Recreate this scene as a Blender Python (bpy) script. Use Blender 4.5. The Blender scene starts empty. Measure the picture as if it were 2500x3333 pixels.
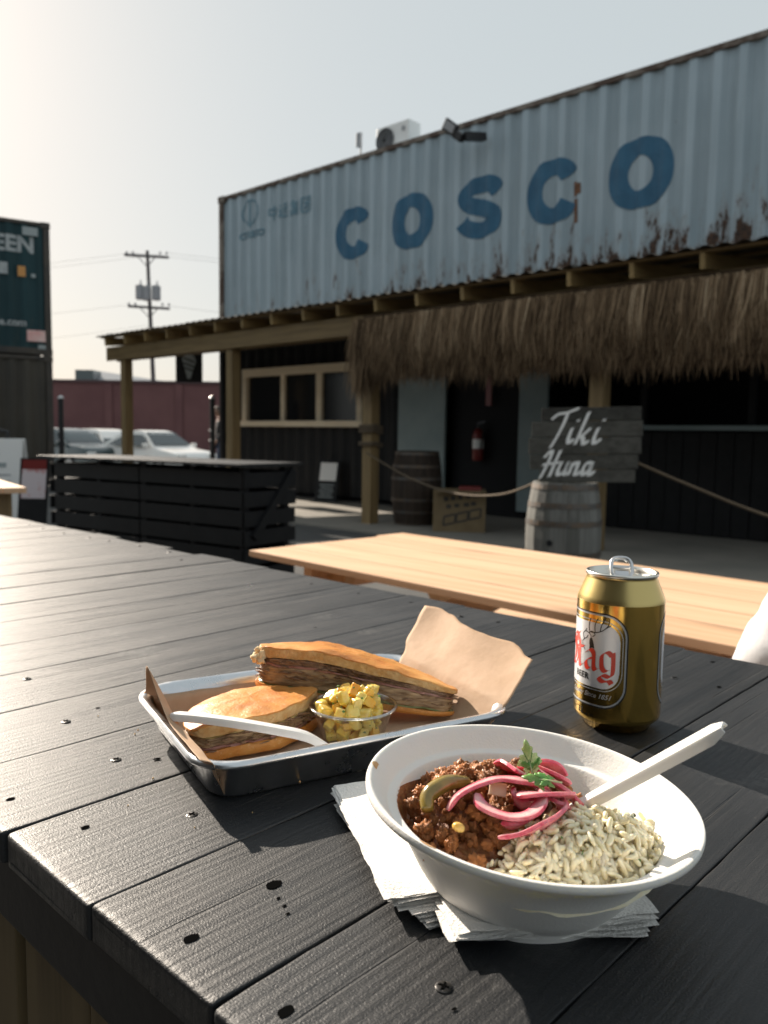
import bpy, bmesh, math, random
from mathutils import Vector, Matrix, Euler, noise

random.seed(7)
SC = bpy.context.scene
COL = SC.collection
R = math.radians

# ---------------------------------------------------------------- camera
CZ = 1.12                                    # eye height above the patio
cam_d = bpy.data.cameras.new('camera')
cam = bpy.data.objects.new('camera', cam_d)
COL.objects.link(cam)
cam.matrix_world = Matrix.Translation((0, 0, CZ)) @ (Matrix.Rotation(R(43.27), 4, 'Z') @ Matrix.Rotation(R(90 - 5.421), 4, 'X') @ Matrix.Rotation(R(0.8955), 4, 'Z'))
cam_d.sensor_fit = 'VERTICAL'
cam_d.sensor_height = 36
cam_d.sensor_width = 27
cam_d.lens = 28.515
cam_d.clip_start = 0.02
cam_d.clip_end = 2000
cam_d.dof.use_dof = True
cam_d.dof.focus_distance = 0.47
cam_d.dof.aperture_fstop = 13.0
SC.camera = cam

# ---------------------------------------------------------------- light
SUN_AZ, SUN_EL = R(8.0), R(27)               # azimuth measured from -X towards +Y
sun_dir = Vector((-math.cos(SUN_AZ) * math.cos(SUN_EL), math.sin(SUN_AZ) * math.cos(SUN_EL), math.sin(SUN_EL)))
world = bpy.data.worlds.new('World')
SC.world = world
world.use_nodes = True
wn = world.node_tree
wn.nodes.clear()
w_out = wn.nodes.new('ShaderNodeOutputWorld')
w_bg = wn.nodes.new('ShaderNodeBackground')
sky = wn.nodes.new('ShaderNodeTexSky')
sky.sky_type = 'NISHITA'
sky.sun_disc = False
sky.sun_elevation = SUN_EL
sky.sun_rotation = math.atan2(sun_dir.x, sun_dir.y)
sky.air_density = 1.0
sky.dust_density = 2.0
sky.ozone_density = 1.0
w_bg.inputs['Strength'].default_value = 0.05
w_mix = wn.nodes.new('ShaderNodeMix')            # thin even veil of high haze over the clear sky
w_mix.data_type = 'RGBA'
w_mix.inputs[0].default_value = 0.79
w_mix.inputs[7].default_value = (6.75, 7.4, 7.5, 1)
w_warm = wn.nodes.new('ShaderNodeMix')           # dusty, slightly warm air
w_warm.data_type = 'RGBA'; w_warm.blend_type = 'MULTIPLY'; w_warm.inputs[0].default_value = 1.0
w_warm.inputs[7].default_value = (1.16, 1.0, 0.90, 1)
wn.links.new(sky.outputs[0], w_warm.inputs[6])
wn.links.new(w_warm.outputs[2], w_mix.inputs[6])
wn.links.new(w_mix.outputs[2], w_bg.inputs[0])
wn.links.new(w_bg.outputs[0], w_out.inputs[0])
sun_d = bpy.data.lights.new('sun', 'SUN')
sun_d.energy = 5.0
sun_d.angle = R(0.53)
sun_d.color = (1.0, 0.88, 0.74)
sun = bpy.data.objects.new('sun', sun_d)
COL.objects.link(sun)
sun.rotation_euler = sun_dir.to_track_quat('Z', 'Y').to_euler()
SC.view_settings.view_transform = 'Standard'
SC.view_settings.look = 'None'
SC.view_settings.gamma = 1
SC.view_settings.exposure = 1.0
SC.cycles.use_denoising = True
SC.cycles.max_bounces = 8
SC.cycles.transparent_max_bounces = 12

# ---------------------------------------------------------------- helpers
def wm(o):
    m = o.matrix_basis.copy()
    if o.parent:
        m = wm(o.parent) @ o.matrix_parent_inverse @ m
    return m

def put(o, parent):
    if parent is not None:
        o.parent = parent
        o.matrix_parent_inverse = wm(parent).inverted()

def tag(o, label=None, cat=None, group=None, kind=None):
    if label: o['label'] = label
    if cat: o['category'] = cat
    if group: o['group'] = group
    if kind: o['kind'] = kind
    return o

def thing(name, label, cat, loc=(0, 0, 0), rz=0, group=None):
    o = bpy.data.objects.new(name, None)
    o.empty_display_size = 0.05
    COL.objects.link(o)
    o.location = loc
    o.rotation_euler = (0, 0, rz)
    return tag(o, label, cat, group)

def link(name, me, parent=None, loc=None):
    o = bpy.data.objects.new(name, me)
    COL.objects.link(o)
    if loc is not None: o.location = loc
    put(o, parent)
    return o

def copy_tree(o, parent=None, M=None):
    c = o.copy()
    COL.objects.link(c)
    if parent is not None:
        c.parent = parent
    for ch in [x for x in o.children]:
        copy_tree(ch, c)
    return c

class MB:
    """collects faces, builds one mesh object; coordinates are world coordinates"""
    def __init__(s): s.v = []; s.f = []; s.uv = None
    def add(s, vs, fs, M=None):
        n = len(s.v)
        s.v += [(M @ Vector(p)) if M is not None else Vector(p) for p in vs]
        s.f += [tuple(i + n for i in f) for f in fs]
        return s
    def box(s, c, d, M=None, ch=0.0):
        x, y, z = d[0] / 2, d[1] / 2, d[2] / 2
        c = Vector(c)
        if ch <= 0:
            vs = [c + Vector((a * x, b * y, e * z)) for a in (-1, 1) for b in (-1, 1) for e in (-1, 1)]
            fs = [(0, 1, 3, 2), (4, 6, 7, 5), (0, 4, 5, 1), (2, 3, 7, 6), (0, 2, 6, 4), (1, 5, 7, 3)]
            return s.add(vs, fs, M)
        bm = bmesh.new()
        bmesh.ops.create_cube(bm, size=1)
        for v in bm.verts: v.co = Vector((v.co.x * d[0], v.co.y * d[1], v.co.z * d[2])) + c
        bmesh.ops.bevel(bm, geom=list(bm.edges), offset=ch, segments=2, profile=0.6, affect='EDGES')
        bm.verts.index_update()
        vs = [v.co.copy() for v in bm.verts]; fs = [tuple(v.index for v in f.verts) for f in bm.faces]
        bm.free()
        return s.add(vs, fs, M)
    def bar(s, a, b, w, h, up=(0, 0, 1), ch=0.0):
        a, b = Vector(a), Vector(b)
        t = (b - a); L = t.length; t.normalize()
        side = Vector(up).cross(t)
        if side.length < 1e-6: side = Vector((1, 0, 0)).cross(t)
        side.normalize(); u = t.cross(side)
        M = Matrix((side, t, u)).transposed().to_4x4(); M.translation = (a + b) / 2
        return s.box((0, 0, 0), (w, L, h), M, ch)
    def tube(s, pts, r, n=8, cap=True):
        pts = [Vector(p) for p in pts]
        rs = r if isinstance(r, (list, tuple)) else [r] * len(pts)
        rings = []; prev = None
        for i, p in enumerate(pts):
            t = (pts[min(i + 1, len(pts) - 1)] - pts[max(i - 1, 0)]).normalized()
            if prev is None:
                a = Vector((0, 0, 1)) if abs(t.z) < 0.9 else Vector((1, 0, 0))
                u = t.cross(a).normalized()
            else:
                u = (prev - t * prev.dot(t)).normalized()
            prev = u; w = t.cross(u)
            rings.append([p + rs[i] * (math.cos(2 * math.pi * k / n) * u + math.sin(2 * math.pi * k / n) * w) for k in range(n)])
        vs = [q for r_ in rings for q in r_]
        fs = [(i * n + k, i * n + (k + 1) % n, (i + 1) * n + (k + 1) % n, (i + 1) * n + k) for i in range(len(pts) - 1) for k in range(n)]
        if cap: fs += [tuple(range(n - 1, -1, -1)), tuple(range((len(pts) - 1) * n, len(pts) * n))]
        return s.add(vs, fs)
    def lathe(s, prof, c=(0, 0, 0), n=48, M=None, close=False):
        vs = []; fs = []; m = len(prof)
        for k in range(n):
            a = 2 * math.pi * k / n
            for r, z in prof: vs.append((c[0] + r * math.cos(a), c[1] + r * math.sin(a), c[2] + z))
        for k in range(n):
            k2 = (k + 1) % n
            for j in range(m - (0 if close else 1)):
                j2 = (j + 1) % m
                if prof[j][0] < 1e-7 and prof[j2][0] < 1e-7: continue
                fs.append((k * m + j, k2 * m + j, k2 * m + j2, k * m + j2))
        return s.add(vs, fs, M)
    def prism(s, poly, z0, z1, M=None):
        n = len(poly)
        vs = [(p[0], p[1], z0) for p in poly] + [(p[0], p[1], z1) for p in poly]
        fs = [tuple(range(n - 1, -1, -1)), tuple(range(n, 2 * n))] + [(i, (i + 1) % n, (i + 1) % n + n, i + n) for i in range(n)]
        return s.add(vs, fs, M)
    def grid(s, fn, nu, nv, M=None, closeu=False):
        vs = [fn(i / (nu if closeu else nu - 1), j / (nv - 1)) for i in range(nu) for j in range(nv)]
        fs = [(i * nv + j, ((i + 1) % nu) * nv + j, ((i + 1) % nu) * nv + j + 1, i * nv + j + 1) for i in range(nu if closeu else nu - 1) for j in range(nv - 1)]
        return s.add(vs, fs, M)
    def mesh(s, name, m=None, smooth=None, off=Vector((0, 0, 0)), clean=False):
        me = bpy.data.meshes.new(name)
        me.from_pydata([p - off for p in s.v], [], s.f)
        if clean:
            bm = bmesh.new(); bm.from_mesh(me)
            bmesh.ops.remove_doubles(bm, verts=list(bm.verts), dist=1e-6)
            bmesh.ops.dissolve_degenerate(bm, edges=list(bm.edges), dist=1e-7)
            bmesh.ops.recalc_face_normals(bm, faces=list(bm.faces))
            bm.to_mesh(me); bm.free()
        if m is not None: me.materials.append(m)
        if smooth is not None:
            me.shade_smooth()
            if smooth < 179: me.set_sharp_from_angle(angle=R(smooth))
        me.update()
        return me
    def build(s, name, m, parent=None, smooth=None, origin=None, clean=True):
        if origin is None:
            lo = [min(p[i] for p in s.v) for i in range(3)]; hi = [max(p[i] for p in s.v) for i in range(3)]
            origin = Vector(((lo[0] + hi[0]) / 2, (lo[1] + hi[1]) / 2, lo[2]))
        me = s.mesh(name, m, smooth, Vector(origin), clean)
        return link(name, me, parent, origin)

def frame(loc, rz=0, rx=0, ry=0):
    return Matrix.Translation(loc) @ Euler((rx, ry, rz), 'XYZ').to_matrix().to_4x4()

def catmull(P, n=8):
    out = []
    for i in range(len(P) - 1):
        p0 = P[max(i - 1, 0)]; p1 = P[i]; p2 = P[i + 1]; p3 = P[min(i + 2, len(P) - 1)]
        for k in range(n):
            t = k / n
            out.append(tuple(0.5 * (2 * b + (c - a) * t + (2 * a - 5 * b + 4 * c - d) * t * t + (3 * b - a - 3 * c + d) * t ** 3) for a, b, c, d in zip(p0, p1, p2, p3)))
    out.append(tuple(P[-1]))
    return out

def ribbon(pts, w):
    """flat stroke outline in 2D: list of (left,right) pairs; pts may carry own width as third value"""
    out = []
    for i, p in enumerate(pts):
        a = pts[max(i - 1, 0)]; b = pts[min(i + 1, len(pts) - 1)]
        dx, dy = b[0] - a[0], b[1] - a[1]; L = math.hypot(dx, dy) or 1e-9
        ww = (p[2] if len(p) > 2 else w) / 2
        out.append(((p[0] - dy / L * ww, p[1] + dx / L * ww), (p[0] + dy / L * ww, p[1] - dx / L * ww)))
    return out

def nib(pts, w, ang):
    c, s_ = math.cos(ang) * w / 2, math.sin(ang) * w / 2
    return [((p[0] - c, p[1] - s_), (p[0] + c, p[1] + s_)) for p in pts]

def strips(mb, prs, fmap):
    vs = []; fs = []
    for a, b in prs: vs += [fmap(*a), fmap(*b)]
    for i in range(len(prs) - 1): fs.append((2 * i, 2 * i + 1, 2 * i + 3, 2 * i + 2))
    mb.add(vs, fs)

def text_geo(s, size=1.0, align='LEFT', shear=0.0, bold=0.0, spacing=1.0):
    cu = bpy.data.curves.new('txt', 'FONT')
    cu.body = s; cu.size = size; cu.align_x = align; cu.shear = shear; cu.offset = bold; cu.space_character = spacing
    cu.resolution_u = 4
    o = bpy.data.objects.new('txt', cu); COL.objects.link(o)
    dg = bpy.context.evaluated_depsgraph_get()
    me = bpy.data.meshes.new_from_object(o.evaluated_get(dg))
    vs = [(v.co.x, v.co.y) for v in me.vertices]; fs = [tuple(p.vertices) for p in me.polygons]
    bpy.data.objects.remove(o); bpy.data.curves.remove(cu); bpy.data.meshes.remove(me)
    return vs, fs

# ---------------------------------------------------------------- materials
MT = {}
def nd(nt, t, **kw):
    n = nt.nodes.new(t)
    for k, v in kw.items():
        if k in n.inputs: n.inputs[k].default_value = v
        else: setattr(n, k, v)
    return n

def c4(c): return (c[0], c[1], c[2], 1)

def base_mat(name):
    m = bpy.data.materials.new(name); m.use_nodes = True
    nt = m.node_tree; b = nt.nodes['Principled BSDF']
    MT[name] = m
    return m, nt, b

def coords(nt, stretch=(1, 1, 1), rnd=True, rot=(0, 0, 0), world=False):
    if world:
        src = nd(nt, 'ShaderNodeNewGeometry').outputs['Position']
    else:
        src = nd(nt, 'ShaderNodeTexCoord').outputs['Object']
    if rnd:
        oi = nd(nt, 'ShaderNodeObjectInfo')
        mu = nd(nt, 'ShaderNodeVectorMath', operation='SCALE'); mu.inputs[0].default_value = (37.1, 91.7, 53.3)
        nt.links.new(oi.outputs['Random'], mu.inputs['Scale'])
        ad = nd(nt, 'ShaderNodeVectorMath', operation='ADD')
        nt.links.new(src, ad.inputs[0]); nt.links.new(mu.outputs[0], ad.inputs[1])
        src = ad.outputs[0]
    mp = nd(nt, 'ShaderNodeMapping'); mp.inputs['Scale'].default_value = stretch; mp.inputs['Rotation'].default_value = rot
    nt.links.new(src, mp.inputs['Vector'])
    return mp.outputs['Vector']

def ramp(nt, fac, stops):
    r = nd(nt, 'ShaderNodeValToRGB')
    e = r.color_ramp.elements
    while len(e) < len(stops): e.new(0.5)
    for i, (p, c) in enumerate(stops):
        e[i].position = p
        e[i].color = c4(c) if isinstance(c, (tuple, list)) else (c, c, c, 1)
    nt.links.new(fac, r.inputs['Fac'])
    return r.outputs['Color']

def noise_tex(nt, vec, scale, detail=5, rough=0.55, dist=0.0):
    n = nd(nt, 'ShaderNodeTexNoise', Scale=scale, Detail=detail, Roughness=rough, Distortion=dist)
    nt.links.new(vec, n.inputs['Vector'])
    return n.outputs['Fac']

def mixc(nt, fac, a, b, mode='MIX'):
    m = nd(nt, 'ShaderNodeMix', data_type='RGBA', blend_type=mode)
    def setin(sock, v):
        if hasattr(v, 'links') or isinstance(v, bpy.types.NodeSocket): nt.links.new(v, sock)
        else: sock.default_value = c4(v) if isinstance(v, (tuple, list)) else v
    setin(m.inputs[0], fac); setin(m.inputs[6], a); setin(m.inputs[7], b)
    return m.outputs[2]

def mathn(nt, op, a, b=None, c=None, clamp=False):
    m = nd(nt, 'ShaderNodeMath', operation=op); m.use_clamp = clamp
    for i, v in enumerate((a, b, c)):
        if v is None: continue
        if isinstance(v, bpy.types.NodeSocket): nt.links.new(v, m.inputs[i])
        else: m.inputs[i].default_value = v
    return m.outputs[0]

def bump(nt, b, height, dist, strength=1.0, prev=None):
    bp = nd(nt, 'ShaderNodeBump', Strength=strength, Distance=dist)
    nt.links.new(height, bp.inputs['Height'])
    if prev is not None: nt.links.new(prev, bp.inputs['Normal'])
    nt.links.new(bp.outputs[0], b.inputs['Normal'])
    return bp.outputs[0]

def pmat(name, c1, c2=None, scale=20, rough=0.5, rough2=None, metal=0.0, bmp=0.0, bscale=None, stretch=(1, 1, 1), sss=0.0, sssr=(0.01, 0.006, 0.004), spec=0.5, coat=0.0, thr=(0.35, 0.65), var=0.0, detail=5, world=False):
    m, nt, b = base_mat(name)
    b.inputs['Roughness'].default_value = rough
    b.inputs['Metallic'].default_value = metal
    b.inputs['Specular IOR Level'].default_value = spec
    b.inputs['Coat Weight'].default_value = coat
    if sss:
        b.inputs['Subsurface Weight'].default_value = sss
        b.inputs['Subsurface Radius'].default_value = sssr
        b.inputs['Subsurface Scale'].default_value = 1.0
    vec = coords(nt, stretch, rnd=not world, world=world)
    col = None
    if c2 is not None:
        f = noise_tex(nt, vec, scale, detail)
        col = ramp(nt, f, [(thr[0], c1), (thr[1], c2)])
    if var > 0:
        oi = nd(nt, 'ShaderNodeObjectInfo')
        hs = nd(nt, 'ShaderNodeHueSaturation')
        v = mathn(nt, 'MULTIPLY_ADD', oi.outputs['Random'], 2 * var, 1 - var)
        nt.links.new(v, hs.inputs['Value'])
        if col is None: hs.inputs['Color'].default_value = c4(c1)
        else: nt.links.new(col, hs.inputs['Color'])
        col = hs.outputs['Color']
    if col is None: b.inputs['Base Color'].default_value = c4(c1)
    else: nt.links.new(col, b.inputs['Base Color'])
    if rough2 is not None:
        f2 = noise_tex(nt, vec, scale * 1.7, detail)
        rr = nd(nt, 'ShaderNodeMapRange'); rr.inputs['From Min'].default_value = 0.3; rr.inputs['From Max'].default_value = 0.7
        rr.inputs['To Min'].default_value = rough; rr.inputs['To Max'].default_value = rough2
        nt.links.new(f2, rr.inputs['Value']); nt.links.new(rr.outputs[0], b.inputs['Roughness'])
    if bmp > 0:
        bump(nt, b, noise_tex(nt, vec, bscale or scale * 3, detail), bmp)
    return m

def wood_mat(name, light, dark, along='y', rough=0.55, gscale=1.0, bmp=0.0004, knots=True, spec=0.3, var=0.12):
    """plank wood: grain runs along the named local axis"""
    m, nt, b = base_mat(name)
    st = {'x': (0.06, 1, 1), 'y': (1, 0.06, 1), 'z': (1, 1, 0.06)}[along]
    vec = coords(nt, st)
    f1 = noise_tex(nt, vec, 60 * gscale, 6, 0.6, 0.6)
    f2 = noise_tex(nt, vec, 14 * gscale, 4, 0.5, 1.5)
    f = mathn(nt, 'ADD', mathn(nt, 'MULTIPLY', f1, 0.5), mathn(nt, 'MULTIPLY', f2, 0.5))
    col = ramp(nt, f, [(0.36, dark), (0.56, light)])
    if knots:
        st2 = {'x': (0.35, 1, 1), 'y': (1, 0.35, 1), 'z': (1, 1, 0.35)}[along]
        v2 = coords(nt, st2)
        vo = nd(nt, 'ShaderNodeTexVoronoi', Scale=5.5 * gscale)
        nt.links.new(v2, vo.inputs['Vector'])
        k = ramp(nt, vo.outputs['Distance'], [(0.06, 1.0), (0.16, 0.0)])
        col = mixc(nt, mathn(nt, 'MULTIPLY', k, 0.55), col, tuple(x * 0.35 for x in dark))
    oi = nd(nt, 'ShaderNodeObjectInfo')
    hs = nd(nt, 'ShaderNodeHueSaturation')
    nt.links.new(mathn(nt, 'MULTIPLY_ADD', oi.outputs['Random'], 2 * var, 1 - var), hs.inputs['Value'])
    nt.links.new(col, hs.inputs['Color'])
    nt.links.new(hs.outputs['Color'], b.inputs['Base Color'])
    b.inputs['Roughness'].default_value = rough
    b.inputs['Specular IOR Level'].default_value = spec
    bump(nt, b, f1, bmp)
    return m

# black stained table planks: grain, brushed ridges, dust and worn spots
def table_mat(name='black_stain', along='y'):
    m, nt, b = base_mat(name)
    st = (1, 0.05, 1) if along == 'y' else (0.05, 1, 1)
    vec = coords(nt, st)
    viso = coords(nt, (1, 1, 1))
    fine = noise_tex(nt, vec, 620, 4, 0.6, 0.2)
    mid = noise_tex(nt, vec, 90, 4, 0.55, 0.8)
    wv = nd(nt, 'ShaderNodeTexWave', wave_type='RINGS', rings_direction='Z', Scale=1.0, Distortion=9.0, Detail=4.0)
    wv.inputs['Detail Scale'].default_value = 1.2
    v3 = coords(nt, (48, 4, 1) if along == 'y' else (4, 48, 1))
    nt.links.new(v3, wv.inputs['Vector'])
    grit = noise_tex(nt, viso, 900, 3, 0.6)
    h = mathn(nt, 'ADD', mathn(nt, 'MULTIPLY', fine, 0.35), mathn(nt, 'ADD', mathn(nt, 'MULTIPLY', mid, 0.25), mathn(nt, 'ADD', mathn(nt, 'MULTIPLY', wv.outputs['Fac'], 0.13), mathn(nt, 'MULTIPLY', grit, 0.42))))
    n1 = bump(nt, b, h, 0.00082, 1.0)
    # cracks along the grain
    crk = noise_tex(nt, coords(nt, (1, 0.02, 1) if along == 'y' else (0.02, 1, 1)), 130, 3, 0.5)
    cr = ramp(nt, crk, [(0.30, 1.0), (0.335, 0.0)])
    bump(nt, b, mathn(nt, 'SUBTRACT', 1.0, cr), 0.0012, 0.9, n1)
    dust = noise_tex(nt, viso, 6, 4, 0.6)
    sp = noise_tex(nt, viso, 260, 2, 0.5)
    spk = ramp(nt, sp, [(0.70, 0.0), (0.76, 1.0)])
    col = ramp(nt, dust, [(0.35, (0.0125, 0.0142, 0.0168)), (0.68, (0.024, 0.0262, 0.0295))])
    col = mixc(nt, mathn(nt, 'MULTIPLY', spk, 0.25), col, (0.16, 0.15, 0.14))
    blot = ramp(nt, noise_tex(nt, viso, 11, 3, 0.5, 0.4), [(0.60, 0.0), (0.70, 1.0)])
    blot2 = mathn(nt, 'MULTIPLY', blot, ramp(nt, noise_tex(nt, viso, 160, 4, 0.7), [(0.45, 0.0), (0.6, 1.0)]))
    col = mixc(nt, mathn(nt, 'MULTIPLY', blot2, 0.30), col, (0.20, 0.195, 0.185))
    oi = nd(nt, 'ShaderNodeObjectInfo')
    hs = nd(nt, 'ShaderNodeHueSaturation'); nt.links.new(col, hs.inputs['Color'])
    nt.links.new(mathn(nt, 'MULTIPLY_ADD', oi.outputs['Random'], 0.55, 0.72), hs.inputs['Value'])
    nt.links.new(hs.outputs['Color'], b.inputs['Base Color'])
    rg = nd(nt, 'ShaderNodeMapRange'); rg.inputs['From Min'].default_value = 0.3; rg.inputs['From Max'].default_value = 0.7
    rg.inputs['To Min'].default_value = 0.38; rg.inputs['To Max'].default_value = 0.54
    nt.links.new(mid, rg.inputs['Value']); nt.links.new(rg.outputs[0], b.inputs['Roughness'])
    b.inputs['Specular IOR Level'].default_value = 0.42
    return m
# ================================================================ materials of the place
pmat('slab', (0.19, 0.18, 0.16), (0.26, 0.24, 0.21), scale=1.3, rough=0.85, bmp=0.002, bscale=60, spec=0.3, world=True)
pmat('patio', (0.050, 0.052, 0.054), (0.085, 0.086, 0.084), scale=1.3, rough=0.85, bmp=0.002, bscale=60, spec=0.3, world=True)
pmat('black_paint', (0.006, 0.0065, 0.008), (0.010, 0.0105, 0.012), scale=8, rough=0.6, spec=0.3, bmp=0.0006, bscale=60)
pmat('black_metal', (0.010, 0.010, 0.012), rough=0.45, metal=0.0)
pmat('dark_steel', (0.05, 0.05, 0.055), rough=0.4, metal=0.7)
pmat('bare_steel', (0.62, 0.62, 0.63), rough=0.35, metal=1.0)
pmat('interior_dark', (0.008, 0.008, 0.010), rough=0.9)
pmat('white_panel', (0.25, 0.31, 0.32), (0.21, 0.27, 0.28), scale=3, rough=0.6, bmp=0.0005, bscale=90)
wood_mat('treated_pine', (0.25, 0.175, 0.085), (0.155, 0.105, 0.05), along='z', gscale=0.5)
wood_mat('treated_pine_x', (0.24, 0.165, 0.075), (0.15, 0.10, 0.045), along='x', gscale=0.5)
wood_mat('treated_pine_y', (0.32, 0.225, 0.10), (0.21, 0.14, 0.065), along='y', gscale=0.5)
wood_mat('new_pine', (0.68, 0.455, 0.295), (0.56, 0.345, 0.205), along='x', gscale=0.6, rough=0.6, var=0.06)
wood_mat('new_pine_z', (0.62, 0.43, 0.26), (0.50, 0.31, 0.17), along='z', gscale=0.6, rough=0.6, var=0.06)
wood_mat('window_wood', (0.78, 0.68, 0.52), (0.66, 0.55, 0.40), along='x', gscale=0.5, knots=False)
wood_mat('grey_plank', (0.070, 0.068, 0.060), (0.034, 0.032, 0.028), along='x', gscale=0.5, rough=0.8, var=0.3)
wood_mat('grey_stave', (0.18, 0.18, 0.17), (0.10, 0.10, 0.09), along='z', gscale=0.5, rough=0.8, var=0.12)
wood_mat('dark_stave', (0.05, 0.035, 0.026), (0.025, 0.018, 0.014), along='z', gscale=0.5, rough=0.7)
pmat('hoop', (0.10, 0.10, 0.10), (0.14, 0.10, 0.07), scale=15, rough=0.55, metal=0.6)
pmat('glass_dark', (0.01, 0.011, 0.013), rough=0.12, spec=0.35)
pmat('white_paint', (0.78, 0.78, 0.77), rough=0.45)
pmat('letter_white', (0.80, 0.80, 0.79), rough=0.6)
pmat('letter_blue', (0.016, 0.092, 0.175), (0.024, 0.118, 0.215), scale=5, rough=0.6)
pmat('letter_blue_faded', (0.10, 0.20, 0.27), (0.15, 0.26, 0.32), scale=9, rough=0.6)
pmat('red_paint', (0.17, 0.016, 0.013), rough=0.4)
pmat('cardboard', (0.21, 0.155, 0.085), (0.175, 0.125, 0.067), scale=8, rough=0.85)
pmat('ink_dark', (0.05, 0.045, 0.04), rough=0.8)
pmat('rope_fibre', (0.14, 0.105, 0.07), (0.09, 0.066, 0.042), scale=200, rough=0.9, bmp=0.002, bscale=300)
pmat('brick_painted', (0.17, 0.078, 0.078), (0.14, 0.062, 0.064), scale=0.8, rough=0.85)
pmat('mauve_wall', (0.10, 0.062, 0.066), (0.085, 0.054, 0.058), scale=0.9, rough=0.85)
pmat('roof_grey', (0.35, 0.36, 0.38), rough=0.7)
pmat('pole_wood', (0.12, 0.115, 0.12), (0.08, 0.075, 0.08), scale=3, rough=0.9)
pmat('transformer_grey', (0.30, 0.31, 0.33), rough=0.5)
pmat('wire_black', (0.30, 0.30, 0.31), rough=0.6)
pmat('rubber', (0.012, 0.012, 0.012), rough=0.8)
pmat('rim_alloy', (0.5, 0.5, 0.5), rough=0.3, metal=0.9)
pmat('car_white', (0.84, 0.82, 0.79), rough=0.25, coat=0.6)
pmat('car_teal', (0.035, 0.06, 0.065), rough=0.25, coat=0.8)
pmat('car_glass', (0.02, 0.035, 0.04), rough=0.08, spec=0.8)
pmat('lamp_white', (0.85, 0.85, 0.83), rough=0.25)
pmat('lamp_red', (0.45, 0.02, 0.02), rough=0.25)
pmat('reflector', (0.75, 0.74, 0.72), rough=0.2, metal=0.9)

def container_paint(name, base, base2, rust_amt=1.0, zmax=2.6):
    m, nt, b = base_mat(name)
    tc = nd(nt, 'ShaderNodeTexCoord').outputs['Object']
    sx = nd(nt, 'ShaderNodeSeparateXYZ'); nt.links.new(tc, sx.inputs[0])
    f = noise_tex(nt, tc, 0.8, 5, 0.6)
    col = ramp(nt, f, [(0.35, base), (0.65, base2)])
    fr = mathn(nt, 'FRACT', mathn(nt, 'DIVIDE', sx.outputs['X'], 0.278))      # light catching the proud ridges, put into the paint colour as paler stripes
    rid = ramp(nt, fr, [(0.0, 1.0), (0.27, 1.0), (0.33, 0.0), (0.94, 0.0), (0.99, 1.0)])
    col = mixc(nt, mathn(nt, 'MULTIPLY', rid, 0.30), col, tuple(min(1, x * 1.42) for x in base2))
    mpv = nd(nt, 'ShaderNodeMapping'); mpv.inputs['Scale'].default_value = (1, 1, 0.10); nt.links.new(tc, mpv.inputs[0])
    streak = noise_tex(nt, mpv.outputs[0], 5, 5, 0.6)
    col = mixc(nt, mathn(nt, 'MULTIPLY', ramp(nt, streak, [(0.45, 0.0), (0.75, 1.0)]), 0.45), col, tuple(x * 0.62 for x in base))
    # rust creeping up from the bottom rail, more of it towards +x
    mp2 = nd(nt, 'ShaderNodeMapping'); mp2.inputs['Scale'].default_value = (1, 1, 0.33); nt.links.new(tc, mp2.inputs[0])
    rn = noise_tex(nt, mp2.outputs[0], 7.5, 6, 0.68)
    hgt = nd(nt, 'ShaderNodeMapRange'); hgt.inputs['From Min'].default_value = 0.0; hgt.inputs['From Max'].default_value = 1.25
    hgt.inputs['To Min'].default_value = 0.40; hgt.inputs['To Max'].default_value = 0.0
    nt.links.new(sx.outputs['Z'], hgt.inputs['Value'])
    xr = nd(nt, 'ShaderNodeMapRange'); xr.inputs['From Min'].default_value = 0.5; xr.inputs['From Max'].default_value = 6.5
    xr.inputs['To Min'].default_value = 0.45; xr.inputs['To Max'].default_value = 1.0
    nt.links.new(sx.outputs['X'], xr.inputs['Value'])
    hh = mathn(nt, 'MULTIPLY', hgt.outputs[0], xr.outputs[0])
    rv = mathn(nt, 'ADD', rn, hh)
    rmask = ramp(nt, rv, [(0.75, 0.0), (0.795, 1.0)])
    rcol = ramp(nt, noise_tex(nt, tc, 25, 4, 0.6), [(0.35, (0.022, 0.015, 0.013)), (0.7, (0.095, 0.045, 0.024))])
    halo = ramp(nt, rv, [(0.66, 0.0), (0.75, 1.0)])
    col = mixc(nt, mathn(nt, 'MULTIPLY', halo, 0.28 * rust_amt), col, (0.22, 0.15, 0.10))
    col = mixc(nt, mathn(nt, 'MULTIPLY', rmask, rust_amt), col, rcol)
    sp = noise_tex(nt, tc, 9, 3, 0.5)
    col = mixc(nt, mathn(nt, 'MULTIPLY', ramp(nt, sp, [(0.74, 0.0), (0.78, 1.0)]), 0.5 * rust_amt), col, (0.12, 0.07, 0.045))
    nt.links.new(col, b.inputs['Base Color'])
    b.inputs['Roughness'].default_value = 0.6
    b.inputs['Specular IOR Level'].default_value = 0.3
    bump(nt, b, noise_tex(nt, tc, 2.2, 3), 0.01)
    return m
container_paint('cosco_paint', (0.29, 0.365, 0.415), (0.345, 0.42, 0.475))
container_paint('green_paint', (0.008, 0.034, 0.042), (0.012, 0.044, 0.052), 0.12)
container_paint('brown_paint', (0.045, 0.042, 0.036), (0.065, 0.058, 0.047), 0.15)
pmat('rail_rust', (0.20, 0.17, 0.145), (0.08, 0.052, 0.04), scale=5, rough=0.8, thr=(0.42, 0.58))

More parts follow.
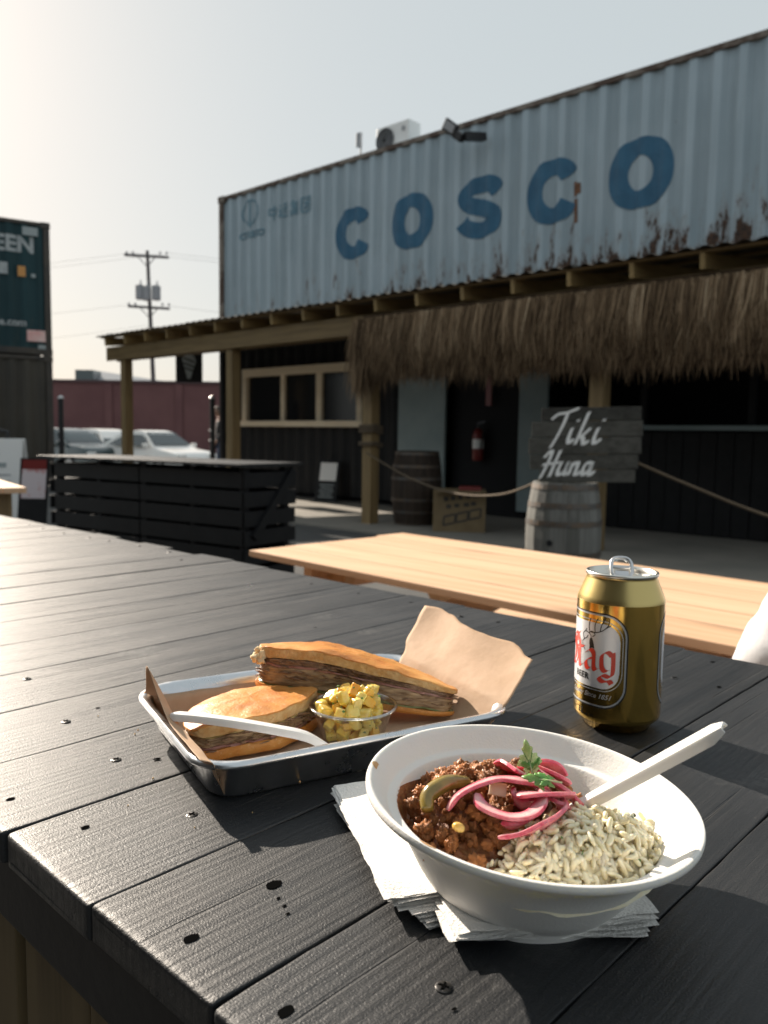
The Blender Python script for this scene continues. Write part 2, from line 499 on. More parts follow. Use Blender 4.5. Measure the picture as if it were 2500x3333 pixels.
# ================================================================ ground
def ground_z(x, y):
    t = min(max((-x - 15.5) / 5.0, 0), 1)
    return -0.34 * t * t * (3 - 2 * t)
xs = [-400, -120, -60, -30, -21, -20, -19, -18, -17, -16, -15, -10, 0, 40, 300]
ys = [-300, -40, 0, 5, 10, 20, 40, 100, 400]
g = MB()
g.add([(x, y, ground_z(x, y)) for x in xs for y in ys], [(i * len(ys) + j, (i + 1) * len(ys) + j, (i + 1) * len(ys) + j + 1, i * len(ys) + j + 1) for i in range(len(xs) - 1) for j in range(len(ys) - 1)])
tag(g.build('ground', MT['patio'], origin=(0, 0, 0)), 'dark worn asphalt yard floor', kind='structure')
mb = MB(); mb.box((-7.0, 8.05, 0.012), (14.6, 3.0, 0.024)); tag(mb.build('pavement', MT['slab']), 'pale concrete slab along the bar front', kind='structure')

# ================================================================ shipping containers
PITCH, CD = 0.278, 0.036
def corr(x):
    t = (x % PITCH) / PITCH
    if t < 0.26: return 0.0
    if t < 0.50: return CD * (t - 0.26) / 0.24
    if t < 0.76: return CD
    return CD * (1 - (t - 0.76) / 0.24)
def corr_breaks(x0, x1):
    out = [x0]; k = math.floor(x0 / PITCH)
    while k * PITCH < x1:
        for q in (0, 0.26, 0.50, 0.76):
            x = (k + q) * PITCH
            if x0 + 1e-4 < x < x1 - 1e-4: out.append(x)
        k += 1
    out.append(x1)
    return out
def corr_panel(mb, M, x0, x1, z0, z1, y=0.0, flip=1):
    bx_ = corr_breaks(x0, x1)
    vs = []
    for x in bx_:
        vs += [(x, y + flip * corr(x), z0), (x, y + flip * corr(x), z1)]
    fs = [(2 * i, 2 * i + 2, 2 * i + 3, 2 * i + 1) for i in range(len(bx_) - 1)]
    mb.add(vs, fs, M)

def container(root, M, L, H, W, wall, rail, parts_front='front_panel'):
    """local box 0..L, 0..W, 0..H; front at y=0"""
    p = 0.10
    o = Vector(M.translation)
    mb = MB(); corr_panel(mb, M, p, L - p, 0.12, H - 0.08, 0.018); mb.build(parts_front, wall, root, origin=o, clean=False)
    mb = MB(); corr_panel(mb, M, p, L - p, 0.12, H - 0.08, W - 0.018, -1); mb.build('back_panel', wall, root, origin=o, clean=False)
    for xx, nm in ((0.03, 'end_panel'), (L - 0.03, 'end_panel')):
        mb = MB(); mb.box((xx, W / 2, H / 2), (0.03, W - 0.2, H - 0.2), M); mb.build(nm, wall, root, origin=o)
    mb = MB(); mb.box((L / 2, W / 2, H - 0.03), (L - 0.08, W - 0.08, 0.03), M); mb.build('roof_panel', wall, root, origin=o)
    mb = MB(); mb.box((L / 2, W / 2, 0.10), (L - 0.08, W - 0.08, 0.03), M); mb.build('floor_panel', rail, root, origin=o)
    for yy in (0.03, W - 0.03):
        mb = MB(); mb.box((L / 2, yy, H - 0.045), (L - 0.3, 0.06, 0.07), M, 0.008); mb.build('top_rail', rail, root)
        mb = MB(); mb.box((L / 2, yy, 0.075), (L - 0.3, 0.06, 0.12), M, 0.008); mb.build('bottom_rail', rail, root)
    for xx in (0.06, L - 0.06):
        for yy in (0.06, W - 0.06):
            mb = MB(); mb.box((xx, yy, H / 2), (0.12, 0.12, H - 0.24), M, 0.01); mb.build('corner_post', rail, root)
            for zz in (0.06, H - 0.06):
                mb = MB(); mb.box((xx + (0.02 if xx < 1 else -0.02), yy, zz), (0.178, 0.15, 0.118), M, 0.008); mb.build('corner_casting', rail, root)

FY = 9.2                       # front plane of the bar building
CX0 = -13.03
# ---- the blue lettered container on top
top_c = thing('shipping_container', 'weathered pale blue shipping container lettered COSCO, stacked above the bar', 'container', (CX0, FY, 2.90))
Mc = Matrix.Translation((CX0, FY, 2.90))
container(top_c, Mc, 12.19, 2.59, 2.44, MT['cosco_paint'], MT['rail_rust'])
def on_cosco(x, z):            # world x,z on the corrugated face
    lx = x - CX0
    return (x, FY + 0.018 + corr(lx) - 0.009, z)
def letter_ring(name, x0, x1, z0, z1, gap=None, th=0.20, inner_w=0.33):
    mb = MB(); cx_, cz_ = (x0 + x1) / 2, (z0 + z1) / 2; a, b_ = (x1 - x0) / 2, (z1 - z0) / 2
    n = 72; prs = []
    for k in range(n + 1):
        if gap: t = math.radians(gap) + (2 * math.pi - 2 * math.radians(gap)) * k / n
        else: t = 2 * math.pi * k / n
        c_, s_ = math.cos(t), math.sin(t)
        q = 2.35
        sup = (abs(c_) ** q + abs(s_) ** q) ** (-1 / q)
        prs.append(((cx_ + a * sup * c_, cz_ + b_ * sup * s_), (cx_ + a * 0.38 * c_, cz_ + b_ * 0.50 * s_)))
    # fine cross strips so the paint follows the corrugation
    vs = []; fs = []; m_ = 7
    for (o_, i_) in prs:
        for j in range(m_):
            t = j / (m_ - 1)
            vs.append(on_cosco(o_[0] + (i_[0] - o_[0]) * t, o_[1] + (i_[1] - o_[1]) * t))
    for i in range(len(prs) - 1):
        for j in range(m_ - 1): fs.append((i * m_ + j, (i + 1) * m_ + j, (i + 1) * m_ + j + 1, i * m_ + j + 1))
    mb.add(vs, fs)
    return mb.build(name, MT['letter_blue'], top_c)
letter_ring('letter', -9.89, -9.11, 3.91, 4.71, gap=33)
letter_ring('letter', -8.68, -7.88, 3.90, 4.70)
letter_ring('letter', -6.26, -5.49, 3.88, 4.69, gap=31)
letter_ring('letter', -5.10, -4.28, 3.87, 4.69)
mb = MB()
S_ = catmull([(0.93, 0.72), (0.80, 0.84), (0.50, 0.875), (0.20, 0.80), (0.145, 0.66), (0.30, 0.55), (0.60, 0.47), (0.83, 0.36), (0.86, 0.23), (0.68, 0.125), (0.42, 0.12), (0.20, 0.19), (0.08, 0.30)], 7)
prs = ribbon([(-7.39 + 0.70 * x, 3.885 + 0.805 * y) for x, y in S_], 0.225)
vs = []; fs = []
for o_, i_ in prs:
    for j in range(7): vs.append(on_cosco(o_[0] + (i_[0] - o_[0]) * j / 6, o_[1] + (i_[1] - o_[1]) * j / 6))
for i in range(len(prs) - 1):
    for j in range(6): fs.append((i * 7 + j, (i + 1) * 7 + j, (i + 1) * 7 + j + 1, i * 7 + j + 1))
mb.add(vs, fs); mb.build('letter', MT['letter_blue'], top_c)
# faded emblem and four characters
def paint_strokes(name, strokes, x0, z0, s, w, m, parent=top_c, fmap=on_cosco):
    mb = MB()
    for st in strokes:
        pts = []
        for (ax, az), (bx_, bz) in zip(st[:-1], st[1:]):
            nseg = max(2, int(math.hypot(bx_ - ax, bz - az) * s / 0.03))
            pts += [(ax + (bx_ - ax) * k / nseg, az + (bz - az) * k / nseg) for k in range(nseg)]
        pts.append(st[-1])
        strips(mb, ribbon([(x0 + s * a, z0 + s * b_) for a, b_ in pts], w), fmap)
    return mb.build(name, m, parent)
zhong = [[(0.5, 1), (0.5, 0)], [(0.1, 0.75), (0.9, 0.75), (0.9, 0.4), (0.1, 0.4), (0.1, 0.75)]]
yuan = [[(0.35, 0.9), (0.9, 0.9)], [(0.3, 0.65), (0.98, 0.65)], [(0.52, 0.65), (0.4, 0.25)], [(0.72, 0.65), (0.72, 0.3), (0.95, 0.3)], [(0.1, 0.9), (0.18, 0.78)], [(0.05, 0.55), (0.2, 0.55), (0.16, 0.2), (0.02, 0.08)], [(0.16, 0.14), (0.98, 0.05)]]
ji = [[(0.3, 1), (0.12, 0.7)], [(0.25, 0.9), (0.25, 0.42)], [(0.25, 0.82), (0.9, 0.82)], [(0.25, 0.68), (0.85, 0.68)], [(0.25, 0.55), (0.85, 0.55)], [(0.22, 0.43), (0.92, 0.43)], [(0.55, 0.85), (0.55, 0.43)], [(0.05, 0.27), (0.95, 0.27)], [(0.5, 0.4), (0.5, 0)], [(0.48, 0.25), (0.08, 0.02)], [(0.52, 0.25), (0.92, 0.02)]]
tuan = [[(0.08, 0.95), (0.92, 0.95), (0.92, 0.03), (0.08, 0.03), (0.08, 0.95)], [(0.22, 0.65), (0.8, 0.65)], [(0.58, 0.85), (0.58, 0.25), (0.45, 0.2)], [(0.55, 0.62), (0.25, 0.25)]]
for i, ch in enumerate((zhong, yuan, ji, tuan)):
    paint_strokes('painted_character', ch, -11.60 + 0.285 * i, 4.83, 0.25, 0.034, MT['letter_blue_faded'])
ring = [(0.5 + 0.42 * math.cos(math.radians(a)), 0.62 + 0.38 * math.sin(math.radians(a))) for a in range(-40, 221, 20)]
paint_strokes('painted_emblem', [ring, [(0.5, 0.95), (0.5, 0.15)], [(0.28, 0.42), (0.5, 0.2), (0.72, 0.42)]], -12.40, 4.72, 0.56, 0.035, MT['letter_blue_faded'])
mb = MB(); vs, fs = text_geo('COSCO', 0.155, 'LEFT', 0.25, 0.008)
mb.add([on_cosco(-12.43 + x * 1.25, 4.63 + z) for x, z in vs], fs); mb.build('painted_name', MT['letter_blue_faded'], top_c)
pmat('rust', (0.20, 0.095, 0.05), (0.09, 0.045, 0.028), scale=14, rough=0.9)
paint_strokes('rust_patch', [[(0.0, 0.30), (0.02, 0.0)], [(0.09, 0.26), (0.10, 0.05)], [(0.03, -0.05), (0.05, -0.55)]], -5.55, 4.16, 0.6, 0.055, MT['rust'])
top_c.rotation_euler = (0, 0, R(0.8))
# rust patch beside the second C and along the top rail
# ---- what stands on its roof and hangs on its edge
ac = thing('air_conditioner', 'white outdoor air conditioning unit on the roof of the blue container', 'air conditioner', (-8.9, 9.62, 5.50))
AX, AY, AZ = -8.86, 9.60, 5.66
mb = MB(); mb.box((AX, AY, AZ), (0.68, 0.28, 0.44), ch=0.02); mb.build('housing', MT['white_paint'], ac)
mb = MB(); mb.tube([(AX - 0.14, AY - 0.152, AZ), (AX - 0.14, AY - 0.160, AZ)], 0.185, 28); mb.build('fan_opening', MT['interior_dark'], ac)
for rr in (0.05, 0.09, 0.13, 0.175):
    mb = MB(); mb.tube([(AX - 0.14 + rr * math.cos(a * math.pi / 14), AY - 0.166, AZ + rr * math.sin(a * math.pi / 14)) for a in range(29)], 0.005, 5); mb.build('fan_guard', MT['roof_grey'], ac)
mb = MB(); mb.tube([(AX + 0.24, AY - 0.151, AZ + 0.1), (AX + 0.24, AY - 0.156, AZ + 0.1)], 0.035, 16); mb.build('badge', MT['roof_grey'], ac)
for xx in (AX - 0.3, AX + 0.3):
    mb = MB(); mb.box((xx, AY, AZ - 0.245), (0.06, 0.30, 0.03)); mb.build('foot', MT['dark_steel'], ac)
mst = thing('antenna_mast', 'thin mast with a small grey box antenna left of the air conditioner', 'antenna', (-9.58, 9.5, 5.50))
mb = MB(); mb.tube([(-9.58, 9.5, 5.44), (-9.58, 9.5, 5.76)], 0.012, 8); mb.build('pole', MT['dark_steel'], mst)
mb = MB(); mb.box((-9.62, 9.5, 5.82), (0.10, 0.05, 0.22), ch=0.01); mb.build('antenna_box', MT['transformer_grey'], mst)
fl = thing('floodlight', 'black floodlight bracketed to the top edge of the blue container', 'floodlight', (-6.95, 9.17, 5.3))
Mf = frame((-7.17, 8.80, 5.24), rz=R(8), rx=R(12), ry=R(38)) @ Matrix.Scale(0.8, 4)
mb = MB(); mb.box((0, 0, 0), (0.30, 0.06, 0.20), Mf, 0.012); mb.build('lamp_body', MT['black_metal'], fl)
mb = MB(); mb.box((-0.01, -0.033, 0.01), (0.22, 0.008, 0.13), Mf); mb.build('lamp_glass', MT['transformer_grey'], fl)
mb = MB(); mb.box((0.20, 0.04, -0.04), (0.20, 0.12, 0.14), Mf, 0.02); mb.build('driver_box', MT['black_metal'], fl)
mb = MB(); mb.bar((-6.98, 8.86, 5.10), (-6.90, 9.2, 5.16), 0.10, 0.10); mb.build('bracket', MT['black_metal'], fl)

# ---- the black ground floor container that houses the bar
low_c = thing('bar_container', 'black painted ground floor container bar under the blue container', 'container', (CX0, FY, 0))
Ml = Matrix.Translation((CX0, FY, 0))
mb = MB(); corr_panel(mb, Ml, 0.1, 4.63, 0.10, 2.84, 0.018); mb.build('front_panel', MT['black_paint'], low_c, clean=False)
mb = MB(); mb.box((0.02, 1.22, 1.45), (0.04, 2.4, 2.88), Ml); mb.build('end_panel', MT['black_paint'], low_c)
mb = MB(); mb.box((12.17, 1.22, 1.45), (0.04, 2.4, 2.88), Ml); mb.build('end_panel', MT['black_paint'], low_c)
mb = MB(); mb.box((6.1, 2.42, 1.45), (12.1, 0.04, 2.88), Ml); mb.build('back_panel', MT['interior_dark'], low_c)
mb = MB(); mb.box((6.1, 1.22, 2.87), (12.18, 2.44, 0.05), Ml); mb.build('roof_panel', MT['black_paint'], low_c)
mb = MB(); mb.box((6.1, 1.22, 0.03), (12.1, 2.36, 0.05), Ml); mb.build('floor_panel', MT['interior_dark'], low_c)
for xx in (0.06,):
    mb = MB(); mb.box((xx, 0.06, 1.45), (0.12, 0.12, 2.86), Ml, 0.01); mb.build('corner_post', MT['black_paint'], low_c)
mb = MB(); mb.box((6.1, 0.02, 2.75), (12.0, 0.06, 0.26), Ml); mb.build('header_beam', MT['black_paint'], low_c)
# pale door wall panels either side of the dark doorway
for (xa, xb) in ((-8.40, -7.49), (-6.21, -5.78)):
    mb = MB(); mb.box(((xa + xb) / 2, FY + 0.03, 1.36), (xb - xa, 0.05, 2.48)); mb.build('pale_wall_panel', MT['white_panel'], low_c)
# dark doorway leaf
mb = MB(); mb.box((-6.85, FY + 0.22, 1.2), (1.27, 0.05, 2.3)); mb.build('doorway_leaf', MT['interior_dark'], low_c)
# right hand bar front: dark vertical boards and a pale counter ledge
xx = -5.70
while xx < -0.9:
    mb = MB(); mb.box((xx + 0.095, FY + 0.04 + random.uniform(-0.008, 0.008), 0.62), (0.185, 0.03, 1.16)); mb.build('board', MT['black_paint'], low_c)
    xx += 0.195
mb = MB(); mb.box((-2.65, FY - 0.03, 1.255), (3.55, 0.16, 0.055), ch=0.006); mb.build('counter_ledge', MT['white_panel'], low_c)
for xx in (-4.45, -3.2, -1.2):
    mb = MB(); mb.box((xx, FY + 0.04, 1.95), (0.07, 0.07, 1.34)); mb.build('mullion', MT['black_paint'], low_c)

# ---- serving window
win = thing('window', 'three pane window with pale wood frame in the black bar wall', 'window', (-10.7, FY, 1.2))
def wbar(name, x0, x1, z0, z1, d=0.10):
    mb = MB(); mb.box(((x0 + x1) / 2, FY - d / 2 + 0.01, (z0 + z1) / 2), (x1 - x0, d, z1 - z0), ch=0.006); return mb.build(name, MT['window_wood'], win)
wbar('frame_head', -12.20, -9.10, 2.13, 2.27); wbar('frame_side', -12.20, -12.07, 1.34, 2.128); wbar('frame_side', -9.22, -9.10, 1.34, 2.128)
wbar('sill', -12.26, -9.04, 1.24, 1.338, 0.16); wbar('mullion', -11.12, -11.02, 1.34, 2.128, 0.08); wbar('mullion', -10.20, -10.06, 1.34, 2.128, 0.08)
for x0, x1 in ((-12.07, -11.12), (-11.02, -10.20), (-10.06, -9.22)):
    mb = MB(); mb.box(((x0 + x1) / 2, FY - 0.012, 1.735), (x1 - x0 - 0.002, 0.012, 0.786)); mb.build('pane', MT['glass_dark'], win)

# ================================================================ pergola
perg = thing('pergola', 'timber lean-to pergola with corrugated roof along the bar front', 'pergola', (-7.2, 7.2, 0))
PY = 7.2
for xx in (-12.90, -9.85, -7.02, -3.93, -0.9):
    mb = MB(); mb.box((xx, PY, 1.165), (0.15, 0.15, 2.33), ch=0.008); mb.build('post', MT['treated_pine'], perg)
for yy in (PY - 0.095, PY + 0.095):
    mb = MB(); mb.box((-6.95, yy, 2.445), (12.85, 0.04, 0.23), ch=0.004); mb.build('beam', MT['treated_pine_x'], perg)
RS = math.atan2(0.26, 2.2)
k = 0
xx = -13.12
while xx < -0.6:
    mb = MB(); mb.bar((xx, 6.93, 2.625), (xx, 9.18, 2.625 + 2.25 * math.tan(RS)), 0.045, 0.135, ch=0.003); mb.build('rafter', MT['treated_pine_y'], perg)
    xx += 0.64
for j, yy in enumerate((6.98, 7.7, 8.4, 9.1)):
    mb = MB(); mb.box((-6.9, yy, 2.702 + (yy - 6.93) * math.tan(RS)), (12.8, 0.09, 0.02)); mb.build('purlin', MT['treated_pine_x'], perg)
x0 = -13.34; k = 0
pmat('roof_sheet', (0.10, 0.085, 0.06), (0.07, 0.06, 0.045), scale=3, rough=0.6)
while x0 < -0.5:
    mb = MB(); n = 40; vs = []; fs = []
    for i in range(n + 1):
        x = x0 + 0.96 * i / n
        h = 0.012 * math.sin(2 * math.pi * x / 0.16) + (0.006 if k % 2 else 0.0)
        vs += [(x, 6.86, 2.729 + h - 0.008), (x, 9.19, 2.729 + h - 0.008 + 2.33 * math.tan(RS))]
    fs = [(2 * i, 2 * i + 2, 2 * i + 3, 2 * i + 1) for i in range(n)]
    mb.add(vs, fs); mb.build('roof_sheet', MT['roof_sheet'], perg, smooth=60, clean=False)
    x0 += 0.92; k += 1

# ---- palm thatch fringe (uncountable strands)
def thatch_mat():
    m, nt, b = base_mat('thatch')
    at = nd(nt, 'ShaderNodeAttribute', attribute_name='shade')
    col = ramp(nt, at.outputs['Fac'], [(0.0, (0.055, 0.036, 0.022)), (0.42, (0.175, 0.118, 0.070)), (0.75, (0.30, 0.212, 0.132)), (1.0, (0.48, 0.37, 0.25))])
    nt.links.new(col, b.inputs['Base Color']); b.inputs['Roughness'].default_value = 0.85; b.inputs['Specular IOR Level'].default_value = 0.15
    return m
thatch_mat()
vs = []; fs = []; shade = []
def strand(x, y, z, L, w, lean, tilt, sh):
    n = len(vs); segs = 3
    a = random.uniform(-0.6, 0.6)
    ca, sa = math.cos(a) * w / 2, math.sin(a) * w / 2
    for i in range(segs + 1):
        t = i / segs
        cx_ = x + lean * t * t; cy_ = y - tilt * math.sin(t * 1.5); cz_ = z - L * t
        ww = 1.0 if t < 0.5 else 1.0 - 1.6 * (t - 0.5)
        vs.append((cx_ - ca * ww, cy_ - sa * ww, cz_)); vs.append((cx_ + ca * ww, cy_ + sa * ww, cz_))
        shade.extend([sh, sh])
    for i in range(segs): fs.append((n + 2 * i, n + 2 * i + 1, n + 2 * i + 3, n + 2 * i + 2))
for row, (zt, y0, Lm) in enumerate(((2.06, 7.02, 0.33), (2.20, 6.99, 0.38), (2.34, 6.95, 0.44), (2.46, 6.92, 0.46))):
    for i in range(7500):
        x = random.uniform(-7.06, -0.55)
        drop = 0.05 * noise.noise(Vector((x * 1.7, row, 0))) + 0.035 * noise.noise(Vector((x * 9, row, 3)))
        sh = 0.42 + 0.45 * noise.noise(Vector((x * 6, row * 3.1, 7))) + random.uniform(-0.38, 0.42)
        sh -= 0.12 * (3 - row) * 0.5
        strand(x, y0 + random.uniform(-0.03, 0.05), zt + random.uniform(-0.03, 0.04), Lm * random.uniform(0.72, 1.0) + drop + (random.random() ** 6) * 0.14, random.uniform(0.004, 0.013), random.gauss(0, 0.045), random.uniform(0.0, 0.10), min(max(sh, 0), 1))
for i in range(700):        # thick left end that wraps the post and hangs lower
    x = random.gauss(-6.95, 0.08); zt = random.uniform(1.95, 2.46)
    strand(x, 6.93 + random.uniform(-0.05, 0.2), zt, random.uniform(0.36, 0.52), random.uniform(0.006, 0.014), random.gauss(0.0, 0.03), random.uniform(0.0, 0.08), random.random() * 0.8)
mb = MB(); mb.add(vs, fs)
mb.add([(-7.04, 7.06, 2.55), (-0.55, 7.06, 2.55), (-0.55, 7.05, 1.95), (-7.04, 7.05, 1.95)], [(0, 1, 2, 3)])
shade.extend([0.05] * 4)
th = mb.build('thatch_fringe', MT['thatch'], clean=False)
at = th.data.attributes.new('shade', 'FLOAT', 'POINT'); at.data.foreach_set('value', shade)
tag(th, 'shaggy brown palm thatch fringe hanging from the pergola beam', 'thatch', kind='stuff')
# ================================================================ stacked containers on the left
g_ang = math.atan2(-0.97, -0.26)       # long face runs back towards the camera side
def left_stack(z0, wall, label, H=2.59):
    # local x runs along the visible face from far corner towards the left of frame; front (y=0) faces the patio
    ox, oy = -16.2, 7.42
    dx = Vector((-0.26, -0.966, 0)).normalized()
    far = Vector((ox, oy, z0)); near = far + dx * 6.06
    root = thing('shipping_container', label, 'container', near)
    # local +x = near -> far, local +y = away from patio
    X = -dx; Z = Vector((0, 0, 1)); Yv = Z.cross(X)
    Mx = Matrix((X, Yv, Z)).transposed().to_4x4(); Mx.translation = near
    container(root, Mx, 6.06, H, 2.44, wall, MT['rail_dark'])
    return root, Mx
pmat('rail_dark', (0.045, 0.042, 0.04), (0.07, 0.06, 0.05), scale=5, rough=0.8)
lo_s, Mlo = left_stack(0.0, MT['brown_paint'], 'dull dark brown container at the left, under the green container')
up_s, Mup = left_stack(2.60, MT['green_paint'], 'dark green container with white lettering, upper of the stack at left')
def on_green(x, z): return Mup @ Vector((x, 0.018 + corr(x) - 0.009, z))
def green_text(s, size, xr, z, bold, m, name):
    v_, f_ = text_geo(s, size, 'RIGHT', 0, bold)
    bm = bmesh.new()
    for x, y in v_: bm.verts.new((x, y, 0))
    bm.verts.ensure_lookup_table()
    for q in f_:
        try: bm.faces.new([bm.verts[i] for i in q])
        except ValueError: pass
    bmesh.ops.triangulate(bm, faces=list(bm.faces))
    for it in range(3):
        le = [e for e in bm.edges if e.calc_length() > 0.06]
        if not le: break
        bmesh.ops.subdivide_edges(bm, edges=le, cuts=1)
        bmesh.ops.triangulate(bm, faces=list(bm.faces))
    bm.verts.index_update()
    mb = MB(); mb.add([on_green(xr + v.co.x, z + v.co.y) for v in bm.verts], [tuple(v.index for v in f.verts) for f in bm.faces]); bm.free()
    return mb.build(name, m, up_s, clean=False)
pmat('decal_grey', (0.30, 0.34, 0.35), rough=0.6); pmat('faded_white', (0.40, 0.43, 0.44), (0.30, 0.33, 0.34), scale=9, rough=0.7); pmat('decal_orange', (0.55, 0.27, 0.08), rough=0.6); pmat('decal_pink', (0.70, 0.38, 0.36), (0.75, 0.55, 0.52), scale=8, rough=0.6)
green_text('EVERGREEN', 0.42, 5.78, 1.98, 0.016, MT['faded_white'], 'painted_name')
green_text('evergreen-line.com', 0.20, 5.60, 0.55, 0.006, MT['faded_white'], 'painted_address')
def decal(x, z, w, h, m):
    mb = MB(); mb.add([Mup @ Vector((x + a * w, -0.004, z + b_ * h)) for a, b_ in ((0, 0), (1, 0), (1, 1), (0, 1))], [(0, 1, 2, 3)]); return mb.build('decal', m, up_s)
decal(5.56, 2.30, 0.28, 0.16, MT['decal_grey']); decal(5.10, 1.52, 0.18, 0.22, MT['faded_white']); decal(5.46, 1.50, 0.14, 0.20, MT['decal_orange']); decal(5.70, 1.50, 0.08, 0.07, MT['decal_grey'])
decal(5.60, 0.26, 0.34, 0.22, MT['decal_pink']); decal(5.80, 0.12, 0.14, 0.08, MT['decal_grey'])

# ================================================================ street behind: brick building, roofs, pole, wires
def dirpt(px, d):      # point on the ground at image column px (0..1) and depth d, used for the far street only
    fx = Vector((-0.6854, 0.7281, 0)); rx = Vector((0.7281, 0.6854, 0))
    return fx * d + rx * ((px - 0.5) * 2500 / 2640 * d)
ZS = -0.34
rxv = Vector((0.7281, 0.6854, 0)); fxv = Vector((-0.6854, 0.7281, 0))
bb = thing('brick_building', 'low dark red painted brick building across the street', 'building', dirpt(0.17, 40) + Vector((0, 0, ZS)), math.atan2(rxv.y, rxv.x))
Mb = Matrix.Translation(dirpt(0.17, 40) + Vector((0, 0, ZS))) @ Matrix.Rotation(math.atan2(rxv.y, rxv.x), 4, 'Z')
mb = MB(); mb.box((-2.2, 4, 1.90), (14.6, 8, 3.80), Mb); mb.build('wall', MT['brick_painted'], bb)
mb = MB(); mb.box((-2.2, 4, 3.86), (14.8, 8.2, 0.12), Mb); mb.build('coping', MT['mauve_wall'], bb)
for xx in (-8.2, -4.6, -1.05, 2.4):
    mb = MB(); mb.box((xx, -0.04, 1.90), (0.35, 0.08, 3.72), Mb); mb.build('pilaster', MT['brick_painted'], bb)
mw = thing('annex_building', 'taller mauve painted annex at the right of the brick building', 'building', Mb @ Vector((8.2, -0.6, 0)), math.atan2(rxv.y, rxv.x))
mb = MB(); mb.box((8.3, 3.4, 2.25), (6.2, 8, 4.5), Mb); mb.build('wall', MT['mauve_wall'], mw)
mb = MB(); mb.box((8.3, 3.4, 4.55), (6.4, 8.2, 0.10), Mb); mb.build('coping', MT['mauve_wall'], mw)
mb = MB(); mb.tube([Mb @ Vector((5.5, -0.72, 0.1)), Mb @ Vector((5.5, -0.72, 4.3))], 0.10, 8); mb.build('downpipe', MT['transformer_grey'], mw)
mb = MB(); mb.box((5.75, -0.68, 1.15), (0.35, 0.12, 0.55), Mb); mb.build('meter_box', MT['roof_grey'], mw)
mb = MB(); mb.box((8.6, -0.62, 1.1), (1.1, 0.06, 2.2), Mb); mb.build('door', MT['brick_painted'], mw)
ck = thing('roof_house', 'small grey gabled roof peeking over the brick building', 'building', dirpt(0.125, 58) + Vector((0, 0, ZS)), math.atan2(rxv.y, rxv.x))
Mk = Matrix.Translation(dirpt(0.125, 58) + Vector((0, 0, ZS))) @ Matrix.Rotation(math.atan2(rxv.y, rxv.x), 4, 'Z')
mb = MB(); mb.box((2.2, 3, 2.35), (7.6, 6, 4.7), Mk); mb.build('wall', MT['roof_grey'], ck)
mb = MB(); mb.add([Mk @ Vector(p) for p in ((-1.6, -0.2, 4.7), (6.2, -0.2, 4.7), (6.2, 6.2, 4.7), (-1.6, 6.2, 4.7), (-1.0, 3, 5.9), (5.6, 3, 5.0))], [(0, 1, 5, 4), (1, 2, 5), (2, 3, 4, 5), (3, 0, 4), (3, 2, 1, 0)]); mb.build('roof', MT['roof_grey'], ck)
mb = MB(); mb.box((-0.9, 1.2, 5.2), (1.3, 1.6, 1.1), Mk); mb.build('dormer', MT['car_teal'], ck)

pole = thing('utility_pole', 'wooden utility pole with two crossarms and transformers behind the bar', 'utility pole', (-40.25, 24.2, ZS))
pt, pb = Vector((-41.2, 24.35, 11.05)), Vector((-40.2, 24.2, ZS))
ax = (pt - pb).normalized()
mb = MB(); mb.tube([pb, pt], [0.15, 0.09], 10); mb.build('pole_shaft', MT['pole_wood'], pole)
def pole_at(z): return pb + ax * ((z - ZS) / ax.z)
for z, hl in ((10.75, 1.22), (7.95, 1.15)):
    c_ = pole_at(z) - fxv * 0.18
    mb = MB(); mb.bar(c_ - rxv * hl - Vector((0, 0, -0.02)), c_ + rxv * hl + Vector((0, 0, -0.08)), 0.11, 0.13); mb.build('crossarm', MT['pole_wood'], pole)
    for s_ in (-1, 1):
        mb = MB(); mb.bar(c_ + rxv * 0.55 * s_, pole_at(z - 0.6) - fxv * 0.15, 0.04, 0.04); mb.build('brace', MT['pole_wood'], pole)
    for q in (-1.1, -0.75, 0.75, 1.1):
        if abs(q) < hl:
            mb = MB(); mb.tube([c_ + rxv * q + Vector((0, 0, 0.06)), c_ + rxv * q + Vector((0, 0, 0.12)), c_ + rxv * q + Vector((0, 0, 0.22))], [0.03, 0.07, 0.04], 8); mb.build('insulator', MT['transformer_grey'], pole)
for q, z in ((-0.42, 8.75), (0.48, 8.72), (-0.05, 8.7)):
    c_ = pole_at(z) + rxv * q - fxv * 0.32
    mb = MB(); mb.tube([c_ - Vector((0, 0, 0.42)), c_ - Vector((0, 0, 0.40)), c_ + Vector((0, 0, 0.33)), c_ + Vector((0, 0, 0.40))], [0.2, 0.24, 0.24, 0.1], 14); tr = mb.build('transformer', MT['transformer_grey'], pole, smooth=40)
    mb = MB(); mb.tube([c_ + Vector((0.1, 0, 0.38)), c_ + Vector((0.1, 0, 0.62))], [0.05, 0.03], 8); mb.build('bushing', MT['transformer_grey'], tr)
lc = pole_at(5.9)
mb = MB(); mb.tube([lc, lc - rxv * 0.9 + Vector((0, 0, 0.35)), lc - rxv * 2.0 + Vector((0, 0, 0.5))], 0.045, 8); mb.build('lamp_arm', MT['transformer_grey'], pole)
mb = MB(); mb.box(lc - rxv * 2.25 + Vector((0, 0, 0.5)), (0.6, 0.25, 0.12)); mb.build('lamp_head', MT['transformer_grey'], pole)
def wire(a, b, sag, r=0.012):
    a, b = Vector(a), Vector(b); pts = []
    for i in range(17):
        t = i / 16; p = a.lerp(b, t); p.z -= sag * 4 * t * (1 - t); pts.append(p)
    return MB().tube(pts, r, 5)
wi = 0
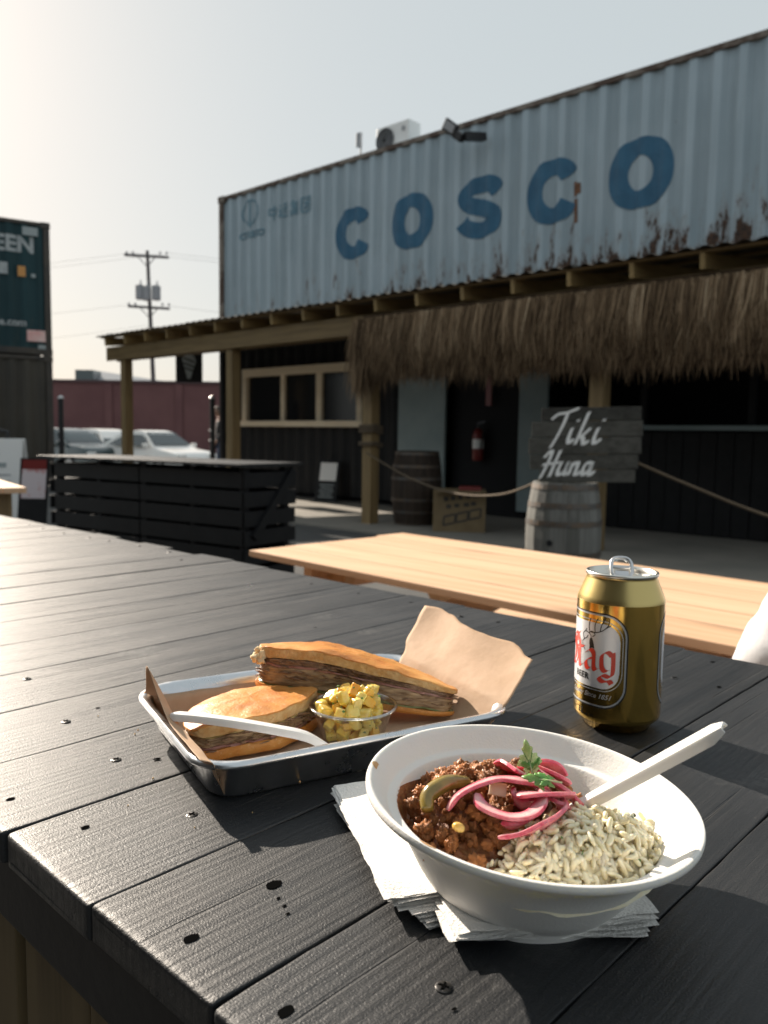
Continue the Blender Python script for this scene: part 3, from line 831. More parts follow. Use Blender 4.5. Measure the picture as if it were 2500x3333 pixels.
wires = [(pole_at(10.9) - rxv * 1.1, (-70, 0, 9.4)), (pole_at(10.9) + rxv * 0.75, (-68, 1, 9.2)), (pole_at(10.95) - rxv * 1.1, (-20, 60, 12.5)), (pole_at(10.95) + rxv * 1.1, (-18, 62, 12.6)), (pole_at(8.1) - rxv * 1.0, (-72, -2, 6.6)), (pole_at(8.05) + rxv * 1.0, (-18, 60, 8.4)), (pole_at(7.0), (-74, 2, 5.2))]
wl = ['topmost thin power line running left from the utility pole', 'second power line running left from the top crossarm', 'thin power line running right from the left end of the top crossarm', 'thin power line running right from the right end of the top crossarm', 'low power line running left from the lower crossarm', 'low power line running right from the lower crossarm', 'lowest cable running left from the utility pole']
for (a, b), l_ in zip(wires, wl):
    tag(wire(a, b, 0.9, 0.007).build('power_line', MT['wire_black'], smooth=60), l_, 'power line', 'overhead lines on the utility pole')

# ================================================================ parked cars
def car(label, paint, loc, rz, L=4.5, H=1.45, suv=False):
    root = thing('parked_car', label, 'car', loc, rz, 'cars parked in the street')
    M = Matrix.Translation(loc) @ Matrix.Rotation(rz, 4, 'Z')      # front at +x
    h = L / 2; Wd = 0.88
    if suv: top = [(-h, 0.55), (-h + 0.02, 0.95), (-h + 0.15, 1.02), (-h + 0.55, 1.38), (-h + 0.9, H), (0.35, H), (1.15, 1.02), (h - 0.25, 0.92), (h - 0.02, 0.72), (h, 0.45)]
    else: top = [(-h, 0.55), (-h + 0.05, 0.92), (-h + 0.55, 0.97), (-h + 1.25, 1.36), (-h + 1.75, H), (0.30, H - 0.01), (1.10, 0.98), (h - 0.35, 0.84), (h - 0.03, 0.66), (h, 0.42)]
    belt = 0.93
    sec = [-1, -0.96, -0.80, -0.62, 0, 0.62, 0.80, 0.96, 1]
    fine = catmull(top, 5)
    def fn(i, j):
        x, z = fine[i]; w = sec[j]
        k_ = abs(w)
        tum = 1.0 if z <= belt else 1.0 - 0.34 * (z - belt) / (H - belt)
        yy = math.copysign(min(k_, 1) * Wd * tum, w)
        zz = z - (0.10 if k_ == 1 else 0.02 if k_ > 0.9 else 0)
        ends = 0.10 * (max(0, abs(x) - h + 0.5) / 0.5) ** 2
        return M @ Vector((x, yy * (1 - ends), zz))
    n, m = len(fine), len(sec)
    mb = MB(); mb.add([fn(i, j) for i in range(n) for j in range(m)], [(i * m + j, (i + 1) * m + j, (i + 1) * m + j + 1, i * m + j + 1) for i in range(n - 1) for j in range(m - 1)])
    for s_ in (-1, 1):                                             # sides down to the sill
        vs_ = []; fs_ = []
        for i in range(n):
            p = fn(i, 0 if s_ < 0 else m - 1); q = M.inverted() @ p
            vs_ += [p, M @ Vector((q.x, s_ * (Wd - 0.02) * (1 if abs(q.x) < h - 0.1 else 0.95), 0.26))]
        for i in range(n - 1): fs_.append((2 * i, 2 * i + 1, 2 * i + 3, 2 * i + 2))
        mb.add(vs_, fs_)
    mb.box((0, 0, 0.30), (L - 0.15, 1.6, 0.12), M)
    mb.build('body', paint, root, smooth=50)
    # glazing a few millimetres proud of the cabin
    def pane(name, pts):
        mb = MB(); mb.add([M @ Vector(p) for p in pts], [tuple(range(len(pts)))]); mb.build(name, MT['car_glass'], root)
    tw = Wd * 0.70; bw = Wd * 1.0
    if suv: wf, wr, rf, rr = (1.08, 1.04), (-h + 0.22, 1.06), (0.42, H - 0.05), (-h + 0.72, H - 0.07)
    else: wf, wr, rf, rr = (1.04, 1.02), (-h + 0.75, 1.05), (0.36, H - 0.05), (-h + 1.55, H - 0.07)
    pane('windscreen', [(wf[0] + 0.03, -0.72, wf[1] + 0.01), (wf[0] + 0.03, 0.72, wf[1] + 0.01), (rf[0] + 0.03, 0.56, rf[1] + 0.01), (rf[0] + 0.03, -0.56, rf[1] + 0.01)])
    pane('rear_window', [(wr[0] - 0.04, -0.70, wr[1] + 0.01), (rr[0] - 0.05, -0.55, rr[1] + 0.02), (rr[0] - 0.05, 0.55, rr[1] + 0.02), (wr[0] - 0.04, 0.70, wr[1] + 0.01)])
    for s_ in (-1, 1):
        xm = (wf[0] + wr[0]) / 2 - 0.05
        yb, yt = s_ * (Wd * 0.965 + 0.012), s_ * (Wd * 0.745 + 0.012)
        pane('side_window', [(wf[0] - 0.12, yb, 0.99), (rf[0] - 0.02, yt, H - 0.13), (xm + 0.03, yt, H - 0.11), (xm + 0.03, yb, 0.99)])
        pane('side_window', [(xm - 0.05, yb, 0.99), (xm - 0.05, yt, H - 0.11), (rr[0] + 0.15, yt, H - 0.13), (wr[0] + 0.20, yb, 1.0)])
        mb = MB(); mb.box((wf[0] - 0.15, s_ * (Wd + 0.09), 1.02), (0.12, 0.18, 0.13), M, 0.02); mb.build('mirror', paint, root)
        mb = MB(); mb.box((h - 0.12, s_ * 0.62, 0.70), (0.22, 0.34, 0.13), M, 0.03); mb.build('headlight', MT['lamp_white'], root)
        mb = MB(); mb.box((-h + 0.06, s_ * 0.66, 0.80), (0.14, 0.26, 0.16), M, 0.03); mb.build('tail_light', MT['lamp_red'], root)
        for wx in (-h + 0.85, h - 0.85):
            c0 = M @ Vector((wx, s_ * (Wd - 0.20), 0.31)); c1 = M @ Vector((wx, s_ * (Wd + 0.012), 0.31)); c2 = M @ Vector((wx, s_ * (Wd + 0.02), 0.31))
            mb = MB(); mb.tube([c0, c1], 0.31, 22); w_ = mb.build('wheel', MT['rubber'], root, smooth=40)
            mb = MB(); mb.tube([c1, c2], [0.20, 0.19], 18); mb.build('rim', MT['rim_alloy'], w_)
    return root
wc = dirpt(0.2, 27)
car('white sedan parked in front of the brick building', MT['car_white'], Vector((-24.3, 14.5, ZS)), R(6), 4.6, 1.47)
car('dark teal hatchback parked left of the white sedan', MT['car_teal'], Vector((-27.3, 12.9, ZS)), R(12), 4.3, 1.50, True)
car('white car mostly hidden behind the first pergola post', MT['car_white'], Vector((-29.6, 15.6, ZS)), R(4), 4.5, 1.50, True)

# ================================================================ slim black poles beside the pergola
def bollard(label, x, y, h, r=0.045):
    t = thing('black_pole', label, 'pole', (x, y, 0), 0, 'slim black poles on the patio')
    mb = MB(); mb.tube([(x, y, 0), (x, y, h)], r, 12); mb.build('shaft', MT['black_metal'], t, smooth=40)
    mb = MB(); mb.tube([(x, y, h), (x, y, h + 0.02), (x, y, h + 0.05)], [r * 1.15, r * 1.15, r * 0.4], 12); mb.build('cap', MT['bare_steel'], t, smooth=40)
    for z in (h - 0.55, h - 0.72):
        mb = MB(); mb.tube([(x - 0.05, y - 0.02, z), (x + 0.02, y - 0.06, z)], 0.018, 8); mb.build('eye_bolt', MT['bare_steel'], t)
    mb = MB(); mb.tube([(x, y, 0), (x, y, 0.015)], 0.14, 18); mb.build('base_plate', MT['black_metal'], t)
bollard('slim black pole in front of the stacked containers at left', -13.76, 6.43, 1.66)
bollard('slim black pole just left of the black bar wall', -11.86, 8.23, 1.70)

# ================================================================ hanging sign with a cone emblem
hs = thing('hanging_sign', 'black square sign with a pale striped cone emblem hung under the pergola roof', 'sign', (-13.18, 8.62, 2.1))
hx = Vector((0.77, 0.64, 0)); hc = Vector((-13.16, 8.62, 2.37))
def hp(a, b_, e=0): return hc + hx * a + Vector((0, 0, b_)) + Vector((0.64, -0.77, 0)) * e
mb = MB(); mb.bar(hp(-0.25, 0), hp(0.25, 0), 0.03, 0.66); mb.build('board', MT['black_paint'], hs)
mb = MB()
mb.add([hp(-0.13, 0.12, 0.019), hp(-0.03, -0.26, 0.019), hp(0.03, -0.26, 0.019), hp(0.14, 0.06, 0.019), hp(0.10, 0.16, 0.019), hp(-0.02, 0.20, 0.019)], [(0, 1, 2, 3, 4, 5)])
mb.build('emblem', MT['decal_grey'], hs)
for q in (-0.10, -0.02, 0.07):
    mb = MB(); mb.bar(hp(-0.12 + 0.02, q + 0.05, 0.021), hp(0.11, q - 0.03, 0.021), 0.004, 0.026); mb.build('emblem_stripe', MT['black_paint'], hs)
for q in (-0.2, 0.2):
    mb = MB(); mb.tube([hp(q, 0.31), hp(q, 0.45)], 0.006, 6); mb.build('hanger', MT['dark_steel'], hs)

# ================================================================ barrels, sign, box, extinguisher, ropes
def barrel(label, x, y, h, rb, staves, m, hole=None):
    t = thing('barrel', label, 'barrel', (x, y, 0))
    re = rb * 0.84
    def rad(z): return re + (rb - re) * (1 - ((z - h / 2) / (h / 2)) ** 2)
    for k in range(staves):
        a0 = 2 * math.pi * (k + 0.015) / staves; a1 = 2 * math.pi * (k + 0.985) / staves
        mb = MB(); vs_ = []; nz = 10
        for i in range(nz + 1):
            z = h * i / nz; r = rad(z)
            for a in (a0, a1):
                for rr in (r, r - 0.025): vs_.append((x + rr * math.cos(a), y + rr * math.sin(a), z))
        fs_ = []
        for i in range(nz):
            b0 = 4 * i; b1 = 4 * i + 4
            fs_ += [(b0, b0 + 2, b1 + 2, b1), (b0 + 1, b1 + 1, b1 + 3, b0 + 3), (b0, b1, b1 + 1, b0 + 1), (b0 + 2, b0 + 3, b1 + 3, b1 + 2)]
        fs_ += [(0, 1, 3, 2), (4 * nz, 4 * nz + 2, 4 * nz + 3, 4 * nz + 1)]
        mb.add(vs_, fs_); mb.build('stave', m, t)
    for z in (0.03, h * 0.20, h * 0.36, h * 0.64, h * 0.80, h - 0.03):
        mb = MB(); mb.lathe([(rad(z - 0.018) + 0.001, z - 0.018), (rad(z - 0.018) + 0.004, z - 0.018), (rad(z + 0.018) + 0.004, z + 0.018), (rad(z + 0.018) + 0.001, z + 0.018)], (x, y, 0), 40, close=True); mb.build('hoop', MT['hoop'], t)
    mb = MB(); mb.tube([(x, y, h - 0.05), (x, y, h - 0.03)], re - 0.026, 30); mb.build('head', m, t)
    if hole is not None:
        d = Vector((math.cos(hole), math.sin(hole), 0)); c_ = Vector((x, y, h * 0.47)) + d * (rad(h * 0.47) - 0.01)
        mb = MB(); mb.tube([c_, c_ + d * 0.012], 0.022, 14); mb.build('bung_hole', MT['interior_dark'], t)
    return t
barrel('weathered grey oak barrel with a black bung hole under the wooden sign', -3.10, 5.22, 0.80, 0.275, 20, MT['grey_stave'], hole=math.atan2(-5.22, 3.10) - 0.35)
barrel('dark stained barrel standing behind the thatch post', -6.62, 7.62, 0.93, 0.315, 20, MT['dark_stave'])

ts = thing('wooden_sign', 'grey plank sign lettered Tiki Huna in white script, set on the barrel', 'sign', (-3.06, 5.25, 0.80))
tcam = Vector((0.52, -0.85, 0)); tx = Vector((0.85, 0.52, 0))      # faces the patio tables
Ts = Matrix((tx, -tcam, Vector((0, 0, 1)))).transposed().to_4x4(); Ts.translation = Vector((-2.93, 5.24, 0.801))
Ts = Ts @ Matrix.Rotation(R(-6), 4, 'X') @ Matrix.Rotation(R(-1.5), 4, 'Y')
zz = 0
for hgt, xl, xr in ((0.095, -0.34, 0.33), (0.11, -0.41, 0.35), (0.125, -0.42, 0.37), (0.115, -0.40, 0.38), (0.10, -0.33, 0.37)):
    mb = MB(); mb.box(((xl + xr) / 2, 0, zz + hgt / 2), (xr - xl, 0.022, hgt - 0.005), Ts, 0.003); mb.build('plank', MT['grey_plank'], ts); zz += hgt
for xx in (-0.22, 0.24):
    mb = MB(); mb.box((xx, 0.022, 0.27), (0.06, 0.02, 0.5), Ts); mb.build('batten', MT['grey_plank'], ts)
def on_sign(x, z): return Ts @ Vector((x, -0.0135, z))
def script(strokes, x0, z0, s, w=0.038):
    for st in strokes:
        mb = MB()
        P = catmull(st, 8)
        strips(mb, nib([(x0 + s * a + 0.30 * s * b_, z0 + s * b_) for a, b_ in P], w, R(35)), on_sign)
        strips(mb, ribbon([(x0 + s * a + 0.30 * s * b_, z0 + s * b_) for a, b_ in P], w * 0.45), lambda a, b_: Ts @ Vector((a, -0.0130, b_)))
        mb.build('letter_stroke', MT['letter_white'], ts)
sc_ = 0.120
Tk = [[(-0.55, 1.55), (-0.25, 1.85), (0.25, 1.95), (0.85, 2.2)], [(0.30, 2.0), (0.22, 1.2), (0.05, 0.4), (-0.12, -0.15)]]
ik = [[(0.82, 1.0), (0.78, 0.45), (0.88, 0.12), (1.12, 0.35)], [(1.02, 1.42), (1.05, 1.50)],
      [(1.52, 1.95), (1.40, 1.0), (1.28, 0.05)], [(1.90, 1.0), (1.60, 0.62), (1.42, 0.52), (1.62, 0.40), (1.78, 0.05), (2.02, 0.25)],
      [(2.35, 1.0), (2.28, 0.4), (2.40, 0.08), (2.70, 0.35)], [(2.52, 1.42), (2.55, 1.50)]]
script(Tk + ik, -0.245, 0.272, sc_)
Hn = [[(-0.28, 1.2), (0.0, 1.62), (0.12, 1.4), (0.02, 0.6), (-0.15, -0.15)], [(0.62, 1.65), (0.52, 0.9), (0.42, -0.05)], [(-0.22, 0.72), (0.25, 0.80), (0.78, 0.86)],
      [(0.95, 0.9), (0.85, 0.35), (1.0, 0.05), (1.25, 0.30), (1.36, 0.9), (1.30, 0.25), (1.45, 0.05)],
      [(1.66, 0.85), (1.60, 0.05)], [(1.62, 0.45), (1.85, 0.85), (2.02, 0.75), (2.0, 0.15), (2.15, 0.08), (2.3, 0.3)],
      [(2.85, 0.80), (2.60, 0.85), (2.42, 0.45), (2.55, 0.05), (2.80, 0.35), (2.90, 0.85), (2.88, 0.2), (3.0, 0.05), (3.2, 0.3)]]
script(Hn, -0.315, 0.050, sc_ * 0.92)

bx_ = thing('cardboard_box', 'open cardboard box with dark printing between the two barrels', 'box', (-5.85, 7.5, 0))
Mx = frame((-5.85, 7.5, 0), rz=R(38))
for (c_, d_) in (((0, -0.22, 0.25), (0.60, 0.012, 0.50)), ((0, 0.22, 0.25), (0.60, 0.012, 0.50)), ((-0.295, 0, 0.25), (0.012, 0.425, 0.50)), ((0.295, 0, 0.25), (0.012, 0.425, 0.50)), ((0, 0, 0.008), (0.58, 0.43, 0.012))):
    mb = MB(); mb.box(c_, d_, Mx); mb.build('box_side', MT['cardboard'], bx_)
mb = MB(); mb.box((0.02, -0.30, 0.49), (0.55, 0.16, 0.008), Mx @ Matrix.Translation((0, 0, 0)) @ Matrix.Rotation(R(0), 4, 'X')); mb.build('flap', MT['cardboard'], bx_)
def on_box(x, z): return Mx @ Vector((x, -0.2275, z))
mb = MB()
for i, x in enumerate((-0.18, -0.10, -0.02, 0.07, 0.15)):
    strips(mb, ribbon([(x, 0.40 + 0.012 * i), (x + 0.055, 0.405 + 0.012 * i)], 0.055), on_box)
for i, x in enumerate((-0.15, -0.06, 0.05, 0.13)):
    strips(mb, ribbon([(x, 0.315 + 0.012 * i), (x + 0.06, 0.32 + 0.012 * i)], 0.045), on_box)
for i in range(3):
    x = -0.18 + 0.145 * i; z = 0.10 + 0.035 * i
    sq = [(x, z), (x + 0.13, z + 0.03), (x + 0.14, z + 0.13), (x + 0.01, z + 0.10), (x, z)]
    for a, b_ in zip(sq[:-1], sq[1:]): strips(mb, ribbon([a, b_], 0.022), on_box)
mb.build('box_print', MT['ink_dark'], bx_, clean=False)
mb = MB(); mb.box((0.12, -0.02, 0.505), (0.26, 0.20, 0.07), Mx, 0.02); tag(mb.build('red_bundle', MT['red_paint'], smooth=60), 'small red bundle lying in the open cardboard box', 'bundle')

fe = thing('fire_extinguisher', 'red fire extinguisher with white label on the dark doorway', 'extinguisher', (-6.93, 9.12, 0.78))
ex, ey = -6.93, 9.28
mb = MB(); mb.lathe([(0, 0), (0.07, 0), (0.078, 0.02), (0.078, 0.36), (0.06, 0.42), (0.028, 0.45), (0, 0.45)], (ex, ey, 0.78), 24); mb.build('cylinder', MT['red_paint'], fe, smooth=40)
mb = MB(); mb.lathe([(0.0792, 0.17), (0.0795, 0.30)], (ex, ey, 0.78), 24); mb.build('label', MT['white_paint'], fe, smooth=60)
mb = MB(); mb.tube([(ex, ey, 1.23), (ex, ey, 1.30)], 0.022, 10); mb.bar((ex - 0.02, ey, 1.30), (ex + 0.11, ey, 1.33), 0.02, 0.02); mb.build('valve', MT['dark_steel'], fe)
mb = MB(); mb.tube([(ex + 0.03, ey - 0.03, 1.26), (ex + 0.12, ey - 0.04, 1.20), (ex + 0.10, ey - 0.06, 0.95)], 0.012, 8); mb.build('hose', MT['rubber'], fe)
mb = MB(); mb.box((-6.78, 9.30, 1.86), (0.09, 0.02, 0.62)); tag(mb.build('red_tag', MT['red_paint']), 'narrow red strip hanging in the dark doorway above the extinguisher', 'banner')

def rope(label, pts, r=0.010):
    P = catmull(pts, 10)
    mb = MB(); mb.tube(P, r, 8); return tag(mb.build('rope', MT['rope_fibre'], smooth=80), label, 'rope', 'ropes strung along the bar front')
rope('sagging rope from the thatch post to the wooden sign', [(-6.98, 7.09, 0.90), (-6.0, 6.75, 0.66), (-5.0, 6.3, 0.56), (-4.1, 5.85, 0.62), (-3.38, 5.45, 0.82)])
rope('sagging rope running right from the wooden sign', [(-2.66, 5.45, 0.95), (-2.3, 5.55, 0.80), (-1.8, 5.65, 0.62), (-1.2, 5.75, 0.50), (-0.5, 5.85, 0.47), (0.3, 5.95, 0.60)])
for z in (1.05, 0.93):
    pass
rw = MB()
for z in (1.14, 1.165, 1.19, 1.215, 0.98, 1.005):
    rw.tube([(-7.02 + 0.118 * math.copysign(abs(math.cos(a * math.pi / 12)) ** 0.45, math.cos(a * math.pi / 12)), 7.2 + 0.118 * math.copysign(abs(math.sin(a * math.pi / 12)) ** 0.45, math.sin(a * math.pi / 12)), z + 0.001 * a) for a in range(25)], 0.013, 6)
tag(rw.build('rope_wrap', MT['rope_fibre'], smooth=80), 'rope wound around the post at the left end of the thatch', 'rope')

cb = thing('menu_board', 'black menu board with a white sheet leaning on the bar wall', 'sign', (-9.75, 8.95, 0))
Mcb = frame((-9.72, 8.92, 0.0), rz=R(20), rx=R(-14))
mb = MB(); mb.box((0, 0, 0.36), (0.40, 0.025, 0.72), Mcb, 0.004); mb.build('board', MT['black_paint'], cb)
mb = MB(); mb.box((0.0, -0.0145, 0.52), (0.30, 0.003, 0.30), Mcb); mb.build('paper_sheet', MT['white_paint'], cb)
mb = MB()
for i in range(5):
    mb.box((0, -0.0145, 0.10 + 0.05 * i), (0.26 - 0.04 * (i % 2), 0.003, 0.018), Mcb)
mb.build('chalk_lines', MT['decal_grey'], cb, clean=False)

# ================================================================ A-frame sign, red poster
af = thing('a_frame_sign', 'white plastic A-frame sign with black handle at the left edge', 'sign', (-9.35, 3.75, 0))
Maf = frame((-9.42, 3.66, 0.0), rz=R(42))
for s_ in (-1, 1):
    Mq = Maf @ Matrix.Translation((0, s_ * 0.20, 0)) @ Matrix.Rotation(R(10) * s_, 4, 'X')
    mb = MB(); mb.box((0, 0, 0.52), (0.62, 0.03, 1.02), Mq, 0.012); mb.build('panel', MT['white_paint'], af)
    if s_ < 0:
        mb = MB(); mb.box((-0.06, -0.018, 0.73), (0.40, 0.004, 0.05), Mq); mb.build('printed_line', MT['decal_grey'], af)
        for i in range(5):
            mb = MB(); mb.box((-0.02, -0.018, 0.62 - 0.07 * i), (0.44, 0.004, 0.015), Mq); mb.build('printed_line', MT['roof_grey'], af)
mb = MB(); mb.tube([Maf @ Vector((x, 0, z)) for x, z in ((-0.12, 1.0), (-0.12, 1.09), (0.0, 1.11), (0.12, 1.09), (0.12, 1.0))], 0.022, 8); mb.build('handle', MT['black_metal'], af, smooth=60)
rs = thing('poster_board', 'small leaning red and white poster board beside the pallet table', 'sign', (-8.2, 3.52, 0.40))
Mr = frame((-8.22, 3.50, 0.02), rz=R(42), rx=R(-10))
mb = MB(); mb.box((0, 0, 0.40), (0.30, 0.012, 0.84), Mr); mb.build('board', MT['black_paint'], rs)
pmat('poster_print', (0.62, 0.55, 0.58), (0.50, 0.22, 0.22), scale=9, rough=0.6, thr=(0.52, 0.62))
mb = MB(); mb.box((0, -0.008, 0.555), (0.25, 0.004, 0.30), Mr); mb.build('poster_sheet', MT['poster_print'], rs)
mb = MB(); mb.box((0, -0.0105, 0.755), (0.25, 0.004, 0.095), Mr); mb.build('poster_header', MT['red_paint'], rs)
# ================================================================ the black bar table in the foreground
T = CZ - 0.2236
table_mat('black_stain', 'y')
pmat('screw_black', (0.03, 0.03, 0.032), (0.07, 0.065, 0.06), scale=400, rough=0.35, metal=0.5)
pmat('hole_black', (0.004, 0.004, 0.004), rough=1.0, spec=0.0)
wood_mat('fence_board', (0.155, 0.115, 0.06), (0.085, 0.062, 0.032), along='z', gscale=0.7, rough=0.75)

def plank_mesh(x0, x1, y0, y1, zt, th, seed, ny=44, wob=0.0011, M=None):
    """rounded board along y with slightly worn, wandering edges"""
    r = 0.0009
    prof = []
    w = x1 - x0
    for cx_, cz_, a0 in ((x1 - r, -r, 0), (x0 + r, -r, 90), (x0 + r, -th + r, 180), (x1 - r, -th + r, 270)):
        if a0 in (90, 270): prof.append((cx_ + (0.0012 if a0 == 90 else -0.0012), cz_ + (r if a0 == 90 else -r)))
        else: prof.append((cx_ + (r if a0 == 0 else -r), cz_ + (-0.0012 if a0 == 0 else 0.0012)))
        for k in range(4):
            a = math.radians(a0 + 30 * k); prof.append((cx_ + r * math.cos(a), cz_ + r * math.sin(a)))
        if a0 in (0, 180): prof.append((cx_ + (-0.0012 if a0 == 0 else 0.0012), cz_ + (r if a0 == 0 else -r)))
        else: prof.append((cx_ + (-r if a0 == 90 else r), cz_ + (-0.0012 if a0 == 90 else 0.0012)))
    n = len(prof); vs = []; fs = []
    ysn = [0, 0.0, 0.0006, 0.0018, 0.005]
    ys_ = [y0 + q for q in ysn] + [y0 + 0.005 + (y1 - y0 - 0.010) * i / ny for i in range(1, ny)] + [y1 - q for q in reversed(ysn)]
    for i, y in enumerate(ys_):
        e = min(i, len(ys_) - 1 - i)
        ins = (0.0042, 0.0018, 0.0007, 0.0002, 0)[e] if e < 5 else 0
        for (px_, pz) in prof:
            side = 1 if px_ > (x0 + x1) / 2 else -1
            d = wob * noise.noise(Vector((seed * 7.3 + side * 3, y * 14, 0))) + 0.4 * wob * noise.noise(Vector((seed * 3.1 + side, y * 60, 5)))
            jag = 0.0022 * noise.noise(Vector((px_ * 60, seed, 2))) + 0.001 * noise.noise(Vector((px_ * 260, seed, 9)))
            yy = y + (jag if e < 5 else 0)
            px2 = px_ + d - side * ins
            pz2 = pz - ins * (1 if pz > -th / 2 else -1) + 0.0007 * noise.noise(Vector((px_ * 9 + seed, y * 5, 1)))
            vs.append((px2, yy, zt + pz2))
    m = len(ys_)
    fs = [(i * n + k, (i + 1) * n + k, (i + 1) * n + (k + 1) % n, i * n + (k + 1) % n) for i in range(m - 1) for k in range(n)]
    fs += [tuple(range(n)), tuple(range((m - 1) * n + n - 1, (m - 1) * n - 1, -1))]
    mb = MB(); mb.add(vs, fs, M)
    return mb

bt = thing('bar_table', 'long black stained plank bar table carrying the food', 'table', (-0.9, 0.5, 0))
edges_x = [-2.38, -2.28, -2.175, -2.075, -1.97, -1.87, -1.77, -1.665, -1.565, -1.465, -1.362, -1.262, -1.159, -1.057, -0.955, -0.851, -0.747, -0.647, -0.547, -0.447, -0.349, -0.250, -0.151, -0.052, 0.047, 0.146, 0.245]
def screw_proto(rad=0.0036):
    mb = MB()
    prof = [(0, -0.0004), (rad * 0.25, -0.0004), (rad * 0.3, 0.00025), (rad * 0.8, 0.0002), (rad, -0.0002), (rad, -0.002)]
    n = 32; vs_ = []; fs_ = []
    for k in range(n):
        a = 2 * math.pi * k / n
        cross = max(abs(math.cos(2 * a)) - 0.90, 0) / 0.10      # four slots
        for r, z in prof:
            dz = -0.0009 * cross if rad * 0.2 < r < rad * 0.75 else 0
            vs_.append((r * math.cos(a), r * math.sin(a), z + dz))
    m = len(prof)
    fs_ = [(k * m + j, ((k + 1) % n) * m + j, ((k + 1) % n) * m + j + 1, k * m + j + 1) for k in range(n) for j in range(m - 1)]
    mb.add(vs_, fs_)
    for a in (0, math.pi / 2):
        pass
    return mb.mesh('screw', MT['screw_black'], 40, clean=True)
SCREW = screw_proto()
_mb = MB(); _mb.box((0, 0, 0), (0.0044, 0.0009, 0.0004)); _mb.box((0, 0, 0), (0.0009, 0.0044, 0.00041)); CROSS = _mb.mesh('cross_slot', MT['hole_black'])
def hole_mesh(r):
    n = 16; rr = [r * (0.92 + 0.2 * random.random()) for _ in range(n)]
    mb = MB(); mb.add([(0, 0, 0)] + [(rr[k] * math.cos(2 * math.pi * k / n) * 1.35, rr[k] * math.sin(2 * math.pi * k / n) * 0.9, 0) for k in range(n)], [(0, 1 + k, 1 + (k + 1) % n) for k in range(n)])
    return mb.mesh('knot_hole', MT['hole_black'])
HOLES = [hole_mesh(0.0034), hole_mesh(0.0029), hole_mesh(0.0019), hole_mesh(0.0014), hole_mesh(0.0009)]
planks = []; PZ = []
for i in range(len(edges_x) - 1):
    a, b_ = edges_x[i], edges_x[i + 1]
    gl = 0.0042 if abs(b_ + 1.159) < 0.001 else (0.0024 if abs(b_ + 0.447) < 0.001 else random.choice((0.0001, 0.0002, 0.0007, 0.0012)))
    y0 = 0.171 + random.uniform(-0.0015, 0.0015); y1 = 0.848 + random.uniform(-0.010, 0.010)
    zt = T + random.uniform(-0.0003, 0.0002)
    mb = plank_mesh(a + 0.0004, b_ - gl, y0, y1, zt, 0.019, i * 1.7)
    planks.append((a, b_, mb.build('plank', MT['black_stain'], bt, smooth=50, clean=False))); PZ.append(zt)
def plank_at(x):
    for a, b_, o in planks:
        if a <= x < b_: return o
def add_screw(x, y, s=1.0, zo=0.0005):
    o = link('screw', SCREW, plank_at(x), Vector((x, y, T + zo)))
    o.rotation_euler = (random.uniform(-0.08, 0.08), random.uniform(-0.08, 0.08), random.uniform(0, 1.5)); o.scale = (s, s, s)
    c_ = link('cross_slot', CROSS, o, Vector((x, y, T + zo + 0.00032)))
    c_.rotation_euler = o.rotation_euler
def plank_z(x):
    for (a, b_, o), z in zip(planks, PZ):
        if a <= x < b_: return z
    return T
def add_hole(x, y, k, rot=1.4):
    o = link('knot_hole', HOLES[k], plank_at(x), Vector((x, y, plank_z(x) + 0.00042)))
    o.rotation_euler = (0, 0, rot + random.uniform(-0.3, 0.3))
for x, y in ((-0.498, 0.266), (-0.393, 0.257), (-0.193, 0.245), (-0.310, 0.732), (-0.592, 0.275), (-0.100, 0.25), (-0.200, 0.79), (-0.41, 0.80), (-0.61, 0.79), (-0.72, 0.30)):
    add_screw(x, y)
for x, y, k in ((-0.301, 0.244, 0), (-0.293, 0.191, 1), (-0.228, 0.191, 1), (-0.479, 0.286, 2), (-0.422, 0.206, 2), (-0.487, 0.191, 2), (-0.605, 0.308, 3), (-0.283, 0.236, 4), (-0.290, 0.238, 4), (-0.277, 0.233, 4), (-0.307, 0.815, 2), (-0.270, 0.735, 2), (-0.62, 0.54, 2), (-0.53, 0.52, 2), (-0.182, 0.238, 4), (-0.56, 0.80, 2), (-0.71, 0.81, 2), (-0.80, 0.80, 2), (-0.90, 0.80, 2), (-0.79, 0.29, 2), (-0.36, 0.66, 3), (-0.55, 0.43, 2), (-0.69, 0.62, 3)):
    add_hole(x, y, k)
for i in range(0, 12):
    x = edges_x[i] + 0.05
    for y in (0.24, 0.80): add_screw(x + random.uniform(-0.02, 0.02), y + random.uniform(-0.02, 0.02))
# black apron under the plank ends, tan fence boards below, legs
for (yy, nm) in ((0.192, 'apron'), (0.838, 'apron')):
    mb = MB(); mb.box((-1.07, yy, T - 0.019 - 0.022 - 0.0015), (2.58, 0.026, 0.044), ch=0.003); mb.build(nm, MT['black_paint'], bt)
x = -2.34
while x < 0.2:
    w = random.uniform(0.082, 0.098)
    mb = MB(); mb.box((x + w / 2, 0.214 + random.uniform(-0.003, 0.003), (T - 0.05) / 2), (w - 0.004, 0.016, T - 0.05), ch=0.002); mb.build('fence_board', MT['fence_board'], bt)
    x += w + random.uniform(0.0, 0.012)
for xx in (-2.2, -1.0, 0.15):
    mb = MB(); mb.box((xx, 0.52, T - 0.019 - 0.0465), (0.04, 0.60, 0.09)); mb.build('crossbar', MT['black_paint'], bt)
    for yy in (0.27, 0.78):
        mb = MB(); mb.box((xx + 0.065, yy, (T - 0.02) / 2), (0.085, 0.085, T - 0.022), ch=0.004); mb.build('leg', MT['black_paint'], bt)

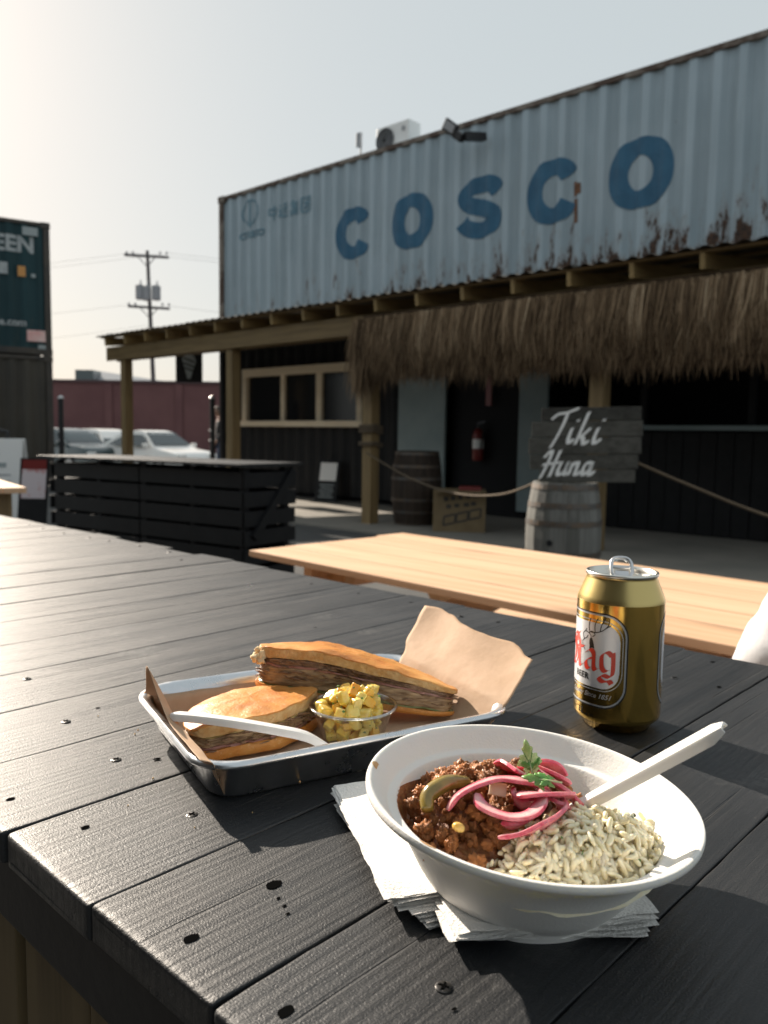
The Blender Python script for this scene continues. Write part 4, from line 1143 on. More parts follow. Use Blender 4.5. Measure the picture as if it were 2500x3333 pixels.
# ================================================================ unseen black containers added behind the camera to cut the sky fill
fill_blocker_low = thing('shipping_container', 'unseen black container added behind the camera to block sky fill, lower one', 'container', (-9.5, -5.6, 0))
container(fill_blocker_low, Matrix.Translation((3.2, -3.1, 0)) @ Matrix.Rotation(math.pi, 4, 'Z'), 12.19, 2.59, 2.44, MT['black_paint'], MT['rail_dark'])
fill_blocker_up = thing('shipping_container', 'unseen black container added behind the camera to block sky fill, upper one', 'container', (-9.5, -5.6, 2.6))
container(fill_blocker_up, Matrix.Translation((3.2, -3.1, 2.6)) @ Matrix.Rotation(math.pi, 4, 'Z'), 12.19, 2.59, 2.44, MT['black_paint'], MT['rail_dark'])

# ================================================================ the pallet table further back
E1 = Vector((-0.986, -0.164, 0)); E2 = Vector((-0.164, 0.986, 0)); O_ = Vector((-4.70, 3.50, 0))
pt_ = thing('pallet_table', 'black bar table built on upright pallets, standing by the pergola', 'table', O_ + E1 * 1.2 + E2 * 0.35)
Mp = Matrix((E1, E2, Vector((0, 0, 1)))).transposed().to_4x4(); Mp.translation = O_
for i in range(25):
    mb = plank_mesh(0.098 * i, 0.098 * i + 0.095, random.uniform(-0.006, 0.006), 0.70 + random.uniform(-0.01, 0.01), T, 0.02, 50 + i, ny=4, M=Mp)
    mb.build('plank', MT['black_stain'], pt_, clean=False)
for r_ in range(6):
    z = 0.06 + 0.143 * r_
    for yy in (0.10, 0.62):
        for seg in range(2):
            mb = MB(); mb.box((0.07 + 0.565 + 1.14 * seg, yy, z), (1.125, 0.018, 0.120), Mp, 0.003); mb.build('slat', MT['black_paint'], pt_)
    for xx in (0.045, 2.38):
        mb = MB(); mb.box((xx, 0.36 + random.uniform(-0.01, 0.01), z), (0.018, 0.54 + random.uniform(0, 0.03), 0.112), Mp, 0.003); mb.build('slat', MT['black_paint'], pt_)
for xx in (0.10, 0.62, 1.18, 1.75, 2.32):
    for yy in (0.14, 0.58):
        mb = MB(); mb.box((xx, yy, 0.43), (0.05, 0.055, 0.86), Mp); mb.build('stringer', MT['black_paint'], pt_)
mb = MB(); mb.bar(Mp @ Vector((0.02, 0.16, 0.35)), Mp @ Vector((0.02, 0.60, 0.84)), 0.03, 0.06); mb.build('brace', MT['black_paint'], pt_)

# ================================================================ picnic tables of new pine
def picnic(label, corner, rz, L):
    M = Matrix.Translation(corner) @ Matrix.Rotation(rz, 4, 'Z')       # local origin: left near corner of the top
    root = thing('picnic_table', label, 'picnic table', M @ Vector((L / 2, 0.37, 0)), rz, 'light pine picnic tables')
    bw = 0.1475
    for i in range(5):
        sh = -0.03 if i == 4 else random.uniform(-0.006, 0.006)
        mb = MB(); mb.box((L / 2 + sh, bw * i + bw / 2 - 0.002, 0.735), (L, bw - 0.004, 0.020), M, 0.003); mb.build('top_board', MT['new_pine'], root)
    for yy in (-0.50, -0.36, 0.95, 1.09):
        mb = MB(); mb.box((L / 2, yy + 0.07, 0.431), (L, 0.132, 0.038), M, 0.004); mb.build('seat_board', MT['new_pine'], root)
    for xx in (0.22, L - 0.22):
        mb = MB(); mb.box((xx, 0.37, 0.6795), (0.038, 0.60, 0.09), M); mb.build('top_cleat', MT['new_pine'], root)
        mb = MB(); mb.box((xx, 0.37, 0.366), (0.038, 1.70, 0.09), M); mb.build('seat_bearer', MT['new_pine'], root)
        for s_ in (-1, 1):
            mb = MB(); mb.bar(M @ Vector((xx + 0.04, 0.37 + s_ * 0.62, 0.0)), M @ Vector((xx + 0.04, 0.37 + s_ * 0.20, 0.70)), 0.038, 0.12, up=M.to_3x3() @ Vector((1, 0, 0))); mb.build('leg', MT['new_pine_z'], root)
    mb = MB(); mb.bar(M @ Vector((0.26, 0.37, 0.40)), M @ Vector((0.75, 0.37, 0.69)), 0.038, 0.09); mb.build('brace', MT['new_pine'], root)
    mb = MB(); mb.bar(M @ Vector((L - 0.26, 0.37, 0.40)), M @ Vector((L - 0.75, 0.37, 0.69)), 0.038, 0.09); mb.build('brace', MT['new_pine'], root)
    return M
picnic('sunlit pine picnic table right behind the black bar table', Vector((-2.09, 1.585, 0)), R(-3.0), 1.95)
def plain_table(label, M, L, W):
    root = thing('pine_table', label, 'table', M @ Vector((-L / 2, -W / 2, 0)))
    bw = W / 5
    for i in range(5):
        mb = MB(); mb.box((-L / 2, -W + bw * (i + 0.5), 0.726), (L, bw - 0.005, 0.038), M, 0.004); mb.build('top_board', MT['new_pine'], root)
    for xx in (-0.14, -L + 0.14):
        for yy in (-0.12, -W + 0.12):
            mb = MB(); mb.box((xx, yy, 0.353), (0.089, 0.089, 0.706), M, 0.005); mb.build('leg', MT['treated_pine'], root)
        mb = MB(); mb.box((xx, -W / 2, 0.66), (0.038, W - 0.34, 0.09), M); mb.build('rail', MT['treated_pine_y'], root)
plain_table('pine table cut by the left edge in front of the A-frame sign', frame((-5.30, 2.24, 0), rz=R(-12)), 1.6, 0.72)

# ================================================================ people
def skin_mesh(name, V, E, m, parent, M, sub=2, disp=0.0):
    me = bpy.data.meshes.new(name)
    names = list(V)
    me.from_pydata([V[k][0] for k in names], [(names.index(a), names.index(b_)) for a, b_ in E] if True else [], [])
    if False: pass
    o = bpy.data.objects.new(name, me); COL.objects.link(o)
    md = o.modifiers.new('skin', 'SKIN'); md.use_smooth_shade = True
    for i, k in enumerate(names):
        r = V[k][1]; r = r if isinstance(r, tuple) else (r, r)
        me.skin_vertices[0].data[i].radius = r
        me.skin_vertices[0].data[i].use_root = (i == 0)
    sd = o.modifiers.new('sub', 'SUBSURF'); sd.levels = sub; sd.render_levels = sub
    dg = bpy.context.evaluated_depsgraph_get()
    me2 = bpy.data.meshes.new_from_object(o.evaluated_get(dg))
    bpy.data.objects.remove(o); bpy.data.meshes.remove(me)
    if disp:
        for v in me2.vertices:
            q = v.co
            k_ = noise.noise(Vector((q.x * 9, q.y * 9, q.z * 16))) * disp + noise.noise(Vector((q.x * 24 + 5, q.y * 24, q.z * 30))) * disp * 0.4
            v.co = q + v.normal * k_
    me2.materials.clear(); me2.materials.append(m)
    me2.shade_smooth()
    off = M.translation.copy()
    me2.transform(Matrix.Translation(-off) @ M)
    o2 = bpy.data.objects.new(name, me2); COL.objects.link(o2); o2.location = off
    put(o2, parent)
    return o2
pmat('skin', (0.50, 0.30, 0.22), rough=0.5, sss=0.2)
pmat('shirt_white', (0.74, 0.75, 0.78), (0.68, 0.69, 0.72), scale=30, rough=0.9, bmp=0.0015, bscale=35, spec=0.2)
pmat('cloth_dark', (0.03, 0.032, 0.038), (0.045, 0.047, 0.052), scale=30, rough=0.9, spec=0.2)
pmat('denim', (0.06, 0.08, 0.13), (0.08, 0.10, 0.15), scale=40, rough=0.9, spec=0.2)
pmat('hair_brown', (0.05, 0.03, 0.02), rough=0.6)
def hand(V, E, wrist, s, d, n_):
    """palm and five fingers; d forward, n_ palm normal, s thumb side"""
    w = Vector(V[wrist][0]); d = Vector(d).normalized(); n_ = Vector(n_).normalized(); sd = d.cross(n_) * s
    pk = wrist + 'p'; V[pk] = (tuple(w + d * 0.06), (0.030, 0.014)); E.append((wrist, pk))
    for i, (off, L) in enumerate(((0.028, 0.065), (0.010, 0.075), (-0.010, 0.070), (-0.027, 0.055))):
        a, b_ = wrist + 'f%d' % i, wrist + 'g%d' % i
        V[a] = (tuple(w + d * (0.085 + L * 0.45) + sd * off + n_ * 0.006), 0.0085); V[b_] = (tuple(w + d * (0.085 + L * 0.85) + sd * off * 1.1 + n_ * 0.028), 0.0075)
        E += [(pk, a), (a, b_)]
    a, b_ = wrist + 't0', wrist + 't1'
    V[a] = (tuple(w + d * 0.045 + sd * 0.045 + n_ * 0.01), 0.010); V[b_] = (tuple(w + d * 0.085 + sd * 0.060 + n_ * 0.02), 0.0085)
    E += [(wrist, a), (a, b_)]
def person(label, M, pose, shirt, trousers, hairm):
    root = thing('person', label, 'person', M @ Vector((0, 0, pose.get('base', 0))))
    V = {'pel': ((0, 0, 0), (0.15, 0.11)), 'spi': ((0, pose['lean'] * 0.3, 0.20), (0.13, 0.095)), 'che': ((0, pose['lean'] * 0.7, 0.40), (0.155, 0.11)), 'nec': ((0, pose['lean'], 0.53), 0.055), 'hea': ((0, pose['lean'] + 0.02, 0.60), 0.055)}
    E = [('pel', 'spi'), ('spi', 'che'), ('che', 'nec'), ('nec', 'hea')]
    for s in (-1, 1):
        k = 'l' if s < 0 else 'r'
        for nm, r in (('sho', 0.06), ('elb', 0.043), ('wri', 0.028), ('hip', 0.085), ('kne', 0.058), ('ank', 0.040), ('toe', 0.036)):
            p = pose[nm + k]; V[nm + k] = (p, r)
        E += [('che', 'sho' + k), ('sho' + k, 'elb' + k), ('elb' + k, 'wri' + k), ('pel', 'hip' + k), ('hip' + k, 'kne' + k), ('kne' + k, 'ank' + k), ('ank' + k, 'toe' + k)]
        hand(V, E, 'wri' + k, -s, Vector(pose['wri' + k]) - Vector(pose['elb' + k]), (0, 0, -1) if pose.get('seated') else (-s, 0, 0))
    skin_mesh('body', V, E, MT['skin'], root, M)
    # head with face
    hc_ = Vector((0, pose['lean'] + 0.045, 0.72))
    mb = MB()
    def hf(u, v):
        a = 2 * math.pi * u; b_ = math.pi * v
        x, y, z = math.sin(b_) * math.sin(a), math.sin(b_) * math.cos(a), math.cos(b_)
        jaw = 1 - 0.28 * max(0, -z) ** 1.3
        yy = y * 0.098 * jaw + (0.006 if y > 0.6 and -0.5 < z < 0.2 else 0)
        nose = 0.022 * math.exp(-((x / 0.16) ** 2 + ((z + 0.18) / 0.16) ** 2)) if y > 0 else 0
        eye = -0.008 * (math.exp(-(((abs(x) - 0.38) / 0.14) ** 2 + ((z - 0.08) / 0.10) ** 2))) if y > 0 else 0
        lip = 0.006 * math.exp(-((x / 0.25) ** 2 + ((z + 0.52) / 0.06) ** 2)) if y > 0 else 0
        return M @ (hc_ + Vector((x * 0.078 * jaw, yy + nose + eye + lip, z * 0.122)))
    mb.grid(hf, 40, 26, closeu=True); mb.build('head', MT['skin'], root, smooth=180)
    mb = MB()
    def hr(u, v):
        a = 2 * math.pi * u; b_ = math.pi * (0.02 + 0.60 * v)
        x, y, z = math.sin(b_) * math.sin(a), math.sin(b_) * math.cos(a), math.cos(b_)
        if y > 0.35 and z < 0.45: y = 0.35; 
        k_ = 1.10 + 0.04 * noise.noise(Vector((x * 8, y * 8, z * 3)))
        return M @ (hc_ + Vector((x * 0.078 * k_, y * 0.098 * k_ - 0.008, z * 0.122 * k_)))
    mb.grid(hr, 40, 16, closeu=True); mb.build('hair', hairm, root, smooth=180)
    for s in (-1, 1):
        mb = MB(); mb.lathe([(0, 0.010), (0.016, 0.006), (0.022, 0), (0, -0.004)], n=12, M=M @ Matrix.Translation(hc_ + Vector((s * 0.080, -0.005, -0.005))) @ Matrix.Rotation(R(90) * s, 4, 'Y')); mb.build('ear', MT['skin'], root, smooth=180)
    # clothes follow the joints
    V2 = {'pel': ((0, 0, -0.02), (0.175, 0.135)), 'spi': (V['spi'][0], (0.165, 0.125)), 'che': (V['che'][0], (0.178, 0.128)), 'nec': ((0, pose['lean'] * 0.93, 0.49), 0.075)}
    E2_ = [('pel', 'spi'), ('spi', 'che'), ('che', 'nec')]
    for k in 'lr':
        wr = Vector(pose['elb' + k]).lerp(Vector(pose['wri' + k]), pose.get('sleeve', 0.85))
        V2['sho' + k] = (pose['sho' + k], 0.085); V2['elb' + k] = (pose['elb' + k], pose.get('elr', 0.075)); V2['cuf' + k] = (tuple(wr), 0.05)
        E2_ += [('che', 'sho' + k), ('sho' + k, 'elb' + k), ('elb' + k, 'cuf' + k)]
    skin_mesh('shirt', V2, E2_, shirt, root, M, 3, 0.012)
    V3 = {'pel': ((0, 0, -0.01), (0.165, 0.125))}; E3 = []
    for k in 'lr':
        V3['hip' + k] = (pose['hip' + k], 0.100); V3['kne' + k] = (pose['kne' + k], 0.075); V3['ank' + k] = (pose['ank' + k], 0.062)
        E3 += [('pel', 'hip' + k), ('hip' + k, 'kne' + k), ('kne' + k, 'ank' + k)]
    skin_mesh('trousers', V3, E3, trousers, root, M, 2, 0.006)
    for k in 'lr':
        a = Vector(pose['ank' + k]); b_ = Vector(pose['toe' + k]); mb = MB()
        mb.tube([M @ (a + Vector((0, -0.06, -0.05))), M @ (a + Vector((0, -0.03, -0.03))), M @ a.lerp(b_, 0.5), M @ b_, M @ (b_ + Vector((0, 0.05, -0.01)))], [0.02, 0.045, 0.045, 0.04, 0.015], 10); mb.build('shoe', MT['rubber'], root, smooth=180)
    return root
seat = dict(seated=True, lean=0.14, base=-0.54, shol=(-0.150, 0.08, 0.355), shor=(0.185, 0.06, 0.43), elbl=(-0.262, 0.110, 0.205), elbr=(0.29, 0.13, 0.27), wril=(-0.10, 0.33, 0.245), wrir=(0.11, 0.34, 0.245),
            hipl=(-0.09, 0.03, -0.01), hipr=(0.09, 0.03, -0.01), knel=(-0.12, 0.44, 0.0), kner=(0.12, 0.44, 0.0), ankl=(-0.12, 0.42, -0.44), ankr=(0.12, 0.42, -0.44), toel=(-0.12, 0.54, -0.495), toer=(0.12, 0.54, -0.495), elr=0.066, sleeve=0.8)
person('person in a white long sleeved shirt seated at the right edge', Matrix.Translation((-0.150, 1.16, 0.545)), seat, MT['shirt_white'], MT['denim'], MT['hair_brown'])
stand = dict(lean=0.02, base=-0.94, shol=(-0.19, 0, 0.44), shor=(0.19, 0, 0.44), elbl=(-0.27, -0.02, 0.16), elbr=(0.25, 0.0, 0.16), wril=(-0.22, 0.14, -0.02), wrir=(0.22, 0.12, -0.04),
             hipl=(-0.09, 0, -0.04), hipr=(0.09, 0, -0.04), knel=(-0.11, 0.04, -0.47), kner=(0.11, -0.02, -0.47), ankl=(-0.12, 0.0, -0.85), ankr=(0.12, -0.06, -0.85), toel=(-0.13, 0.12, -0.905), toer=(0.13, 0.06, -0.905))
person('person in dark clothes standing behind the black pole by the bar', frame((-16.6, 11.75, ground_z(-16.6, 0) + 0.95), rz=R(150)), stand, MT['cloth_dark'], MT['denim'], MT['hair_brown'])
# ================================================================ sheet pan with paper, sandwich, salsa and spoon
TC = Vector((-0.436, 0.3976, T)); TU = Vector((0.2921, 0.9564, 0)); TV = Vector((-0.9564, 0.2921, 0))
TM = Matrix((TU, TV, Vector((0, 0, 1)))).transposed().to_4x4(); TM.translation = TC
def tl(u, v, z): return TM @ Vector((u, v, z))

def brushed(name, col, rough, aniso=0.0, bmp=0.00002):
    m, nt, b = base_mat(name)
    b.inputs['Metallic'].default_value = 1.0
    vec = coords(nt, (1, 1, 1))
    f = noise_tex(nt, vec, 60, 5, 0.6)
    nt.links.new(ramp(nt, f, [(0.3, tuple(c * 0.86 for c in col)), (0.7, col)]), b.inputs['Base Color'])
    rr = nd(nt, 'ShaderNodeMapRange'); rr.inputs['From Min'].default_value = 0.3; rr.inputs['From Max'].default_value = 0.7
    rr.inputs['To Min'].default_value = rough * 0.8; rr.inputs['To Max'].default_value = rough * 1.3
    nt.links.new(f, rr.inputs['Value']); nt.links.new(rr.outputs[0], b.inputs['Roughness'])
    bump(nt, b, noise_tex(nt, coords(nt, (1, 25, 1)), 300, 3), bmp)
    return m
brushed('aluminium', (0.72, 0.74, 0.77), 0.30)

def rrect(a, b_, r, n=7):
    out = []
    for cx_, cy_, a0 in ((a - r, b_ - r, 0), (-a + r, b_ - r, 90), (-a + r, -b_ + r, 180), (a - r, -b_ + r, 270)):
        for k in range(n): t = math.radians(a0 + 90 * k / (n - 1)); out.append((cx_ + r * math.cos(t), cy_ + r * math.sin(t)))
    return out
HA, HB = 0.119, 0.0893
tray = thing('sheet_pan', 'small aluminium sheet pan holding the sandwich halves on the black table', 'tray', TC)
secs = [(-0.0205, 0.0012, 0.012), (-0.0165, 0.0018, 0.015), (-0.0145, 0.004, 0.017), (-0.0095, 0.0225, 0.023), (-0.0078, 0.0252, 0.025), (-0.0052, 0.0282, 0.027), (-0.0020, 0.0288, 0.029), (-0.0002, 0.0272, 0.030), (0.0, 0.0255, 0.030), (-0.0015, 0.0238, 0.029), (-0.0050, 0.0236, 0.027), (-0.0082, 0.0215, 0.024), (-0.0135, 0.003, 0.018), (-0.0170, 0.0003, 0.015)]
mb = MB(); vs = []; fs = []
for o_, z, r in secs:
    for p in rrect(HA + o_, HB + o_, r): vs.append((p[0], p[1], z))
n = 28
fs = [(i * n + k, i * n + (k + 1) % n, (i + 1) * n + (k + 1) % n, (i + 1) * n + k) for i in range(len(secs) - 1) for k in range(n)]
fs += [tuple(range(n)), tuple(range((len(secs) - 1) * n + n - 1, (len(secs) - 1) * n - 1, -1))]
mb.add(vs, fs, TM); mb.build('pan_body', MT['aluminium'], tray, smooth=50)

# ---- brown paper liner
def paper_mat():
    m, nt, b = base_mat('kraft_paper')
    vec = coords(nt, (1, 1, 1))
    f = noise_tex(nt, vec, 45, 6, 0.65)
    col = ramp(nt, f, [(0.3, (0.54, 0.37, 0.24)), (0.7, (0.64, 0.45, 0.31))])
    gr = ramp(nt, noise_tex(nt, vec, 14, 3, 0.5), [(0.62, 0.0), (0.70, 1.0)])
    col = mixc(nt, mathn(nt, 'MULTIPLY', gr, 0.12), col, (0.30, 0.15, 0.06))
    nt.links.new(col, b.inputs['Base Color'])
    b.inputs['Roughness'].default_value = 0.7; b.inputs['Specular IOR Level'].default_value = 0.25
    bump(nt, b, noise_tex(nt, vec, 120, 4), 0.0004)
    tr = nd(nt, 'ShaderNodeBsdfTranslucent'); nt.links.new(col, tr.inputs['Color'])
    mx = nd(nt, 'ShaderNodeMixShader'); mx.inputs['Fac'].default_value = 0.25
    nt.links.new(b.outputs[0], mx.inputs[1]); nt.links.new(tr.outputs[0], mx.inputs[2])
    nt.links.new(mx.outputs[0], nt.nodes['Material Output'].inputs['Surface'])
    return m
paper_mat()
def lerp(a, b_, t): return a + (b_ - a) * t
def piece(tab, s):
    for (s0, p0), (s1, p1) in zip(tab[:-1], tab[1:]):
        if s <= s1:
            t = (s - s0) / (s1 - s0)
            return tuple(lerp(x, y, t) for x, y in zip(p0, p1))
    return tab[-1][1]
# s -> (u, z, vmin, vmax)
ptab = [(0.0, (-0.116, 0.033, -0.080, 0.062)), (0.06, (-0.109, 0.0295, -0.083, 0.070)), (0.12, (-0.1045, 0.016, -0.080, 0.074)), (0.17, (-0.099, 0.0035, -0.072, 0.076)), (0.55, (0.0, 0.0032, -0.072, 0.076)),
        (0.72, (0.090, 0.0035, -0.070, 0.070)), (0.77, (0.1035, 0.016, -0.074, 0.068)), (0.82, (0.111, 0.0300, -0.080, 0.068)), (0.86, (0.119, 0.0380, -0.078, 0.076)), (1.0, (0.154, 0.0665, -0.064, 0.092))]
def paperf(s, t):
    u, z, v0, v1 = piece(ptab, s)
    v = lerp(v0, v1, t)
    if s < 0.09:
        k_ = (0.09 - s) / 0.09
        tip = math.exp(-((v - 0.022) / 0.020) ** 2)
        z += k_ * (0.031 * tip - 0.002); u -= k_ * 0.006 * tip
    if v > 0.064 and 0.15 < s < 0.74: z += min((v - 0.064) * 1.6, 0.02)
    if s > 0.82:
        k_ = (s - 0.82) / 0.18
        u -= 0.006 * k_ * (2 * t - 1) ** 2 - 0.004 * k_ * math.sin(9 * t)
        z -= 0.012 * k_ * (1 - t)
    cr = 0.0009 * noise.noise(Vector((s * 16, t * 7, 0))) + 0.0012 * abs(noise.noise(Vector((s * 9, t * 5, 4))))
    if s > 0.82: cr *= 2.6
    return (u + cr * (1.0 if s > 0.8 else 0.3), v, z + cr * 0.6)
mb = MB(); mb.grid(paperf, 120, 46, TM)
liner = mb.build('paper_liner', MT['kraft_paper'], smooth=180, clean=False)
md = liner.modifiers.new('thick', 'SOLIDIFY'); md.thickness = 0.00015
tag(liner, 'brown kraft paper lining the sheet pan with its right flap standing up', 'paper')

# ---- sandwich halves
def crust_mat():
    m, nt, b = base_mat('bread_crust')
    vec = coords(nt, (1, 1, 1))
    f = noise_tex(nt, vec, 30, 6, 0.62)
    col = ramp(nt, f, [(0.28, (0.42, 0.135, 0.022)), (0.5, (0.60, 0.25, 0.055)), (0.72, (0.72, 0.38, 0.12))])
    sp = ramp(nt, noise_tex(nt, vec, 420, 3, 0.6), [(0.60, 0.0), (0.72, 1.0)])
    col = mixc(nt, mathn(nt, 'MULTIPLY', sp, 0.35), col, (0.78, 0.56, 0.33))
    nt.links.new(col, b.inputs['Base Color'])
    b.inputs['Roughness'].default_value = 0.42; b.inputs['Specular IOR Level'].default_value = 0.4
    b.inputs['Subsurface Weight'].default_value = 0.12; b.inputs['Subsurface Radius'].default_value = (0.004, 0.002, 0.001); b.inputs['Subsurface Scale'].default_value = 1.0
    h = mathn(nt, 'ADD', mathn(nt, 'MULTIPLY', noise_tex(nt, vec, 90, 4), 0.7), mathn(nt, 'MULTIPLY', noise_tex(nt, vec, 600, 3), 0.3))
    bump(nt, b, h, 0.0012)
    return m
crust_mat()
pmat('bread_crumb', (0.70, 0.48, 0.24), (0.56, 0.31, 0.11), scale=120, rough=0.85, bmp=0.0018, bscale=260, sss=0.15, sssr=(0.004, 0.002, 0.001))
pmat('pork', (0.19, 0.110, 0.055), (0.46, 0.31, 0.17), scale=210, rough=0.45, bmp=0.0015, bscale=300, stretch=(0.4, 0.4, 1.6))
pmat('pork_dark', (0.15, 0.08, 0.042), (0.30, 0.175, 0.10), scale=150, rough=0.4, bmp=0.0015, bscale=300)
pmat('ham', (0.46, 0.24, 0.20), (0.38, 0.18, 0.15), scale=120, rough=0.4, bmp=0.0008, bscale=200)
pmat('cheese', (0.62, 0.48, 0.20), (0.52, 0.42, 0.19), scale=90, rough=0.4, bmp=0.0006, bscale=150)
pmat('pickle', (0.13, 0.17, 0.05), (0.20, 0.22, 0.08), scale=100, rough=0.35, bmp=0.0006, bscale=200)

def resample(out, n=72):
    P = out + [out[0]]
    L = [0]
    for a, b_ in zip(P[:-1], P[1:]): L.append(L[-1] + math.hypot(b_[0] - a[0], b_[1] - a[1]))
    res = []
    j = 0
    for k in range(n):
        d = L[-1] * k / n
        while L[j + 1] < d: j += 1
        t = (d - L[j]) / (L[j + 1] - L[j])
        res.append(tuple(lerp(P[j][q], P[j + 1][q], t) for q in range(3)))
    # soften
    for it in range(2):
        res = [tuple(0.5 * res[k][q] + 0.25 * (res[k - 1][q] + res[(k + 1) % n][q]) for q in range(3)) for k in range(n)]
    return res
def sandwich(label, outline, M, hfun, layers, seed, fb=0.17):
    root = thing('sandwich_half', label, 'sandwich', M.translation, 0, 'halves of a pressed pork sandwich')
    O2 = resample(outline); n = len(O2)
    cx_ = sum(p[0] for p in O2) / n; cy_ = sum(p[1] for p in O2) / n
    def ring(scale, zf, jit=0.0, key=0):
        out = []
        for k, p in enumerate(O2):
            s = scale(p[2]) if callable(scale) else scale
            x, y = cx_ + (p[0] - cx_) * s, cy_ + (p[1] - cy_) * s
            if jit:
                d = jit * noise.noise(Vector((x * 190, y * 190, key * 7.7 + seed)))
                L = math.hypot(p[0] - cx_, p[1] - cy_); x += (p[0] - cx_) / L * d; y += (p[1] - cy_) / L * d
            z = zf(x, y, p[2])
            out.append((x, y, z))
        return out
    def shell(name, rings, m, capb=False, capt=False, sm=60):
        vs_ = [q for r in rings for q in r]
        fs_ = [(i * n + k, i * n + (k + 1) % n, (i + 1) * n + (k + 1) % n, (i + 1) * n + k) for i in range(len(rings) - 1) for k in range(n)]
        if capb: fs_.append(tuple(range(n - 1, -1, -1)))
        if capt: fs_.append(tuple(range((len(rings) - 1) * n, len(rings) * n)))
        mb = MB(); mb.add(vs_, fs_, M); return mb.build(name, m, root, smooth=sm)
    H = hfun
    wob = lambda x, y, a, k_: a * noise.noise(Vector((x * 70, y * 70, seed + k_)))
    # bottom bread
    zb = lambda f: (lambda x, y, e: f * H(x, y) + wob(x, y, 0.0008, 1))
    shell('bottom_bread', [ring(lambda e: 0.90, zb(0.0)), ring(lambda e: 0.965, zb(0.01)), ring(lambda e: 1.0, zb(0.06)), ring(lambda e: 1.005, zb(fb * 0.65), 0.0012, 1), ring(lambda e: 0.995, zb(fb - 0.005), 0.0012, 2)], MT['bread_crust'], True, True, 70)
    z = fb
    for li, (nm, m, dz) in enumerate(layers):
        f0, f1 = z, z + dz
        rg = []
        nq = 13 if dz > 0.12 else 5
        for q in range(nq):
            f = lerp(f0, f1, q / (nq - 1))
            rg.append(ring(lambda e, q=q: (0.962 - 0.02 * (1 - e)) + (0.012 if 0 < q < nq - 1 else -0.006), (lambda f: lambda x, y, e: f * H(x, y) + wob(x, y, 0.0016, 3 + f * 3))(f), 0.0030, 10 + li * 5 + q * 0.23))
        shell(nm, rg, m, True, True, 70)
        z = f1
    # top bread: crumb wall at the cut, crust dome above
    f0 = z + 0.005
    def ztop(s):
        def zf(x, y, e):
            edge = lerp(0.10, 0.86, e)              # crust side curls down, cut side stays tall
            k_ = s ** 3.2
            return H(x, y) * lerp(1.0, lerp(f0 + 0.03, 1.0, edge), k_) + wob(x, y, 0.0016, 9) + 0.0007 * noise.noise(Vector((x * 260, y * 260, seed)))
        return zf
    shell('top_crumb', [ring(0.99, (lambda x, y, e: f0 * H(x, y) + wob(x, y, 0.0012, 8)), 0.0012, 40), ring(1.0, (lambda x, y, e: lerp(f0, 1.0, 0.18) * H(x, y)), 0.0016, 41), ring(lambda e: 1.0, (lambda x, y, e: ztop(0.985)(x, y, e) - 0.0006), 0.0010, 42)], MT['bread_crumb'], True, False, 70)
    shell('top_crust', [ring(1.0, (lambda x, y, e: ztop(0.985)(x, y, e) - 0.0012), 0.0010, 42)] + [ring(s, ztop(s), 0.0006, 43) for s in (1.002, 0.985, 0.95, 0.90, 0.82, 0.72, 0.60, 0.46, 0.3, 0.15, 0.04)], MT['bread_crust'], False, True, 180)
    # shreds of pork poking from the cut
    mb = MB()
    cut = [p for p in O2 if p[2] > 0.75]
    rnd = random.Random(seed)
    for q in range(45):
        p = rnd.choice(cut); x, y = p[0] + rnd.uniform(-0.002, 0.002), p[1] + rnd.uniform(-0.001, 0.001)
        zz = lerp(0.27, f0 - 0.02, rnd.random()) * H(x, y)
        L = rnd.uniform(0.002, 0.006); a = rnd.uniform(-0.7, 0.7)
        d_ = Vector((math.cos(a) * 0.9, math.sin(a) * 0.5, rnd.uniform(-0.25, 0.25))).normalized() * L
        r = rnd.uniform(0.0004, 0.0010); c_ = Vector((x, y, zz))
        mb.tube([M @ (c_ - d_), M @ (c_ - d_ * 0.3 + Vector((0, 0, r * 0.4))), M @ (c_ + d_ * 0.4), M @ (c_ + d_)], [r * 0.3, r, r, r * 0.3], 6)
    tag(mb.build('pulled_pork', MT['pork_dark'], root, smooth=180, clean=False), kind='stuff')
    return root
Lf = (('ham', MT['ham'], 0.07), ('pork', MT['pork'], 0.24), ('cheese', MT['cheese'], 0.04))
Lb = (('pickle', MT['pickle'], 0.05), ('pork', MT['pork'], 0.36), ('ham', MT['ham'], 0.05), ('roast_pork', MT['pork_dark'], 0.13))
outF = [(-0.047, -0.035, 0.9), (-0.020, -0.0345, 1.0), (0.006, -0.036, 1.0), (0.032, -0.022, 1.0), (0.052, -0.004, 1.0), (0.055, 0.012, 0.55), (0.050, 0.034, 0.0), (0.030, 0.050, 0.0), (0.0, 0.053, 0.0), (-0.026, 0.040, 0.0), (-0.044, 0.018, 0.0), (-0.052, -0.010, 0.1), (-0.051, -0.028, 0.4)]
sandwich('flat golden sandwich half lying crust up at the left of the pan', outF, TM @ Matrix.Translation((-0.052, 0.006, 0.0045)) @ Matrix.Rotation(R(-3), 4, 'X'), lambda x, y: 0.0285 + 0.05 * x, Lf, 3.0, 0.30)
P0 = Vector((-0.026, 0.037, 0.024)); P1 = Vector((0.090, -0.038, 0.0085))
Xb = (P1 - P0).normalized(); Yb = Vector((0, 0, 1)).cross(Xb).normalized(); Zb = Xb.cross(Yb)
MBk = Matrix((Xb, Yb, Zb)).transposed().to_4x4(); MBk.translation = P0
